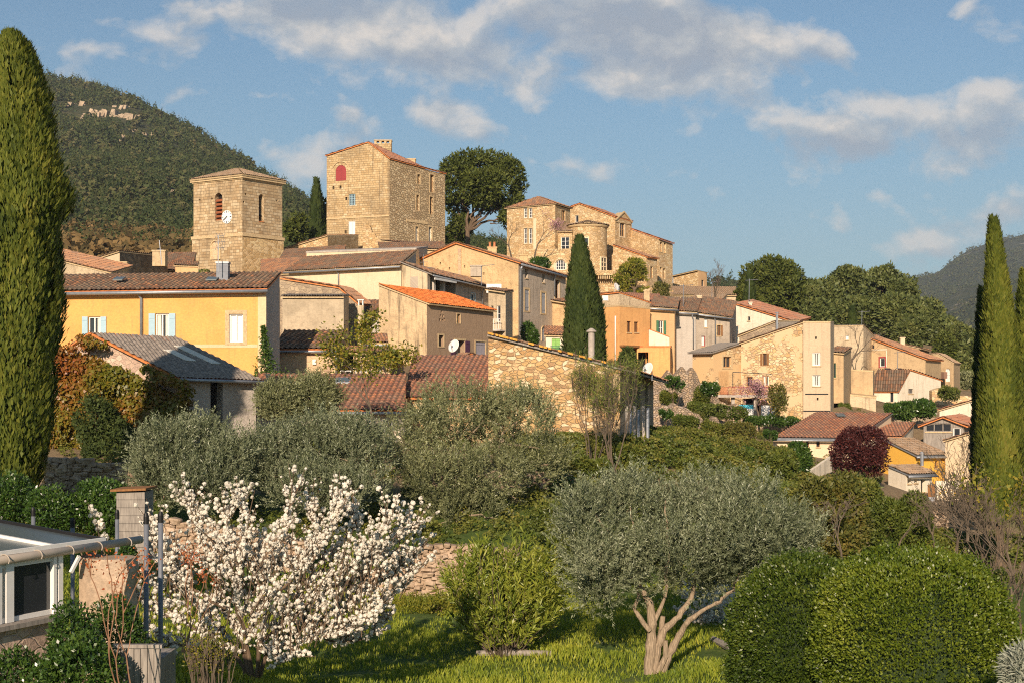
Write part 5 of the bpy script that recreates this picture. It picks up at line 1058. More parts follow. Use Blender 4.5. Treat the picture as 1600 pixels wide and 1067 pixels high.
# ================================================================ plants
def lob(x0,y0,x1,y1,D,dep=None):
    a=at(x0,y0,D); b=at(x1,y1,D); r=(b.x-a.x)/2; return (np.array([(a.x+b.x)/2,D,(a.z+b.z)/2]),np.array([r,dep if dep else max(.3,min(r,abs(a.z-b.z)*.6)),abs(a.z-b.z)/2]))
def pick(lobes,n):
    w=np.array([r[0]*r[1]+r[0]*r[2]+r[1]*r[2] for c,r in lobes]); k=rng.choice(len(lobes),n,p=w/w.sum()); c=np.array([l[0] for l in lobes])[k]; r=np.array([l[1] for l in lobes])[k]; return c,r
def shell(lobes,n,depth=.4,clump=.3,cs=1.2,seed=1,gap=.0,gs=1.):
    """points in the outer layers of overlapping lobes, lumpy, with gaps"""
    c,r=pick(lobes,n); d=rdir(n); f=1-depth*rng.random(n)**1.4; P=c+r*d*f[:,None]
    P=c+(P-c)*(1+clump*2*(fbm(P,cs,seed,2)-.5))[:,None]
    # drop what lies deep inside another lobe
    dep=np.full(n,9.)
    for cc,rr in lobes: dep=np.minimum(dep,np.linalg.norm((P-cc)/rr,axis=1))
    k=(dep>.5)
    if gap: k&=fbm(P,gs,seed+3,3)>gap
    out=unit(d/r); return P[k],out[k]
def crown(name,parent,lobes,n,L,W,mat,up=.3,outw=.5,rnd=.8,depth=.45,clump=.3,cs=1.2,gap=.3,gs=1.,seed=1,flat=.7):
    P,o=shell(lobes,n,depth,clump,cs,seed,gap,gs); m=len(P)
    d=unit(o*outw+rdir(m)*rnd+np.array([0,0,up])); nrm=unit(o*flat+rdir(m)*.8+np.array([0,0,.25]))
    rv=(.55*rng.random(m)+.75*(fbm(P,cs*1.5,seed+9,2)-.22)).clip(0,1)
    return np_mesh(name,leaves(P,d,L*(.6+.8*rng.random(m)),W*(.6+.8*rng.random(m)),nrm),4,mat,parent,rnd=np.repeat(rv,4))
def sublobes(lobes,k,f=.45,off=.62,seed=5):
    r_=np.random.default_rng(seed); out=[(c,r*.86) for c,r in lobes]
    for c,r in lobes:
        for j in range(k): d=unit(r_.normal(size=3)); d[2]=abs(d[2])*.9-.15; out.append((c+r*d*off,r*f*r_.uniform(.75,1.2)))
    return out
def twigs(name,parent,lobes,nt,m,TL,L,W,mat,up=.8,outw=.6,rnd=.5,depth=.5,clump=.25,cs=1.,gap=.3,gs=.9,seed=1,whorl=False):
    """shoots with leaves set along them"""
    P,o=shell(lobes,nt,depth,clump,cs,seed,gap,gs); k=len(P); d=unit(o*outw+rdir(k)*rnd+np.array([0,0,up])); tl=TL*(.5+rng.random(k))
    t=np.tile((np.arange(m)+.5)/m,(k,1))+.3/m*rng.normal(size=(k,m)); B=P[:,None]+d[:,None]*(tl[:,None]*t)[...,None]
    dd=np.repeat(d,m,0); B=B.reshape(-1,3); side=unit(np.cross(dd,rdir(len(B)))); ld=unit(dd*.9+side*.8)
    rv=np.repeat(.35*rng.random(k)+.5*(fbm(P,cs*1.6,seed+9,2)-.2),m)+.3*rng.random(k*m)
    return np_mesh(name,leaves(B,ld,L*(.6+.7*rng.random(len(B))),W*(.7+.6*rng.random(len(B)))),4,mat,parent,rnd=np.repeat(rv.clip(0,1),4))
def limb(mb,p,q,r0,r1,wob=.08,n=6,seed=0,k=6):
    rr=random.Random(seed); p=Vector(p); q=Vector(q); L=(q-p).length; pts=[]; rad=[]
    for i in range(n+1):
        f=i/n; w=wob*L*math.sin(math.pi*f); pts.append(p.lerp(q,f)+Vector((rr.uniform(-w,w),rr.uniform(-w,w),rr.uniform(-w,w)*.5))); rad.append(r0+(r1-r0)*f)
    mb.tube(pts,rad,k); return pts
def ramify(mb,p,d,L,r,depth,rr,tips,spread=.6,up=.15,k=5,kids=(2,3),shrink=.72,rmin=.006):
    n=4; pts=[Vector(p)]; d=Vector(d).normalized()
    for i in range(n):
        d=(d+Vector((rr.uniform(-1,1),rr.uniform(-1,1),rr.uniform(-1,1)))*.16+Vector((0,0,up*.25))).normalized(); pts.append(pts[-1]+d*L/n)
    mb.tube(pts,[max(rmin,r*(1-.45*i/n)) for i in range(n+1)],k if r>.02 else 4,cap=False)
    if depth==0: tips.append((pts[-1],d)); tips.append((pts[2],d)); return
    for j in range(rr.randint(*kids)):
        s=Vector((rr.uniform(-1,1),rr.uniform(-1,1),rr.uniform(-1,1))); s=(s-d*s.dot(d)).normalized()
        ramify(mb,pts[-1] if j<2 else pts[2],d+s*spread*rr.uniform(.6,1.3)+Vector((0,0,up)),L*shrink*rr.uniform(.75,1.15),max(rmin,r*.55),depth-1,rr,tips,spread,up,k,kids,shrink,rmin)
M['bark']=wood('bark',(.20,.14,.09),(.08,.055,.035)); M['olive_bark']=wood('olive_bark',(.40,.31,.21),(.14,.105,.07),2.2); M['twig']=simple('grey_twigs',(.13,.10,.07),.9,0,.25); M['redtwig']=simple('reddish_twigs',(.30,.16,.09),.8,0,.25)
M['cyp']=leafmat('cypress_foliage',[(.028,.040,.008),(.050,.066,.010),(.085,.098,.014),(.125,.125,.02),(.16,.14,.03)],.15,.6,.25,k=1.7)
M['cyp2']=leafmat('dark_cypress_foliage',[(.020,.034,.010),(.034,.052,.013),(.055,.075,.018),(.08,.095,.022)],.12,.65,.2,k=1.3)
M['olive']=leafmat('olive_foliage',[(.045,.062,.026),(.125,.15,.074),(.26,.288,.165),(.44,.455,.295)],.15,.42,.45,(1,1,.8))
M['olive2']=leafmat('dusty_olive_foliage',[(.055,.068,.026),(.145,.162,.070),(.28,.295,.14),(.43,.435,.235)],.15,.42,.4,(1,1,.7))
M['pine']=leafmat('pine_foliage',[(.034,.050,.011),(.060,.080,.014),(.098,.118,.020),(.145,.155,.034)],.12,.6,.2)
M['oak']=leafmat('holm_oak_foliage',[(.026,.036,.011),(.045,.058,.016),(.072,.084,.022),(.112,.112,.034)],.12,.55,.3,k=1.85)
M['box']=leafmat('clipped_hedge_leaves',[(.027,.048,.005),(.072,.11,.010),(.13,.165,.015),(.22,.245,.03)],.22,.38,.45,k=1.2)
M['box2']=leafmat('darker_clipped_hedge_leaves',[(.022,.042,.006),(.05,.085,.010),(.095,.13,.014),(.16,.18,.025)],.22,.38,.45,k=1.1); M['glossy']=leafmat('glossy_shrub_leaves',[(.016,.038,.008),(.03,.066,.010),(.055,.10,.016),(.09,.135,.025)],.2,.3,.5,k=1.3)  # left hedge's slight shadow is put into a darker leaf green
M['glossyweed']=leafmat('weed_leaves',[(.05,.075,.013),(.09,.12,.018),(.15,.165,.025),(.2,.16,.04)],.2,.5,.3); M['oleander']=leafmat('oleander_leaves',[(.05,.08,.012),(.10,.135,.018),(.17,.19,.025),(.26,.25,.045)],.25,.4,.4,k=1.6)
M['yellowgreen']=leafmat('young_leaves',[(.08,.11,.015),(.16,.18,.02),(.26,.24,.03),(.33,.24,.03)],.35,.5,.3,k=1.1)
M['shrub']=leafmat('mixed_shrub_leaves',[(.035,.056,.010),(.062,.085,.014),(.10,.122,.02),(.16,.15,.03)],.2,.5,.3,k=1.3)
M['shrubbrown']=leafmat('brownish_shrub_leaves',[(.045,.056,.012),(.08,.09,.018),(.13,.12,.024),(.19,.13,.03)],.2,.5,.3,k=1.2)
M['creeper']=leafmat('creeper_leaves',[(.035,.055,.008),(.09,.10,.010),(.15,.13,.014),(.20,.10,.016),(.23,.07,.016)],.22,.4,.4,k=1.2)
M['purple']=leafmat('purple_leaves',[(.035,.010,.010),(.06,.016,.014),(.10,.026,.020)],.2,.5,.3,(1,.4,.4),k=1.3)
M['blossom']=leafmat('white_petals',[(.74,.69,.58),(.84,.79,.68),(.88,.85,.76)],.25,.8,.1,(1,1,1))
M['pinkbl']=leafmat('pink_blossom',[(.42,.22,.24),(.5,.30,.32),(.34,.16,.2)],.2,.8,.1,(1,.9,.9))
M['budred']=leafmat('red_buds',[(.40,.10,.04),(.5,.16,.05)],.2,.6,.2,(1,.7,.5))
M['broom']=leafmat('broom_tips',[(.05,.075,.015),(.09,.11,.02),(.14,.14,.035)],.15,.6,.2,k=2.)
M['silver']=leafmat('silver_leaves',[(.22,.24,.18),(.32,.34,.26),(.4,.41,.33)],.15,.7,.2,(1,1,.9))
M['grassy']=leafmat('grass_blades',[(.05,.08,.010),(.10,.13,.013),(.17,.185,.02),(.26,.235,.035)],.35,.5,.3,(1,1,.4),k=2.2)
M['scrub']=leafmat('hillside_scrub',[(.06,.055,.022),(.11,.085,.034),(.17,.115,.045),(.23,.15,.06)],.15,.8,.15)
def root(name,label,cat,x,y,z=None,group=None):
    return empty(name,(x,y,gz(x,y) if z is None else z),label,cat,group)
# ---- cypresses
def cypress(label,rows,D,n,L,W,mat,name='cypress',seed=1,lump=.30,zb=None,trunk=True,shade=.75):
    rows=sorted(rows,key=lambda r:-r[0]); z=np.array([zrow(r[0],D) for r in rows]); cx=np.array([((r[1]+r[2])/2-800)/F*D for r in rows]); R_=np.array([(r[2]-r[1])/2/F*D for r in rows])
    g=gz(cx[0],D) if zb is None else zb; e=root(name,label,'tree',cx[0],D,min(g,z[0]))
    zz=z[0]+(z[-1]-z[0])*rng.random(n*2); rad=np.interp(zz,z,R_); k=rng.random(n*2)<(rad/R_.max()+.05); zz=zz[k][:n]; rad=rad[k][:n]; m=len(zz)
    a=rng.random(m)*2*np.pi; o=np.stack([np.cos(a),np.sin(a),0*a],-1); X=np.interp(zz,z,cx)
    Q=np.stack([X,0*X+D,zz],-1)+o*rad[:,None]
    lp=fbm(Q*np.array([1,1,.30]),1.5,seed,3); cr=fbm(Q*np.array([1,1,.13]),1.25,seed+40,2); f=(1-2.2*(.44-cr).clip(0,.25))*(1-.32*rng.random(m)**1.5+.16*rng.random(m)**8)*(1+lump*2.4*(lp-.5)); P=np.stack([X,0*X+D,zz],-1)+o*(rad*f+.02)[:,None]
    d=unit(o*(.30+.3*rng.random((m,1)))+rdir(m)*.28+np.array([0,0,1.]))
    # upright plumes standing out of the surface
    Rm=R_.max(); pl=int(110*(z[-1]-z[0])/(Rm*6)); pz=z[0]+(z[-1]-z[0])*rng.random(pl)**1.1; pa=rng.random(pl)*2*np.pi; ps=Rm*(.75+.9*rng.random(pl)); m2=int(m*.62); k2=rng.integers(0,pl,m2); tt=rng.random(m2); az=pa[k2]; zz2=pz[k2]+tt*ps[k2]; ok=zz2<z[-1]-.1*Rm*rng.random(m2); k2,tt,az,zz2=k2[ok],tt[ok],az[ok],zz2[ok]; m2=len(zz2); rr2=np.interp(zz2,z,R_); ox=np.stack([np.cos(az),np.sin(az),0*az],-1); tx=np.stack([-np.sin(az),np.cos(az),0*az],-1); wd=Rm*.17*(np.sin(np.pi*(.12+.88*tt))**.8)*np.minimum(1,.12+1.3*rr2/Rm)
    P2=np.stack([np.interp(zz2,z,cx),0*zz2+D,zz2],-1)+ox*(rr2*(.74+.2*tt)+wd*rng.random(m2))[:,None]+tx*(wd*rng.normal(size=m2)*.55)[:,None]; d2=unit(ox*(.2+.35*rng.random((m2,1)))+rdir(m2)*.25+np.array([0,0,1.]))
    sel=rng.random(m)<.6; P=np.concatenate([P[sel]-o[sel]*(rad[sel]*.07)[:,None],P2]); Q=np.concatenate([Q[sel],P2]); d=np.concatenate([d[sel],d2]); o=np.concatenate([o[sel],ox]); m=len(P)
    rv=(.45*rng.random(m)+.8*(fbm(Q*np.array([1,1,.35]),2.2,seed+5,2)-.25)).clip(0,1)
    np_mesh('crown',leaves(P,d,L*(.6+.8*rng.random(m)),W*(.6+.8*rng.random(m)),unit(o+rdir(m)*.5)),4,mat,e,rnd=np.repeat(rv,4))
    mb=MB(); prof=[(max(.01,R_[i]*.60),z[i]) for i in range(len(z))]; prof[-1]=(.005,z[-1]-.2)
    n0=0
    for i,(r,zq) in enumerate(prof):
        for j in range(12): an=2*math.pi*j/12; mb.v.append((cx[i]+r*math.cos(an),D+r*math.sin(an),zq))
    for i in range(len(prof)-1):
        for j in range(12): mb.f.append((i*12+j,i*12+(j+1)%12,(i+1)*12+(j+1)%12,(i+1)*12+j)); mb.uv+=[(0,0)]*4; mb.mi.append(0)
    mb.build('inner_crown',M['bark'],e,smooth=True)
    mb=MB(); limb(mb,(cx[0],D,min(g,z[0])-.4),(cx[2],D,z[2]),R_[1]*.22,R_[1]*.12,.02); mb.build('trunk',M['bark'],e)
    return e
cypress('huge cypress filling the left edge of the photo',[(55,14,20),(75,0,40),(100,-8,54),(140,-18,64),(200,-28,80),(250,-36,90),(300,-42,105),(330,-45,108),(350,-45,94),(380,-47,90),(430,-50,93),(470,-52,98),(520,-54,96),(560,-54,88),(620,-54,82),(680,-52,74),(740,-48,62),(790,-38,48),(830,-25,36)],45,95000,.24,.075,M['cyp'],seed=1)
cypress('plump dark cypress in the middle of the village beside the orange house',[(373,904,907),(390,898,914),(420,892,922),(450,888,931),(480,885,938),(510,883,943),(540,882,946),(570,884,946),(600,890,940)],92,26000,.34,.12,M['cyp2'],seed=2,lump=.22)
cypress('tall pointed cypress nearest the right edge, sunlit',[(345,1550,1553),(380,1547,1560),(420,1545,1566),(450,1543,1572),(500,1540,1580),(560,1536,1586),(620,1532,1590),(700,1529,1594),(760,1530,1594),(815,1534,1588)],50,52000,.24,.075,M['cyp'],seed=3,lump=.3)
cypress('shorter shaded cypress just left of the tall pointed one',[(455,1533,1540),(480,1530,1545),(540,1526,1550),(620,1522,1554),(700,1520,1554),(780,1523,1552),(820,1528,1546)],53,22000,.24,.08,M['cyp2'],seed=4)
cypress('cypress cut off by the right edge of the photo',[(428,1600,1603),(470,1593,1612),(520,1588,1625),(600,1583,1640),(700,1582,1650),(800,1585,1650),(830,1590,1640)],54,30000,.26,.085,M['cyp'],seed=5)
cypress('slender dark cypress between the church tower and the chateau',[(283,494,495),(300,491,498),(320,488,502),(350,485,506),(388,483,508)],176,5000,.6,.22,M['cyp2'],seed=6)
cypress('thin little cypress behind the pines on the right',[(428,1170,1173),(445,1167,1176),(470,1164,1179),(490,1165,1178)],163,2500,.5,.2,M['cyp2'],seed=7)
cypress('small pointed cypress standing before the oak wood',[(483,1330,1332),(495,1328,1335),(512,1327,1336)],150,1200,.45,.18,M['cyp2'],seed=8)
# ---- broad trees
def tree(name,label,lobes,n,L,W,mat,trunkpx=None,D=None,r=.2,seed=1,bark='bark',zb=None,limbs=True,kind='crown',cat='tree',group=None,**kw):
    D=D or float(lobes[0][0][1]); c=np.mean([l[0] for l in lobes],0); x=(trunkpx-800)/F*D if trunkpx else float(c[0]); g=gz(x,D) if zb is None else zb
    low=min(l[0][2]-l[1][2] for l in lobes); g=min(g,low); e=root(name,label,cat,x,D,g,group)
    sk=kw.pop('sub',0); lob2=sublobes(lobes,sk,seed=seed) if sk else lobes
    crown('crown',e,lob2,n,L,W,mat,seed=seed,**kw) if kind=='crown' else twigs('crown',e,lob2,n,kw.pop('m',18),kw.pop('TL',.45),L,W,mat,seed=seed,**kw)
    mb=MB(); rr=random.Random(seed); fork=Vector((x,D,g+(c[2]-g)*.45)); limb(mb,(x,D,g-.3),fork,r,r*.8,.03,seed=seed,k=8)
    for i,(cc,rd) in enumerate(lobes):
        limb(mb,fork,Vector(cc)+Vector((0,0,rd[2]*.2)),r*.6,r*.15,.1,seed=seed+i)
        if limbs:
            for j in range(4): limb(mb,fork.lerp(Vector(cc),rr.uniform(.5,1)),Vector(cc)+Vector(tuple(rd*unit(rng.normal(size=3))*.85)),r*.25,r*.06,.1,seed=seed+i*9+j,k=4)
    mb.build('trunk',M[bark],e); return e
tree('umbrella_pine','big spreading umbrella pine between chateau and castle',[lob(681,236,760,330,182),lob(700,229,795,300,183),lob(755,240,826,325,183),lob(715,262,800,330,180),lob(690,300,735,345,184),lob(775,290,822,338,181),lob(692,345,728,392,186),lob(740,300,790,335,182),lob(700,335,745,372,184),lob(778,318,818,362,181)],44000,.5,.2,M['pine'],731,D=182,r=.34,seed=21,depth=.4,clump=.35,cs=.8,gap=.36,gs=.6,sub=6,zb=zrow(398,182))
tree('pine','dark green rounded pine right of the skyline cabin',[lob(1153,412,1225,478,176),lob(1175,404,1258,470,176),lob(1200,430,1258,490,174),lob(1160,450,1215,490,174)],16000,.55,.22,M['pine'],1215,r=.4,seed=22,clump=.3,cs=.6,gap=.34,gs=.45)
tree('pine','bright low conifer at the foot of the rounded pine',[lob(1147,448,1188,484,165),lob(1150,460,1190,490,165)],5000,.5,.2,M['pine'],seed=23,clump=.3,cs=.7)
tree('pine','sparse pine right beside the church tower',[lob(443,345,482,378,172),lob(452,335,480,360,172)],2600,.5,.2,M['pine'],468,r=.15,seed=24,gap=.45,gs=.5)
tree('fir','dark fir right of the slender cypress by the chateau',[lob(499,312,513,384,178),lob(494,340,513,392,178)],3000,.55,.2,M['pine'],seed=25)
oaks=[('oak tree at the left end of the oak wood behind the white gable',[lob(1238,435,1315,500,190)]),('tallest oak in the middle of the oak wood',[lob(1285,423,1375,500,200),lob(1300,418,1350,450,198)]),('broad oak on the right shoulder of the oak wood',[lob(1340,421,1430,505,195),lob(1355,418,1400,450,195)]),
 ('dark oak low in front of the tallest oak',[lob(1300,465,1380,525,172)]),('oak tree above the tan house roof',[lob(1365,460,1440,530,168)]),('oak tree sloping down right of the wood, against the far mountain',[lob(1400,470,1478,545,185)]),('small oak behind the upper tan house chimney',[lob(1395,495,1450,545,165)]),
 ('last oak on the right, beside the shaded cypress',[lob(1445,498,1515,570,180),lob(1470,512,1525,560,180)]),('scrubby oak behind the slim tower house',[lob(1255,470,1310,515,165)]),('olive brown oak behind the far right tan house',[lob(1475,560,1530,640,155),lob(1490,535,1530,590,158)])]
for i,(lb,lo) in enumerate(oaks):
    lo2=lo[:]; 
    for c,r in lo:
        for k in range(5): d=unit(rng.normal(size=3)); d[2]=abs(d[2])*.8; lo2.append((c+r*d*.62,r*.45))
    tree('oak',lb,lo2,int(9000+6000*len(lo)),.5,.26,M['oak'],r=.3,seed=30+i,clump=.35,cs=.7,gap=.3,gs=.5,group='oaks of the wood on the right')
tree('conifer','bright green rounded conifer above the far right tan house',[lob(1462,518,1492,575,150),lob(1458,540,1486,585,150)],5000,.4,.16,M['pine'],seed=45)
tree('olive_tree','grey olive behind the far right tan house',[lob(1492,580,1522,615,150)],4000,.3,.1,M['olive2'],seed=46)
tree('tree','yellowish loose tree below the castle wing',[lob(958,412,1000,455,160),lob(975,405,1010,440,161),lob(985,430,1015,462,160)],6500,.3,.16,M['yellowgreen'],seed=47,gap=.42,gs=.6)
tree('tree','thin brownish tree at the foot of the castle right wing',[lob(1018,440,1048,478,158)],2600,.28,.12,M['shrubbrown'],seed=48,gap=.45,gs=.8)
tree('shrub','green bush on the ledge below the arched castle window',[lob(826,404,860,422,158),lob(838,408,850,424,157)],3500,.3,.14,M['glossy'],seed=49,cat='shrub')
tree('shrub','climbing bush against the grey shuttered house wall',[lob(815,505,835,535,109),lob(828,515,842,540,108)],3000,.2,.09,M['glossy'],seed=50,cat='shrub')
tree('juniper','dark bushy juniper in front of the orange house porch',[lob(965,550,995,590,96),lob(972,545,990,570,96)],5000,.25,.09,M['cyp2'],seed=51,cat='shrub')
# ---- olives
tree('olive_tree','grey green olive in front of the creeper covered outbuilding',[lob(214,665,310,790,46),lob(262,648,350,770,46.5),lob(325,682,402,790,46),lob(230,720,390,810,45.5),lob(210,700,270,800,45.5)],5200,.11,.03,M['olive'],305,r=.16,seed=61,kind='t',m=22,TL=.6,sub=7,bark='olive_bark')
tree('olive_tree','dense olive left of centre behind the blossoming tree',[lob(388,665,480,790,47),lob(440,645,560,780,47.5),lob(520,655,608,790,47),lob(400,730,600,815,46)],6000,.11,.03,M['olive'],500,r=.16,seed=62,kind='t',m=22,TL=.6,sub=7,bark='olive_bark')
tree('olive_tree','large wide olive in the middle below the stone barn',[lob(590,625,700,755,50),lob(650,596,790,720,50.5),lob(740,610,878,730,50),lob(620,700,760,810,49),lob(720,690,830,800,49),lob(800,680,885,770,50),lob(660,770,790,845,48.5)],8200,.11,.03,M['olive2'],705,r=.2,seed=63,kind='t',m=22,TL=.6,sub=7,gap=.45,gs=1.2,bark='olive_bark')
tree('olive_tree','small rounded olive against the long red roof',[lob(405,600,470,665,58),lob(440,590,528,665,58.5)],3000,.12,.035,M['olive2'],465,r=.1,seed=64,kind='t',m=22,TL=.5,sub=7,bark='olive_bark')
D=31.; e=root('olive_tree','front olive with a bare multi stemmed trunk on the lawn','tree',(1015-800)/F*D,D)
twigs('crown',e,sublobes([lob(862,768,980,900,31),lob(915,745,1060,870,31.5),lob(1020,748,1160,870,31.5),lob(1110,752,1262,880,31),lob(880,850,1000,950,30.5),lob(980,820,1120,900,30.3),lob(1090,800,1262,905,30.5),lob(900,900,960,975,31),lob(1180,800,1272,890,31.5),lob(1050,840,1185,935,31.2),lob(955,850,1070,940,31.3),lob(1040,860,1130,945,31.6),lob(1120,850,1200,915,31.5),lob(975,845,1110,918,30.9)],8,.42,.7,seed=3),10500,26,.5,.088,.021,M['olive'],seed=65,gap=.41,gs=1.5,clump=.38)
mb=MB(); g=e.location.z
def path(mb,pts,r0,r1,D,k=8,wig=.0,seed=3):
    rr=random.Random(seed); V=[at(x,y,D+(dd[0] if dd else 0)) for x,y,*dd in pts]; out=[]
    for i in range(len(V)-1):
        for j in range(4): out.append(V[i].lerp(V[i+1],j/4)+Vector((rr.uniform(-wig,wig),rr.uniform(-wig,wig),rr.uniform(-wig,wig))))
    out.append(V[-1]); mb.tube(out,[(r0+(r1-r0)*i/(len(out)-1))*(1+rr.uniform(-1,1)*(.13 if wig else 0)) for i in range(len(out))],k)
path(mb,[(1016,1062),(1017,1020),(1020,975),(1014,940),(1000,915)],.135,.055,D,10,.02)
path(mb,[(1022,1062),(1026,1020),(1038,985),(1060,962,.2),(1080,935,.3),(1085,905,.3)],.105,.04,D,10,.02)
path(mb,[(1030,1063),(1042,1030),(1058,1000),(1072,972,-.2),(1096,955,-.3),(1118,942,-.3)],.11,.03,D,10,.02)
path(mb,[(1022,1050),(1032,1000),(1036,962)],.07,.055,D+.15,8,.01); path(mb,[(1028,1050),(1040,1025),(1040,1000)],.07,.05,D-.1,8)
path(mb,[(1016,985),(1000,965),(991,950),(998,930),(990,900)],.055,.025,D-.1,8,.012); path(mb,[(1020,975),(1032,950),(1040,930)],.06,.03,D,8)
for a,b in (((1000,915),(930,800)),((1000,915),(985,790)),((1040,930),(1040,780)),((1085,905),(1110,780)),((1118,942),(1160,890)),((1085,905),(1180,800)),((990,900),(920,880))): path(mb,[a,((a[0]+b[0])/2+6,(a[1]+b[1])/2+6),b],.05,.012,D,5,.04)
mb.build('trunk',M['olive_bark'],e)
# ---- sparse young tree, broom, blossoms
def bare(name,label,px,row,D,h,r,depth,seed,twig='twig',spread=.55,up=.2,cat='tree',bl=None,nb=0,size=.1,mat=None,stems=1,lean=.15,kids=(2,3),z=None,bw=None,jit=.25,part='blossom'):
    x=(px-800)/F*D; e=root(name,label,cat,x,D,z if z is not None else None); g=e.location.z; rr=random.Random(seed); mb=MB(); tips=[]
    for s in range(stems): ramify(mb,(x+rr.uniform(-.1,.1)*(stems>1),D+rr.uniform(-.1,.1)*(stems>1),g-.1),(rr.uniform(-1,1)*lean,rr.uniform(-1,1)*lean,1),h*.36,r,depth,rr,tips,spread,up,6,kids)
    mb.build('branches',M[twig],e)
    if mat:
        T=np.array([tuple(t[0]) for t in tips]); k=rng.integers(0,len(T),nb); P=T[k]+rng.normal(size=(nb,3))*jit; np_mesh(part,leaves(P,rdir(nb)+np.array([0,0,.4]),size*(.6+.8*rng.random(nb)),(bw or size*.6)*(.6+.8*rng.random(nb))),4,mat,e,rnd=np.repeat(rng.random(nb),4))
    return e
bare('young_tree','slender young tree with sparse yellow green leaves before the red roof',588,668,57,4.6,.07,5,71,spread=.5,mat=M['yellowgreen'],nb=1900,size=.14,jit=.22,part='crown',z=-1.9)
bare('young_tree','small sparse sapling with yellow leaves in front of the tall chimney',556,575,76,3.6,.05,4,72,mat=M['yellowgreen'],nb=700,size=.2,jit=.25,part='crown',z=zrow(600,76))
bare('young_tree','leafy sapling right of the open porch',612,600,70,2.2,.04,4,73,mat=M['yellowgreen'],nb=1000,size=.17,jit=.25,part='crown',z=zrow(612,70))
for i,(px,sd) in enumerate(((925,1),(960,5))):
    bare('broom','broom bush with bare stems and green tips, '+('left' if i==0 else 'right')+' one before the stone barn',px,745,57-i,4.0,.035,5,80+sd,spread=.42,up=.42,cat='shrub',stems=5,lean=.4,mat=M['broom'],nb=2300,size=.3,bw=.018,jit=.12,part='green_tips',z=zrow(735,57))
bare('bare_tree','leafless tree against the pale old wall right of the slim tower',1325,585,132,5.5,.16,6,91,spread=.6,up=.1,z=zrow(592,132))
bare('redbud','thin bare tree with pink blossom beside the castle pavilion',835,400,163,5.2,.12,6,92,spread=.7,up=.05,mat=M['pinkbl'],nb=500,size=.16,z=zrow(404,163)); bare('bare_tree','leafless brown tree below the umbrella pine',800,405,160,5,.12,6,93,spread=.7,z=zrow(408,160))
bare('redbud','pink flowering tree in front of the balcony',1187,655,104,3.2,.09,5,94,spread=.75,up=.0,mat=M['pinkbl'],nb=1500,size=.12,z=zrow(655,104)); tree('small_tree','little reddish green tree right of the pink flowering tree',[lob(1200,598,1230,635,104),lob(1206,615,1228,650,103.5)],2200,.18,.09,M['shrubbrown'],seed=95,zb=zrow(658,104))
bare('bare_tree','leafless tree among roofs left of the white gable',1118,475,140,4,.1,6,96,z=zrow(482,140))
bare('bare_tree','dark leafless tree before the painted garden wall',1512,830,52,3.8,.06,6,97,spread=.7,z=zrow(840,52)); 
for i,(px,rw,D_,h_,lb) in enumerate(((1575,960,34,4.2,'pale grey bare tree at the right edge beyond the hedge'),(1545,930,36,3.2,'tangled bare shrub right of the round hedge'),(1490,880,40,3.0,'brown twiggy shrub behind the round hedge'),(1460,865,41,2.4,'low bare shrub against the rubble wall'),(1315,870,38,2.4,'thin bare sapling behind the left hedge ball'),(1600,1000,31,3.6,'bare branching shrub cut by the right edge'),(1395,860,40,1.9,'small bare bush between hedge and yellow shrub'),(1520,870,44,3.4,'leafless tree with upright twigs below the right cypresses'),(1560,1010,30,2.4,'low tangle of bare stems at the right of the round hedge'))):
    bare('bare_shrub',lb,px,rw,D_,h_,.035,6 if i in(0,1,5) else 5,101+i,spread=.6,up=.12,cat='shrub',stems=2 if i in(1,2,8) else 1,lean=.3,z=zrow(rw,D_)-.2)
# flowering cherry
D=27.; e=root('blossom_tree','white blossoming tree spreading across the lower left','tree',(392-800)/F*D,D); mb=MB(); tips=[]; rr=random.Random(7)
base=(398,1070)
mains=[[base,(385,985),(400,940,-.2),(415,890,-.3),(440,820,-.2),(458,752,-.1)],[base,(380,985),(350,930,.3),(330,860,.4),(310,800,.5),(290,765,.5)],[base,(405,985,-.2),(450,945,-.5),(510,900,-.6),(570,850,-.6),(610,790,-.6)],[base,(420,990),(480,960,.2),(550,920,.5),(610,880,.6),(662,835,.6)],[base,(360,980,.3),(310,930,.7),(270,880,.9),(245,820,1.)],
  [(400,940),(440,900,-.6),(490,850,-.8),(520,800,-.8),(535,765,-.8)],[(350,930),(300,900,-.2),(255,850,-.3),(235,790,-.2)],[(510,900),(560,880,-.2),(620,820,0),(655,800,0)],[(385,985),(370,930,-.5),(375,870,-.7),(390,800,-.6),(375,765,-.5)],[(450,945),(470,890,.3),(500,820,.5),(480,775,.5)],[(480,960),(560,950,.2),(620,905,.3),(650,870,.3)],[(330,860),(355,820,.2),(350,780,.3)],[(385,1000),(340,985,-.4),(290,950,-.6),(235,930,-.7),(205,900,-.7)],[(350,960),(300,985,-.6),(250,990,-.8),(215,960,-.8)],[(405,1000),(450,985,-.5),(500,975,-.7),(550,960,-.8),(590,930,-.8)],[(450,985),(470,1000,-.6),(440,1010,-.8),(420,1000,-.8)],[(480,960),(530,985,-.2),(575,975,-.1),(610,940,0)],[(570,850),(560,810,.2),(550,780,.3)]]
flow=[]
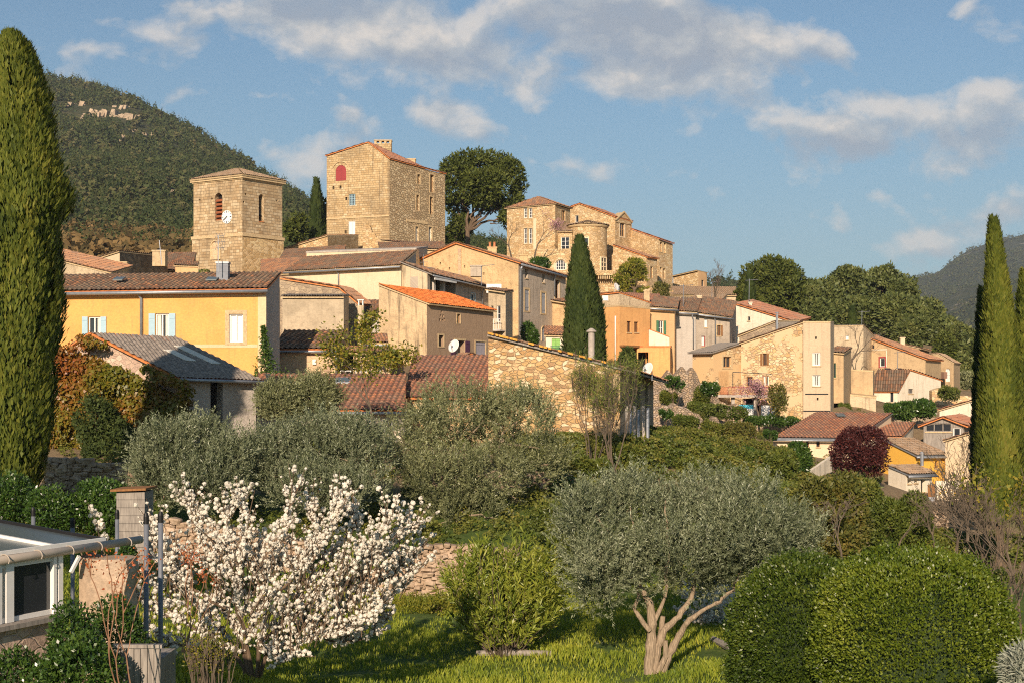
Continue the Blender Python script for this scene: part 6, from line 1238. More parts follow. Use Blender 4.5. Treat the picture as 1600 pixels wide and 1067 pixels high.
for i,pth in enumerate(mains):
    r0=.05 if pth[0]==base else .03
    path(mb,pth,r0,.012,D,7,.03,seed=i)
    V=[at(x,y,D+(d[0] if d else 0)) for x,y,*d in pth]; 
    for j in range(len(V)-1):
        for q in range(20):
            f=rr.random(); p=V[j].lerp(V[j+1],f)
            if j>0 or i>4: flow.append(p+Vector((rr.uniform(-.05,.05),rr.uniform(-.05,.05),rr.uniform(-.05,.05))))
            if j>=1:
                dr=(V[j+1]-V[j]).normalized()*.5+Vector((rr.uniform(-.8,.8),rr.uniform(-.8,.8),rr.uniform(-.1,1.2)))*.9
                L=rr.uniform(.2,.62); pts=[p+dr.normalized()*L*t_+Vector((0,0,.12*L*t_*t_)) for t_ in (0,.33,.66,1)]; mb.tube(pts,[.012,.009,.007,.004],4,cap=False)
                for t_ in np.arange(.15,1.05,.085/L): 
                    if rr.random()<.82: flow.append(pts[0].lerp(pts[-1],float(t_))+Vector((rr.uniform(-.045,.045),rr.uniform(-.045,.045),rr.uniform(-.03,.05))))
lobs=[lob(285,800,480,935,27),lob(395,790,600,935,26.6),lob(515,805,655,920,26.8),lob(345,890,590,975,26.4),lob(225,805,330,940,27.4)]; c_,r_=pick(lobs,330); PP=c_+r_*rdir(330)*(.25+.75*rng.random((330,1)))
for k in range(330):
    p=Vector(PP[k]); L=rr.uniform(.25,.6); dr=Vector((rr.uniform(-.6,.6)+(p.x+5)*.18,rr.uniform(-.5,.5),rr.uniform(.35,1.1))).normalized(); q=p+dr*L; mb.tube([p-dr*.35-Vector((0,0,.1)),p,q],[.011,.009,.004],4,cap=False)
    for t_ in np.arange(0,1.02,.08/L):
        if rr.random()<.85: flow.append(p.lerp(q,float(t_))+Vector((rr.gauss(0,.035),rr.gauss(0,.035),rr.gauss(0,.03))))
mb.build('branches',M['bark'],e)
def pompoms(name,flow,parent,size,k,mat):
    Cn=np.array([tuple(p) for p in flow]); n=len(Cn); d=rdir(n*k).reshape(n,k,3); s=size*(.5+.85*rng.random((n,1,1))**1.5); P=(Cn[:,None]+d*s*.6).reshape(-1,3); dd=unit(np.cross(d.reshape(-1,3),rdir(n*k))); q=np.repeat(s.reshape(-1),k)
    return np_mesh(name,leaves(P-dd*(q*.55)[:,None],dd,q*1.1,q*.9,d.reshape(-1,3)),4,mat,parent,rnd=np.repeat(rng.random(n*k),4))
pompoms('blossom',flow,e,.055,18,M['blossom'])
e.location.z-=.24
nl=900; P=np.array([tuple(flow[i]) for i in rng.integers(0,len(flow),nl)])+rng.normal(size=(nl,3))*.05; np_mesh('leaf_shoots',leaves(P,rdir(nl)+np.array([0,0,.5]),.06,.02),4,M['yellowgreen'],e,rnd=np.repeat(rng.random(nl),4))
# shoots with flowers on the left
D=25.; e=root('blossom_shoot','single upright flowering shoot left of the blossoming tree','shrub',at(152,900,D).x,D); mb=MB(); fl=[]
path(mb,[(163,900),(158,850),(150,815),(137,785)],.02,.006,D,5); 
for k in range(34): f=rr.random(); fl.append(at(160-23*f*f,845-60*f,D)+Vector((rr.uniform(-.08,.08),rr.uniform(-.08,.08),rr.uniform(-.08,.08))))
mb.build('branches',M['bark'],e); pompoms('blossom',fl,e,.055,16,M['blossom'])
D=36.; e=root('blossom_shrub','white flowering shrub half hidden behind the front olive trunk','shrub',at(1105,980,D).x,D); fl=[]
lo=[lob(1050,890,1155,985,D),lob(1070,930,1160,1000,D)]; P,_=shell(lo,1400,.6,.3,1.5,4,.35,1.5); pompoms('blossom',P,e,.06,12,M['blossom']); mb=MB(); tips=[]
for k in range(6): limb(mb,(at(1105,990,D).x,D,gz(at(1105,990,D).x,D)),tuple(P[k*30]),.03,.008,.1,seed=k)
mb.build('branches',M['bark'],e)
# ---- shrubs
def shrub(label,lobes,n,L,W,mat,seed,name='shrub',cat='shrub',**kw):
    return tree(name,label,lobes,n,L,W,mat,seed=seed,r=.04,cat=cat,**kw)
D=33.; e=root('oleander','yellow green oleander bush with long pointed leaves','shrub',at(788,1000,D).x,D); g=e.location.z; mb=MB(); Pl=[];Dl=[]
for k in range(210):
    a=rr.uniform(0,6.283); rad=math.sqrt(rr.random()); top=Vector((at(788,0,D).x+math.cos(a)*rad*1.35,D+math.sin(a)*rad*1.2,g+rr.uniform(.8,2.75)*(1-.3*rad**2))); b0=Vector((at(788,0,D).x+math.cos(a)*rad*.4,D+math.sin(a)*rad*.4,g)); pts=limb(mb,b0,top,.014,.006,.05,5,k,4)
    dv=(pts[-1]-pts[-3]).normalized()
    for j in range(30):
        f=rr.uniform(.2,1.0); q=b0.lerp(top,f) if f<.98 else top; s=Vector((rr.uniform(-1,1),rr.uniform(-1,1),rr.uniform(-1,1))); Pl.append(tuple(q)); Dl.append(tuple(dv*.8+s*.6+Vector((0,0,.25))))
mb.build('stems',M['twig'],e); n=len(Pl); twigs('shoots',e,sublobes([lob(702,850,800,1000,D),lob(770,842,888,995,D),lob(720,900,880,1020,D-.3)],5,.45,.6,seed=4),900,18,.4,.17,.036,M['oleander'],up=1.0,outw=.45,gap=.33,gs=1.6,seed=9); np_mesh('foliage',leaves(np.array(Pl),np.array(Dl),.19*(.6+.7*rng.random(n)),.04),4,M['oleander'],e,rnd=np.repeat(rng.random(n),4))
def ball(label,x0,y0,x1,y1,D,n,seed,zb=None,ex=.82,pn=2.6,mt='box'):
    c,r=lob(x0,y0,x1,y1,D); r[1]=r[0]; e=root('clipped_hedge',label,'hedge',float(c[0]),D,min(gz(float(c[0]),D),float(c[2]-r[2]))); d=rdir(n); dd=np.sign(d)*np.abs(d)**ex; dd=dd/ (np.abs(dd)**pn).sum(1,keepdims=True)**(1/pn)
    P=c+r*dd; P=P+unit(d)*((fbm(P,2.9,seed,3)-.5)*.46-.13*rng.random(n)**2+.14*(rng.random(n)**9))[:,None]; o=unit(d/r); dv=unit(o*.75+rdir(n)*.7+np.array([0,0,.25])); rv=(.5*rng.random(n)+.9*(fbm(P,1.1,seed+4,3)-.28)).clip(0,1)
    np_mesh('foliage',leaves(P,dv,(.052*(.6+.8*rng.random(n))),.030*(.6+.8*rng.random(n)),unit(o+rdir(n)*.8)),4,M[mt],e,rnd=np.repeat(rv,4))
    mb=MB(); K=24
    for i in range(17):
        ph=math.pi*i/16
        for j in range(K):
            v=np.array([math.sin(ph)*math.cos(2*math.pi*j/K),math.sin(ph)*math.sin(2*math.pi*j/K),math.cos(ph)]); q=np.sign(v)*np.abs(v)**ex; q=q/max(1e-9,(np.abs(q)**pn).sum())**(1/pn); mb.v.append(tuple(c+r*q*.86))
    for i in range(16):
        for j in range(K): mb.f.append((i*K+j,(i+1)*K+j,(i+1)*K+(j+1)%K,i*K+(j+1)%K)); mb.uv+=[(0,0)]*4; mb.mi.append(0)
    mb.build('inner_branches',M['cyp2'],e,smooth=True); return e
ball('large round clipped hedge at the bottom right, the nearer one',1277,866,1573,1180,23.5,105000,3); ball('round clipped hedge behind and left of the larger one',1141,868,1380,1170,25.5,80000,4,ex=.95,pn=2.15,mt='box2')
shrub('purple leaved tree in front of the red roofs',[lob(1297,680,1350,745,80),lob(1325,664,1386,735,80),lob(1340,690,1388,745,79.5),lob(1305,670,1360,710,80.5)],17000,.15,.08,M['purple'],120,name='purple_tree',cat='tree',gap=.34,gs=.8,cs=1.5)
shrub('tall green and brown bushy hedge right of the front olive',[lob(1238,745,1310,870,41),lob(1280,735,1358,860,41.5),lob(1250,800,1350,890,40)],15000,.14,.06,M['shrubbrown'],121,gap=.34,gs=1.2)
shrub('yellow olive shrub behind the round hedge',[lob(1355,775,1425,870,43),lob(1395,765,1455,860,43)],11000,.13,.05,M['yellowgreen'] if 0 else M['shrub'],122,gap=.36,gs=1.2)
shrub('yellow green bush below the purple tree',[lob(1300,740,1350,785,66),lob(1330,748,1378,790,65)],7000,.2,.09,M['shrub'],123)
shrub('dark round bush left of the tile coped wall',[lob(1226,692,1264,745,78)],4500,.2,.09,M['glossy'],124); shrub('low green bush in front of the round dark bush',[lob(1195,700,1245,745,66)],4000,.18,.08,M['shrub'],125)
shrub('wide green bush under the pale house',[lob(1395,628,1432,655,108),lob(1415,624,1462,652,108.5)],6000,.24,.12,M['glossy'],126)
for i,(bx,D_,mt,lb) in enumerate((((1040,585,1068,612),98,'glossy','leafy bush on the cliff top left of the balcony'),((1096,595,1122,620),100,'glossy','dark bush hanging over the cliff by the timber screen'),((1075,625,1115,655),97,'shrub','scrubby bush on the cliff below the timber screen'),((1110,628,1165,660),101,'shrub','grey green bush left of the turquoise towel'),((1150,648,1200,668),101,'glossy','low green plants below the washing line'),
   ((1030,672,1080,710),86,'shrub','olive green bush right of the barn poles'),((1060,680,1130,720),78,'shrub','vine covered bank below the cliff'),((1110,690,1180,730),76,'glossy','dark green vine bank left of the red tiled house'),((1150,698,1235,740),72,'shrub','long low hedge in front of the red tiled house'),((1018,690,1060,730),68,'shrubbrown','brown green bush beside the white post'),((1195,672,1212,690),94,'glossy','small shrub by the corner of the red tiled house'),((1468,600,1500,630),118,'shrub','bush on the crumbling wall at right'),((1060,640,1100,668),95,'shrubbrown','dry brush on the cliff face'),((1130,655,1180,690),96,'shrubbrown','dry grey brush under the retaining wall'),((1032,610,1056,634),99,'glossyweed','trailing greenery on the rubble cliff beside the barn eave'),((1085,600,1108,640),100.5,'glossyweed','hanging plants in the middle of the rubble cliff'),((1052,648,1090,672),90,'shrub','brush at the top of the lower terrace wall'),((1098,655,1128,690),91,'glossyweed','green bush at the right end of the lower terrace wall'),((955,690,1000,735),58,'glossyweed','bushy weeds at the foot of the barn wall under the brooms'),((900,715,950,745),55,'shrub','low bush left of the brooms at the barn foot'),((1005,672,1050,706),66,'glossyweed','green bush right behind the white forked post'),((1036,700,1075,722),63,'glossyweed','leafy weeds above the pale dry stone wall'),((1085,700,1125,722),64,'shrub','olive brush right above the pale dry stone wall'),((1030,640,1050,656),91,'glossy','tuft of green on the ochre terrace wall'),((1195,648,1250,668),104,'glossy','creeping greenery along the retaining wall'),((1383,628,1402,650),112,'glossy','palm like bush at the pale house corner'),((1310,628,1330,652),113,'shrub','weeds on the stained wall block'))):
    c,r=lob(*bx,D_); lo=[(c+np.array([r[0]*.55*k,0,-abs(k)*r[2]*.2+.1*((k*7)%3)]),r*np.array([.55,1,.85])) for k in (-1,0,1)]
    shrub(lb,lo,5600,.17,.075,M[mt],130+i,gap=.4,gs=1.5,cs=1.6,sub=6,clump=.45,limbs=False)
shrub('dark glossy shrub hedge behind the conservatory',[lob(40,758,130,835,35),lob(100,745,215,830,35.5),lob(150,770,225,840,35)],16000,.085,.045,M['glossy'],160,gap=.33,gs=1.5); shrub('dark shrub with white flowers under the big left cypress',[lob(-40,735,55,820,36)],7000,.085,.045,M['glossy'],161)
shrub('glossy dark green shrub in the bottom left corner',[lob(72,945,150,1060,16.6),lob(-40,1018,90,1120,16.2),lob(140,925,226,1060,17.8),lob(60,990,190,1110,16)],19000,.055,.028,M['glossy'],162,gap=.33,gs=2.2,cs=3,clump=.35)
shrub('leafy green clump beside the stone pier',[lob(188,850,212,890,23)],1500,.05,.028,M['glossy'],163)
shrub('spreading dark bush under the big middle olive',[lob(650,760,700,800,52),lob(860,740,905,790,53)],5000,.1,.05,M['glossy'],164); shrub('green weeds between the two middle olives and the wall',[lob(830,780,900,850,44),lob(855,800,915,870,42)],6000,.12,.05,M['shrub'],165)
shrub('pale weeds at the foot of the dry stone wall',[lob(600,930,690,985,38.5),lob(660,925,720,975,38)],7000,.1,.03,M['yellowgreen'],166,gap=.4,gs=2)
for i,(px,rw,w_) in enumerate(((880,1015,22),(905,1022,24),(935,1012,28),(960,1018,20))):
    c,r=lob(px-w_/2,rw-9,px+w_/2,rw+8,34); shrub(('silver leaved cushion plant on the lawn, '+('leftmost','second from left','third from left','rightmost')[i]),[(c,r)],900,.09,.025,M['silver'],170+i,name='cushion_plant',cat='plant',group='silver cushion plants')
e=bare('bud_shrub','thin shrub of red budding twigs in the bottom left',205,1110,15.5,2.1,.011,3,181,'redtwig',.5,.35,'shrub',mat=M['budred'],nb=260,size=.035,jit=.05,stems=3,lean=.5,kids=(1,2),z=zrow(1120,15.5),part='foliage'); e=bare('bud_shrub','reddish twiggy shrub under the blossoming tree',290,1010,24,1.9,.012,3,182,'redtwig',.5,.35,'shrub',mat=M['budred'],nb=300,size=.04,jit=.06,stems=4,lean=.45,kids=(1,2),part='foliage',z=zrow(1010,24))
bare('budding_shrub','upright stems with pale green buds at the bottom edge',330,1100,17,1.0,.012,3,183,'twig',.25,.6,'shrub',mat=M['yellowgreen'],nb=1300,size=.03,jit=.05,stems=16,lean=.4,z=zrow(1110,17),part='foliage')
bare('bare_shrub','small upright shrub of bare stems on the lawn',540,985,34.5,1.6,.02,4,184,'twig',.35,.4,'shrub',stems=6,lean=.25)
shrub('feathery grey green plant in the bottom right corner',[lob(1568,1010,1625,1085,20)],2500,.14,.02,M['silver'],185)
bare('young_tree','thin tree with yellow leaves at the right edge',1590,930,39,4.2,.05,5,186,mat=M['yellowgreen'],nb=900,size=.12,z=zrow(940,39),part='crown')
# ---- creeper over the outbuilding wall
h=[o for o in C.objects if o.name.startswith('outbuilding')][0]
A_,B_=at(36,592,60.8),at(280,588,58); d_=(B_-A_); d_.z=0; Lw=d_.length; d_/=Lw; n_=np.array([d_.y,-d_.x,0]); n=52000
s=rng.random(n)*(Lw+1.0)-.2; pk=(at(146,0,59.5).x-A_.x)/d_.x; ztop=np.where(s<pk,.85+(2.5-.85)*s/pk,2.5-(2.5-.8)*(s-pk)/(Lw-pk))+.1; zlow=-4.2; z=zlow+(ztop-zlow)*rng.random(n)
P=np.array([A_.x,A_.y,0])+np.outer(s,[d_.x,d_.y,0])+np.outer(z,[0,0,1]); q=fbm(np.stack([s,z,0*s],-1),.55,77,4); bald=(q<.33)|((z>ztop-.8)&(q<.53)); P=P[~bald]; q=q[~bald]; m=len(P); off=(.05+(q-.30)*3.6*rng.random(m)**.6).clip(.03,1.5); P=P+np.outer(off,n_)+rng.normal(size=(m,3))*.05
e=root('creeper','red and green creeper climbing over the outbuilding gable','climbing plant',float(A_.x+d_.x*Lw*.5),float(A_.y+d_.y*Lw*.5)-.6)
np_mesh('foliage',leaves(P,rdir(m)*.8+np.array([0,0,-.6]),.16*(.6+.8*rng.random(m)),.12*(.6+.8*rng.random(m)),unit(n_+rdir(m)*.7)),4,M['creeper'],e,rnd=np.repeat((.14+.4*rng.random(m)+1.2*(fbm(P,.35,5,3)-.24)).clip(0,1),4)); mb=MB()
for k in range(9): limb(mb,(A_.x+d_.x*Lw*(k+.5)/9,A_.y+d_.y*Lw*(k+.5)/9-.25,-4.),tuple(P[k*300]),.05,.015,.12,seed=k)
mb.build('stems',M['bark'],e)
e=root('creeper','ivy strand climbing the shaded right corner of the yellow house','climbing plant',at(419,0,73).x,73.2,zrow(590,73)); n=1000; t_=rng.random(n)**1.4; P=np.stack([at(424,0,73.5).x-.3*t_+rng.normal(size=n)*(.4*(1-t_)**2+.05),73.0+rng.normal(size=n)*.4*(1-t_)**2-.2,zrow(590,73)+t_*2.6],-1); np_mesh('foliage',leaves(P,rdir(n),.16,.1),4,M['glossy'],e,rnd=np.repeat(rng.random(n),4))
# ---- grass and undergrowth
n=150000; gx_=rng.uniform(-13,12,n); gy_=21+22.5*rng.random(n)**1.1; gzv=ground(gx_,gy_); P=np.stack([gx_,gy_,gzv-.01],-1); tall=fbm(P*np.array([1,1,0]),.9,3,3); keep=(tall>.33)&(rng.random(n)<.35+1.1*tall); P=P[keep]; tall=tall[keep]; m=len(P); hgt=(.07+.42*(tall-.33).clip(0)**1.2+.05*rng.random(m)); d=unit(rdir(m)*np.array([.55,.55,.2])+np.array([0,0,1.]))
V=leaves(P,d,hgt,.018+.012*rng.random(m)); o=np_mesh('grass',V,4,M['grassy'],rnd=np.repeat((.5*rng.random(m)+.9*(fbm(P,.5,8,3)-.25)).clip(0,1),4)); o['kind']='stuff'
foot=[]
n=16000; ux=np.where(np.arange(n)<10000,rng.uniform(-40,45,n),rng.uniform(0,20,n)); uy=np.where(np.arange(n)<10000,43+87*rng.random(n)**1.35,53+25*rng.random(n)); Hc=np.array([(c[0],c[1]) for c in CTRL]); dm=np.min(np.hypot(ux[:,None]-Hc[None,:,0],uy[:,None]-Hc[None,:,1]),1)
hs=[[(p.x,p.y) for p in hh.P] for hh in [hh for hh in globals().values() if isinstance(hh,House)]]
k=(dm>1.3)&(rng.random(n)<.9); ux,uy=ux[k],uy[k]; P=np.stack([ux,uy,ground(ux,uy)-.15],-1); pxu=P[:,0]/P[:,1]*F+800; k=(P[:,2]<-1.0)&~((pxu>1375)&(pxu<1530)&(P[:,1]>64))&~((pxu>1015)&(pxu<1125)&(P[:,1]>52)&(P[:,1]<57)); P=P[k]
scatter('undergrowth',P,(.35+.75*rng.random(len(P))),51,M['shrub'],.0,130,'low scrubby undergrowth between garden and houses',.42)
n=3600; ux=rng.uniform(6,26,n); uy=rng.uniform(62,100,n); dm=np.min(np.hypot(ux[:,None]-Hc[None,:,0],uy[:,None]-Hc[None,:,1]),1); P=np.stack([ux,uy,ground(ux,uy)-.15],-1); pxu=P[:,0]/P[:,1]*F+800; k=(dm>1.)&~(pxu>1290)&(fbm(P,.25,19,2)>.42); P=P[k]
scatter('green_undergrowth',P,(.4+.75*rng.random(len(P))),57,M['glossyweed'],.0,130,'fresh green weeds and vines on the bank right of the stone barn',.42)
n=2600; ux=rng.uniform(-85,-24,n); uy=rng.uniform(72,232,n); dm=np.min(np.hypot(ux[:,None]-Hc[None,:,0],uy[:,None]-Hc[None,:,1]),1); P=np.stack([ux,uy,ground(ux,uy)-.2],-1); P=P[dm>2.5]
scatter('slope_scrub',P,(.7+1.6*rng.random(len(P))),58,M['shrub'],.0,110,'green scrub on the slope behind the yellow house',.5)
P=on_grid(VL,2600,15,.0,.15); q=P[:,0]/P[:,1]*F+800; P=P[(q<330)&(q>-260)]; scatter('brown_scrub',P-np.array([0,0,.3]),3+rng.random(len(P))*4,52,M['scrub'],.1,60,'brown and rusty scrub on the slope left of the church tower')

shrub('dark evergreen bush standing in front of the creeper',[lob(112,605,190,725,57),lob(135,640,215,745,57),lob(120,680,200,760,56.5)],17000,.16,.07,M['cyp2'],190,sub=5,gap=.33,gs=1.2)
shrub('tall dark bush standing outside the left edge of the photo, shading the garden',[lob(-640,330,-330,900,16.5),lob(-700,500,-380,1200,16.5),lob(-560,600,-280,1200,17)],14000,.16,.08,M['glossy'],191,sub=5,cat='bush')
t=NT('wall_stones'); o_=t.obj(); n1=t.noise(o_,1.7,4); n2=t.noise(o_,11,6,.7); t.col(t.mix(.5,t.ramp(n1,[(.3,(.28,.20,.13)),(.5,(.42,.31,.21)),(.7,(.52,.40,.29))]),t.ramp(n2,[(.3,.2),(.7,.8)]),'OVERLAY')); t.bump(n2,.8,.03); M['stonebits']=t.m
# ================================================================ the garden's own things
# ---- conservatory
g0=at(0,872,17.6); g1=at(218,842,20.0); g0.z=g1.z=-2.02; u_=(g1-g0); Lg=u_.length; u_/=Lg; out_=Vector((u_.y,-u_.x,0)); Z=Vector((0,0,1)); e=empty('conservatory',(g0.x,g0.y,-5.),'low glass roofed conservatory with white frames and stone base in the bottom left','conservatory')
S=lambda s,o,z: g0+u_*s+out_*o+Z*(z+2.02)-Z*2.02*0+Vector((0,0,0))
def S(s,o,z): v=g0+u_*s+out_*o; return Vector((v.x,v.y,z))
Lr=2.0
mb=MB(); mb.tube([S(-1.5,.02,-2.03),S(Lg,.02,-2.0)],.055,12); mb.build('gutter',M['pvc'],e,smooth=True)
for s in (-.6,.05,.62,1.2,1.75,2.35): mb=MB(); mb.tube([S(s,.085*math.cos(a)+.02,-2.02+.07*math.sin(a)) for a in [math.pi*k/6-.6 for k in range(9)]],.008,5); mb.build('gutter_bracket',M['pvc'],e)
def roofpt(s,w): return S(s,-.05-w*.92,-1.96+w*.09)+u_*0
mb=MB()
for (s0,s1) in ((-1.6,.0),(.03,1.0),(1.03,1.95)):
    q=[roofpt(s0,0),roofpt(s1,0),roofpt(s1,2.4),roofpt(s0,2.4)]; mb=MB(); mb.face(q); mb.face([p-Z*.03 for p in q][::-1])
    for i in range(4): j=(i+1)%4; mb.face([q[i]-Z*.03,q[j]-Z*.03,q[j],q[i]])
    mb.build('roof_panel',M['glass_roof'],e)
for s in (-.75,.015,1.015,1.97): mb=MB(); mb.bar(roofpt(s,-.02)+Z*.015,roofpt(s,2.42)+Z*.015,.05,.05); mb.build('glazing_bar',M['white_paint'] if s<1.9 else M['iron'],e)
for w in (0.0,2.4): mb=MB(); mb.bar(roofpt(-1.6,w)+Z*.02,roofpt(1.97,w)+Z*.02,.06,.05); mb.build('roof_rail',M['white_paint'] if w<1 else M['iron'],e)
mb=MB(); mb.box(S(-1.6,-.16,-5.5),u_*(1.6+1.12),out_*.2,Z*2.62); mb.build('base_wall',M['pink_rubble'],e)
mb=MB(); mb.box(S(-1.6,-.2,-2.878),u_*(1.6+1.12),out_*.34,Z*.06); mb.build('sill',M['grey_wood'],e)
for s,w in ((-1.6,.1),(-.02,.07),(.12,.13),(.95,.06),(1.04,.085)): mb=MB(); mb.box(S(s,-.13,-2.815),u_*w,out_*.12,Z*.76); mb.build('window_frame',M['white_paint'],e)
for z in (-2.815,-2.13): mb=MB(); mb.box(S(-1.5,-.12,z),u_*2.45,out_*.08,Z*.06); mb.build('window_rail',M['white_paint'],e)
for s0,s1 in ((-1.5,-.02),(.25,.95)): mb=MB(); mb.box(S(s0,-.1,-2.76),u_*(s1-s0),out_*.03,Z*.64); mb.build('pane',M['glass'],e)
mb=MB(); mb.box(S(-1.6,-2.4,-5.5),u_*3.6,out_*.2,Z*3.6); mb.build('back_wall',M['pink_rubble'],e)
rr=random.Random(12); mb=MB()
xa,xb=at(124,0,18.95).x,at(197,0,18.95).x; yf=18.95
pts=[(xa,-2.12)]+[(xa+(xb-xa)*k/6,-2.13-rr.uniform(0,.05)-(.0 if k<4 else .03)) for k in range(1,7)]+[(xb+.03,-2.35),(xb-.02,-2.6),(xb+.03,-2.9),(xb,-5.5),(xa,-5.5)]
fr=[Vector((a,yf+rr.uniform(-.03,.03),z)) for a,z in pts]; bk=[Vector((a,yf+.55,z)) for a,z in pts]
mb.face(fr[::-1],[(a,z) for a,z in pts][::-1]); mb.face(bk,[(a,z) for a,z in pts])
for i in range(len(pts)): k=(i+1)%len(pts); mb.face([fr[i],fr[k],bk[k],bk[i]],[(pts[i][0]+pts[i][1],0),(pts[k][0]+pts[k][1],0),(pts[k][0]+pts[k][1],.6),(pts[i][0]+pts[i][1],.6)])
mb.build('stone_pier',M['stonebits'],e); mb=MB(); mb.bar(S(1.35,.06,-2.1),S(1.2,.05,-2.3),.04); mb.build('strut',M['white_paint'],e)
# ---- posts
def post(label,px,r0,r1,D,r):
    a=at(px,r0,D); z1=min(zrow(r1,D),gz(a.x,D)); e=empty('post',(a.x,D,z1),label,'post',); mb=MB(); mb.tube([(a.x,D,z1-.2),(a.x,D,a.z-.12)],r,14); mb.build('shaft',M['steel'],e,smooth=True)
    mb=MB(); mb.lathe((a.x,D,a.z),[(r*1.15,-.16),(r*1.15,-.05),(r*.75,0),(0,.01)],14); mb.build('cap',M['black'],e)
post('grey metal post with black cap, left one of the tall pair',228.5,801,990,21,.036); post('grey metal post with black cap, right one of the tall pair',251,799,995,21.3,.036); post('short grey post with black cap in front of the wooden hut',183,796,842,25,.036); post('stubby capped post standing behind the conservatory roof, leftmost',52,792,830,26,.036); post('stubby capped post behind the conservatory roof, nearer the shrub',113.5,809,840,25,.036)
# ---- wooden hut
HD=33.2; a=at(182,850,HD); b=at(226,850,HD); e=empty('wooden_hut',(a.x,HD,zrow(880,HD)),'small weathered wooden hut with a sloping top behind the posts','hut'); w_=b.x-a.x; zt=zrow(768,HD); zb=zrow(880,HD)
for k in range(9): z=zb+(zt-zb)*k/9; mb=MB() if k==0 else mb; mb.box((a.x,HD+.004*(k%2),z+.008),(w_,0,0),(0,.8,0),(0,0,(zt-zb)/9-.01))
mb.build('walls',M['grey_wood'],e); mb=MB(); q=[Vector((a.x-.12,HD-.1,zt+.01)),Vector((a.x+w_+.05,HD-.1,zt+.04)),Vector((a.x+w_+.05,HD+1,zt+.04)),Vector((a.x-.12,HD+1,zt+.01))]; mb.box(q[0],q[1]-q[0],q[3]-q[0],Vector((0,0,.05))); mb.build('roof',M['brown_wood'],e)
# ---- planter box
a=at(178,1020,16.6); e=empty('planter',(a.x,16.6,zrow(1110,16.6)),'weathered grey wooden planter box at the bottom edge','planter'); w_=at(251,1020,16.6).x-a.x
for k in range(7): mb=MB(); mb.box((a.x+w_*k/7+.004,16.6+.003*(k%2),zrow(1110,16.6)),(w_/7-.008,0,0),(0,.035,0),(0,0,.72+.01*(k%3))); mb.build('plank',M['grey_wood'],e)
mb=MB(); mb.box((a.x,16.64,zrow(1110,16.6)),(w_,0,0),(0,.7,0),(0,0,.6)); mb.build('soil_box',M['grey_wood'],e); mb=MB(); mb.box((a.x-.02,16.58,zrow(1110,16.6)+.735),(w_+.04,0,0),(0,.08,0),(0,0,.04)); mb.build('rim',M['grey_wood'],e)
# ---- dry stone walls made of separate-looking stones
def stone_wall(label,pts,D,thick,seed,sz=.26):
    """rubble wall of rounded, irregular stones bedded on a dark core; pts (px, top row, base row)"""
    rr=random.Random(seed); mb=MB(); P=[(at(x,0,D).x,zrow(t,D),zrow(b,D)-.6) for x,t,b in pts]; xs=[p[0] for p in P]
    G=[(a,b,c) for a in (-1,-.5,.5,1) for b in (-1,-.5,.5,1) for c in (-1,-.5,.5,1) if max(abs(a),abs(b),abs(c))==1]; ix={g:k for k,g in enumerate(G)}; L4=(-1,-.5,.5,1); Q=[]
    for ax in range(3):
        for sg in (-1,1):
            for u in range(3):
                for v in range(3):
                    q=[]
                    for du,dv in ((0,0),(1,0),(1,1),(0,1)):
                        g=[0,0,0]; g[ax]=sg; g[(ax+1)%3]=L4[u+du]; g[(ax+2)%3]=L4[v+dv]; q.append(ix[tuple(g)])
                    Q.append(q if sg>0 else q[::-1])
    z=min(p[2] for p in P); zmax=max(p[1] for p in P); z0=z
    def stone(c,h3,rot):
        n0=len(mb.v); ca,sa=math.cos(rot),math.sin(rot); f=[rr.uniform(.75,1.1) for _ in range(8)]
        for a,b,d in G:
            k=(abs(a)**4+abs(b)**4+abs(d)**4)**.25; w=f[(a>0)+2*(b>0)+4*(d>0)]/k**.55*rr.uniform(.93,1.05); x,yy,zz=a*h3[0]*w,b*h3[1]*w,d*h3[2]*w
            mb.v.append((c[0]+x*ca-zz*sa,c[1]+yy,c[2]+x*sa+zz*ca))
        for q in Q: mb.f.append(tuple(n0+i for i in q)); mb.uv+=[(0,0)]*4; mb.mi.append(0)
    while z<zmax:
        hh=sz*rr.uniform(.5,.8); x=xs[0]+rr.uniform(-.2,.1)
        while x<xs[-1]:
            ww=sz*rr.uniform(.6,1.9); top=np.interp(x+ww/2,xs,[p[1] for p in P])
            if z<top-.03:
                hv=hh*rr.uniform(.8,1.35); stone((x+ww/2,D+thick*.5+rr.uniform(-.05,.05),z+hh/2+rr.uniform(-.04,.04)),(ww*.52,thick*.5+rr.uniform(-.02,.06),hv*.52),rr.uniform(-.16,.16))
            x+=ww*.97
        z+=hh*.95
    for a,b in zip(P,P[1:]): mb.face([(a[0],D+.12,z0),(b[0],D+.12,z0),(b[0],D+.12,b[1]-.1),(a[0],D+.12,a[1]-.1)])
    o=mb.build('dry_stone_wall',M['stonebits'],None,(xs[0],D,P[0][2])); return tag(o,label,'wall')
stone_wall('dry stone terrace wall between blossoming tree and oleander',[(560,905,955),(600,880,955),(640,862,955),(690,850,955),(745,852,955),(800,862,955)],41,.5,1,.19)
stone_wall('low dry stone wall left of the creeper covered outbuilding',[(66,722,780),(110,718,780),(160,725,780),(215,738,780)],50,.5,2,.26)
stone_wall('short piece of stone wall under the big middle olive',[(765,748,800),(820,740,800),(885,742,800)],53,.5,3,.24)
stone_wall('pale dry stone wall above the front olive',[(1028,722,770),(1070,716,770),(1112,724,770)],60,.5,4,.26)
stone_wall('rubble garden wall behind the bare shrubs at right',[(1432,800,880),(1470,786,880),(1515,792,880)],57,.5,5,.28)
stone_wall('rough stone wall behind the blossoming tree and wooden hut',[(186,818,880),(230,812,880),(330,820,880),(480,850,920)],42,.5,6,.2)
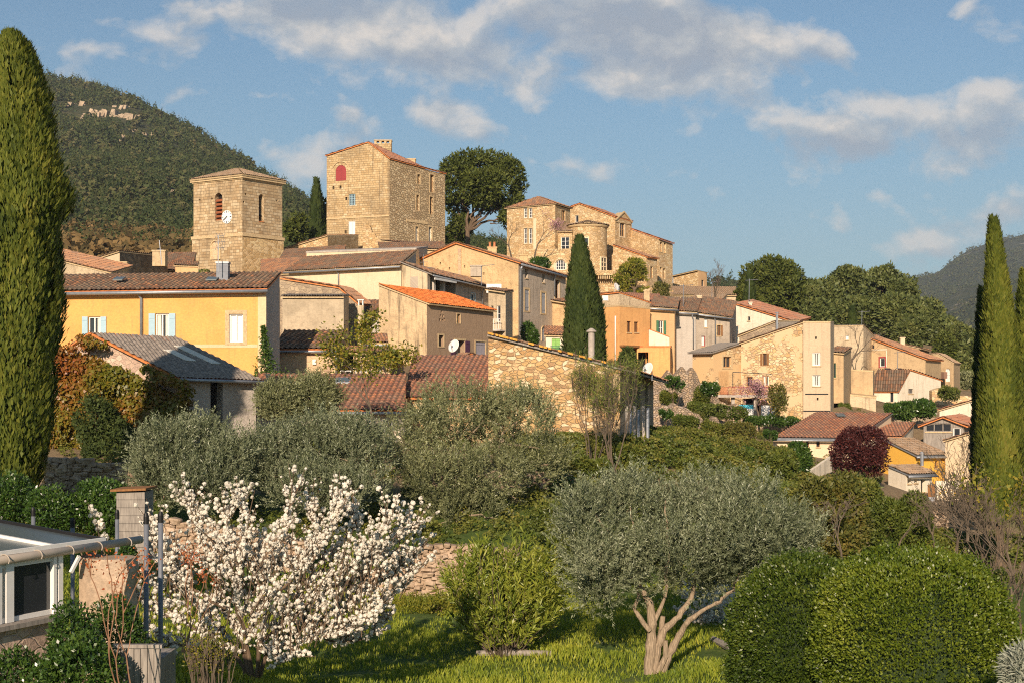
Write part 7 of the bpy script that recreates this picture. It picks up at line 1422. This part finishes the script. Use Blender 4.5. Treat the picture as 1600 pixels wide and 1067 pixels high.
# ---- white painted stump, log edging
a=at(1014,716,60); e=empty('painted_post',(a.x,60,zrow(735,60)),'white weathered forked post beside the barn poles','post'); mb=MB(); mb.box((a.x-.12,60,zrow(735,60)),(.24,0,0),(0,.25,0),(0,0,.75)); mb.box((a.x-.28,59.98,zrow(735,60)+.7),(.55,0,0),(0,.3,0),(0,0,.42)); mb.build('block',M['conc'],e); mb=MB(); mb.box((a.x-.3,59.95,zrow(735,60)+1.1),(.6,0,0),(0,.35,0),(0,0,.08)); mb.build('cap',M['white_paint'],e)
mb=MB(); a=at(745,1029,33); b=at(862,1034,32.5); mb.tube([(p.x,p.y,gz(p.x,p.y)+.07) for p in (a,a.lerp(b,.5),b)],[.07,.075,.06],8); o=mb.build('log',M['grey_wood'],None,(a.x,a.y,gz(a.x,a.y))); tag(o,'pale log lying along the edge of the lawn','log')
mb=MB(); a=at(1115,1000,33.5); b=at(1150,1020,32); mb.tube([(p.x,p.y,gz(p.x,p.y)+.09) for p in (a,b)],[.08,.09],8); o=mb.build('log',M['grey_wood'],None,(a.x,a.y,gz(a.x,a.y))); tag(o,'grey log lying between the front olive and hedge','log')
# ================================================================ camera, light, sky, air
cam=bpy.data.cameras.new('camera'); co=bpy.data.objects.new('camera',cam); C.objects.link(co); cam.lens=50; cam.sensor_width=36; cam.shift_y=(HOR-533.5)/1600; co.rotation_euler=(math.pi/2,0,0); cam.clip_end=20000; cam.clip_start=.5
sc=bpy.context.scene; sc.camera=co
sd=bpy.data.lights.new('sun','SUN'); sd.energy=4.2; sd.angle=R(.55); sd.color=(1,.80,.62); so=bpy.data.objects.new('sun',sd); C.objects.link(so)
sv=Vector((-math.sin(SUN_AZ)*math.cos(SUN_EL),-math.cos(SUN_AZ)*math.cos(SUN_EL),math.sin(SUN_EL))); so.rotation_euler=sv.to_track_quat('Z','Y').to_euler(); so.location=(-40,-60,60)
w=bpy.data.worlds.new('World'); sc.world=w; w.use_nodes=True; nt=w.node_tree; bg=nt.nodes['Background']
class WN(NT):
    def __init__(s,t): s.t=t
t=WN(nt)
sky=t.n('ShaderNodeTexSky',sky_type='NISHITA',sun_disc=False,sun_elevation=SUN_EL,sun_rotation=math.atan2(sv.x,sv.y),altitude=200,air_density=1.,dust_density=.6,ozone_density=1.6)
skyc=sky.outputs[0]
geo=t.n('ShaderNodeTexCoord').outputs['Generated']; xyz=t.n('ShaderNodeSeparateXYZ',{0:geo})
yv=t.math('MAXIMUM',xyz.outputs[1],.05); u=t.math('DIVIDE',xyz.outputs[0],yv); v=t.math('DIVIDE',xyz.outputs[2],yv)
uv=t.n('ShaderNodeCombineXYZ',{0:u,1:v,2:0.}).outputs[0]
wsp=t.n('ShaderNodeTexNoise',{'Vector':uv,'Scale':7.,'Detail':3.}).outputs[1]
wv=t.n('ShaderNodeVectorMath',{0:t.n('ShaderNodeVectorMath',{0:wsp,1:(.5,.5,.5)},operation='SUBTRACT').outputs[0],'Scale':.05},operation='SCALE').outputs[0]
uvw=t.n('ShaderNodeVectorMath',{0:uv,1:wv},operation='ADD').outputs[0]; sp=t.n('ShaderNodeSeparateXYZ',{0:uvw}); uw,vw=sp.outputs[0],sp.outputs[1]
def blob(px,py,rx,ry,s):
    a=t.math('MULTIPLY',t.math('SUBTRACT',uw,(px-800)/F),F/rx); b=t.math('MULTIPLY',t.math('SUBTRACT',vw,(HOR-py)/F),F/ry)
    d=t.math('ADD',t.math('MULTIPLY',a,a),t.math('MULTIPLY',b,b)); return t.math('MULTIPLY',t.math('EXPONENT',t.math('MULTIPLY',d,-1.)),s)
BL=[(400,15,150,45,.8),(520,40,120,50,.85),(640,60,130,55,.85),(740,85,110,40,.65),(820,120,80,30,.45),(930,30,130,50,.95),(1050,75,160,80,1.05),(1150,50,110,50,.85),(960,120,100,45,.7),(620,5,260,30,.5),
    (1310,220,90,42,.8),(1250,260,60,24,.5),(1400,140,55,38,.75),(1450,225,120,36,.42),(1560,215,100,50,.5),(1490,270,120,28,.42),(1540,20,60,25,.4),(1570,150,60,25,.45),(1290,75,70,25,.45),(1530,352,75,24,.65),(1590,325,60,22,.6),(1480,390,50,14,.4),(1350,300,60,20,.45),(1110,270,50,16,.4),
    (155,35,34,24,.62),(365,125,48,27,.6),(395,168,32,16,.55),(700,175,62,30,.6),(790,215,60,20,.5),(470,245,90,30,.5),(590,225,60,20,.45),(260,165,34,22,.4),(150,90,44,18,.4),(1180,160,60,20,.3),(280,60,60,20,.4),(60,70,40,16,.35),(540,190,50,18,.4),(1430,175,50,30,.5),(1240,110,50,22,.4)]
D_=None
for b in BL: q=blob(*b); D_=q if D_ is None else t.math('ADD',D_,q)
def dens(off):
    m=t.n('ShaderNodeVectorMath',{0:uvw,1:off},operation='ADD').outputs[0]; mm=t.map(m,(1,1.35,1))
    return t.n('ShaderNodeTexNoise',{'Vector':mm,'Scale':17.,'Detail':10.,'Roughness':.55}).outputs[0]
n0=dens((3.1,1.7,0)); n1=dens((3.1-.006,1.7+.014,0))
den=t.math('ADD',t.math('MULTIPLY',D_,.60),t.math('MULTIPLY',t.math('SUBTRACT',n0,.5),2.3))
cov=t.ramp(den,[(.17,0),(.50,.70),(.95,.93)])
lit=t.ramp(t.math('ADD',t.math('MULTIPLY',t.math('SUBTRACT',n0,n1),3.2),t.math('SUBTRACT',.68,t.math('MULTIPLY',den,.42))),[(.12,(.22,.25,.295)),(.50,(.325,.335,.345)),(.85,(.51,.465,.42))])
SKY=.082
hz=t.n('ShaderNodeClamp',{0:t.math('SUBTRACT',1.,t.math('MULTIPLY',xyz.outputs[2],4.2)),1:0.,2:1.}).outputs[0]
skys=t.mix(1,skyc,(SKY,SKY,SKY),'MULTIPLY')
skys=t.mix(t.math('MULTIPLY',hz,.55),skys,(.215,.31,.39))
skys=t.mix(1,skys,(.49,.635,.68),'MULTIPLY')
bgc=t.mix(cov,skys,lit)
t.set(bg,'Color',bgc); bg.inputs[1].default_value=1.0
hb_=bpy.data.materials.new('haze_air'); hb_.use_nodes=True; ht_=hb_.node_tree; ht_.nodes.remove(ht_.nodes['Principled BSDF']); pv=ht_.nodes.new('ShaderNodeVolumePrincipled'); pv.inputs['Color'].default_value=(.74,.85,1,1); pv.inputs['Density'].default_value=.0001; ht_.links.new(pv.outputs[0],ht_.nodes['Material Output'].inputs['Volume'])
mb=MB(); mb.box((-5800,-900,-260),(11600,0,0),(0,6700,0),(0,0,900)); o=mb.build('haze',hb_); o['kind']='stuff'
sc.view_settings.view_transform='Standard'; sc.view_settings.look='None'; sc.view_settings.exposure=.68; sc.view_settings.gamma=1
sc.render.engine='CYCLES'; sc.cycles.max_bounces=6; sc.cycles.diffuse_bounces=3; sc.cycles.transparent_max_bounces=8; sc.cycles.volume_bounces=0; sc.cycles.use_denoising=False; sc.cycles.filter_width=1.1; sc.cycles.sample_clamp_indirect=4
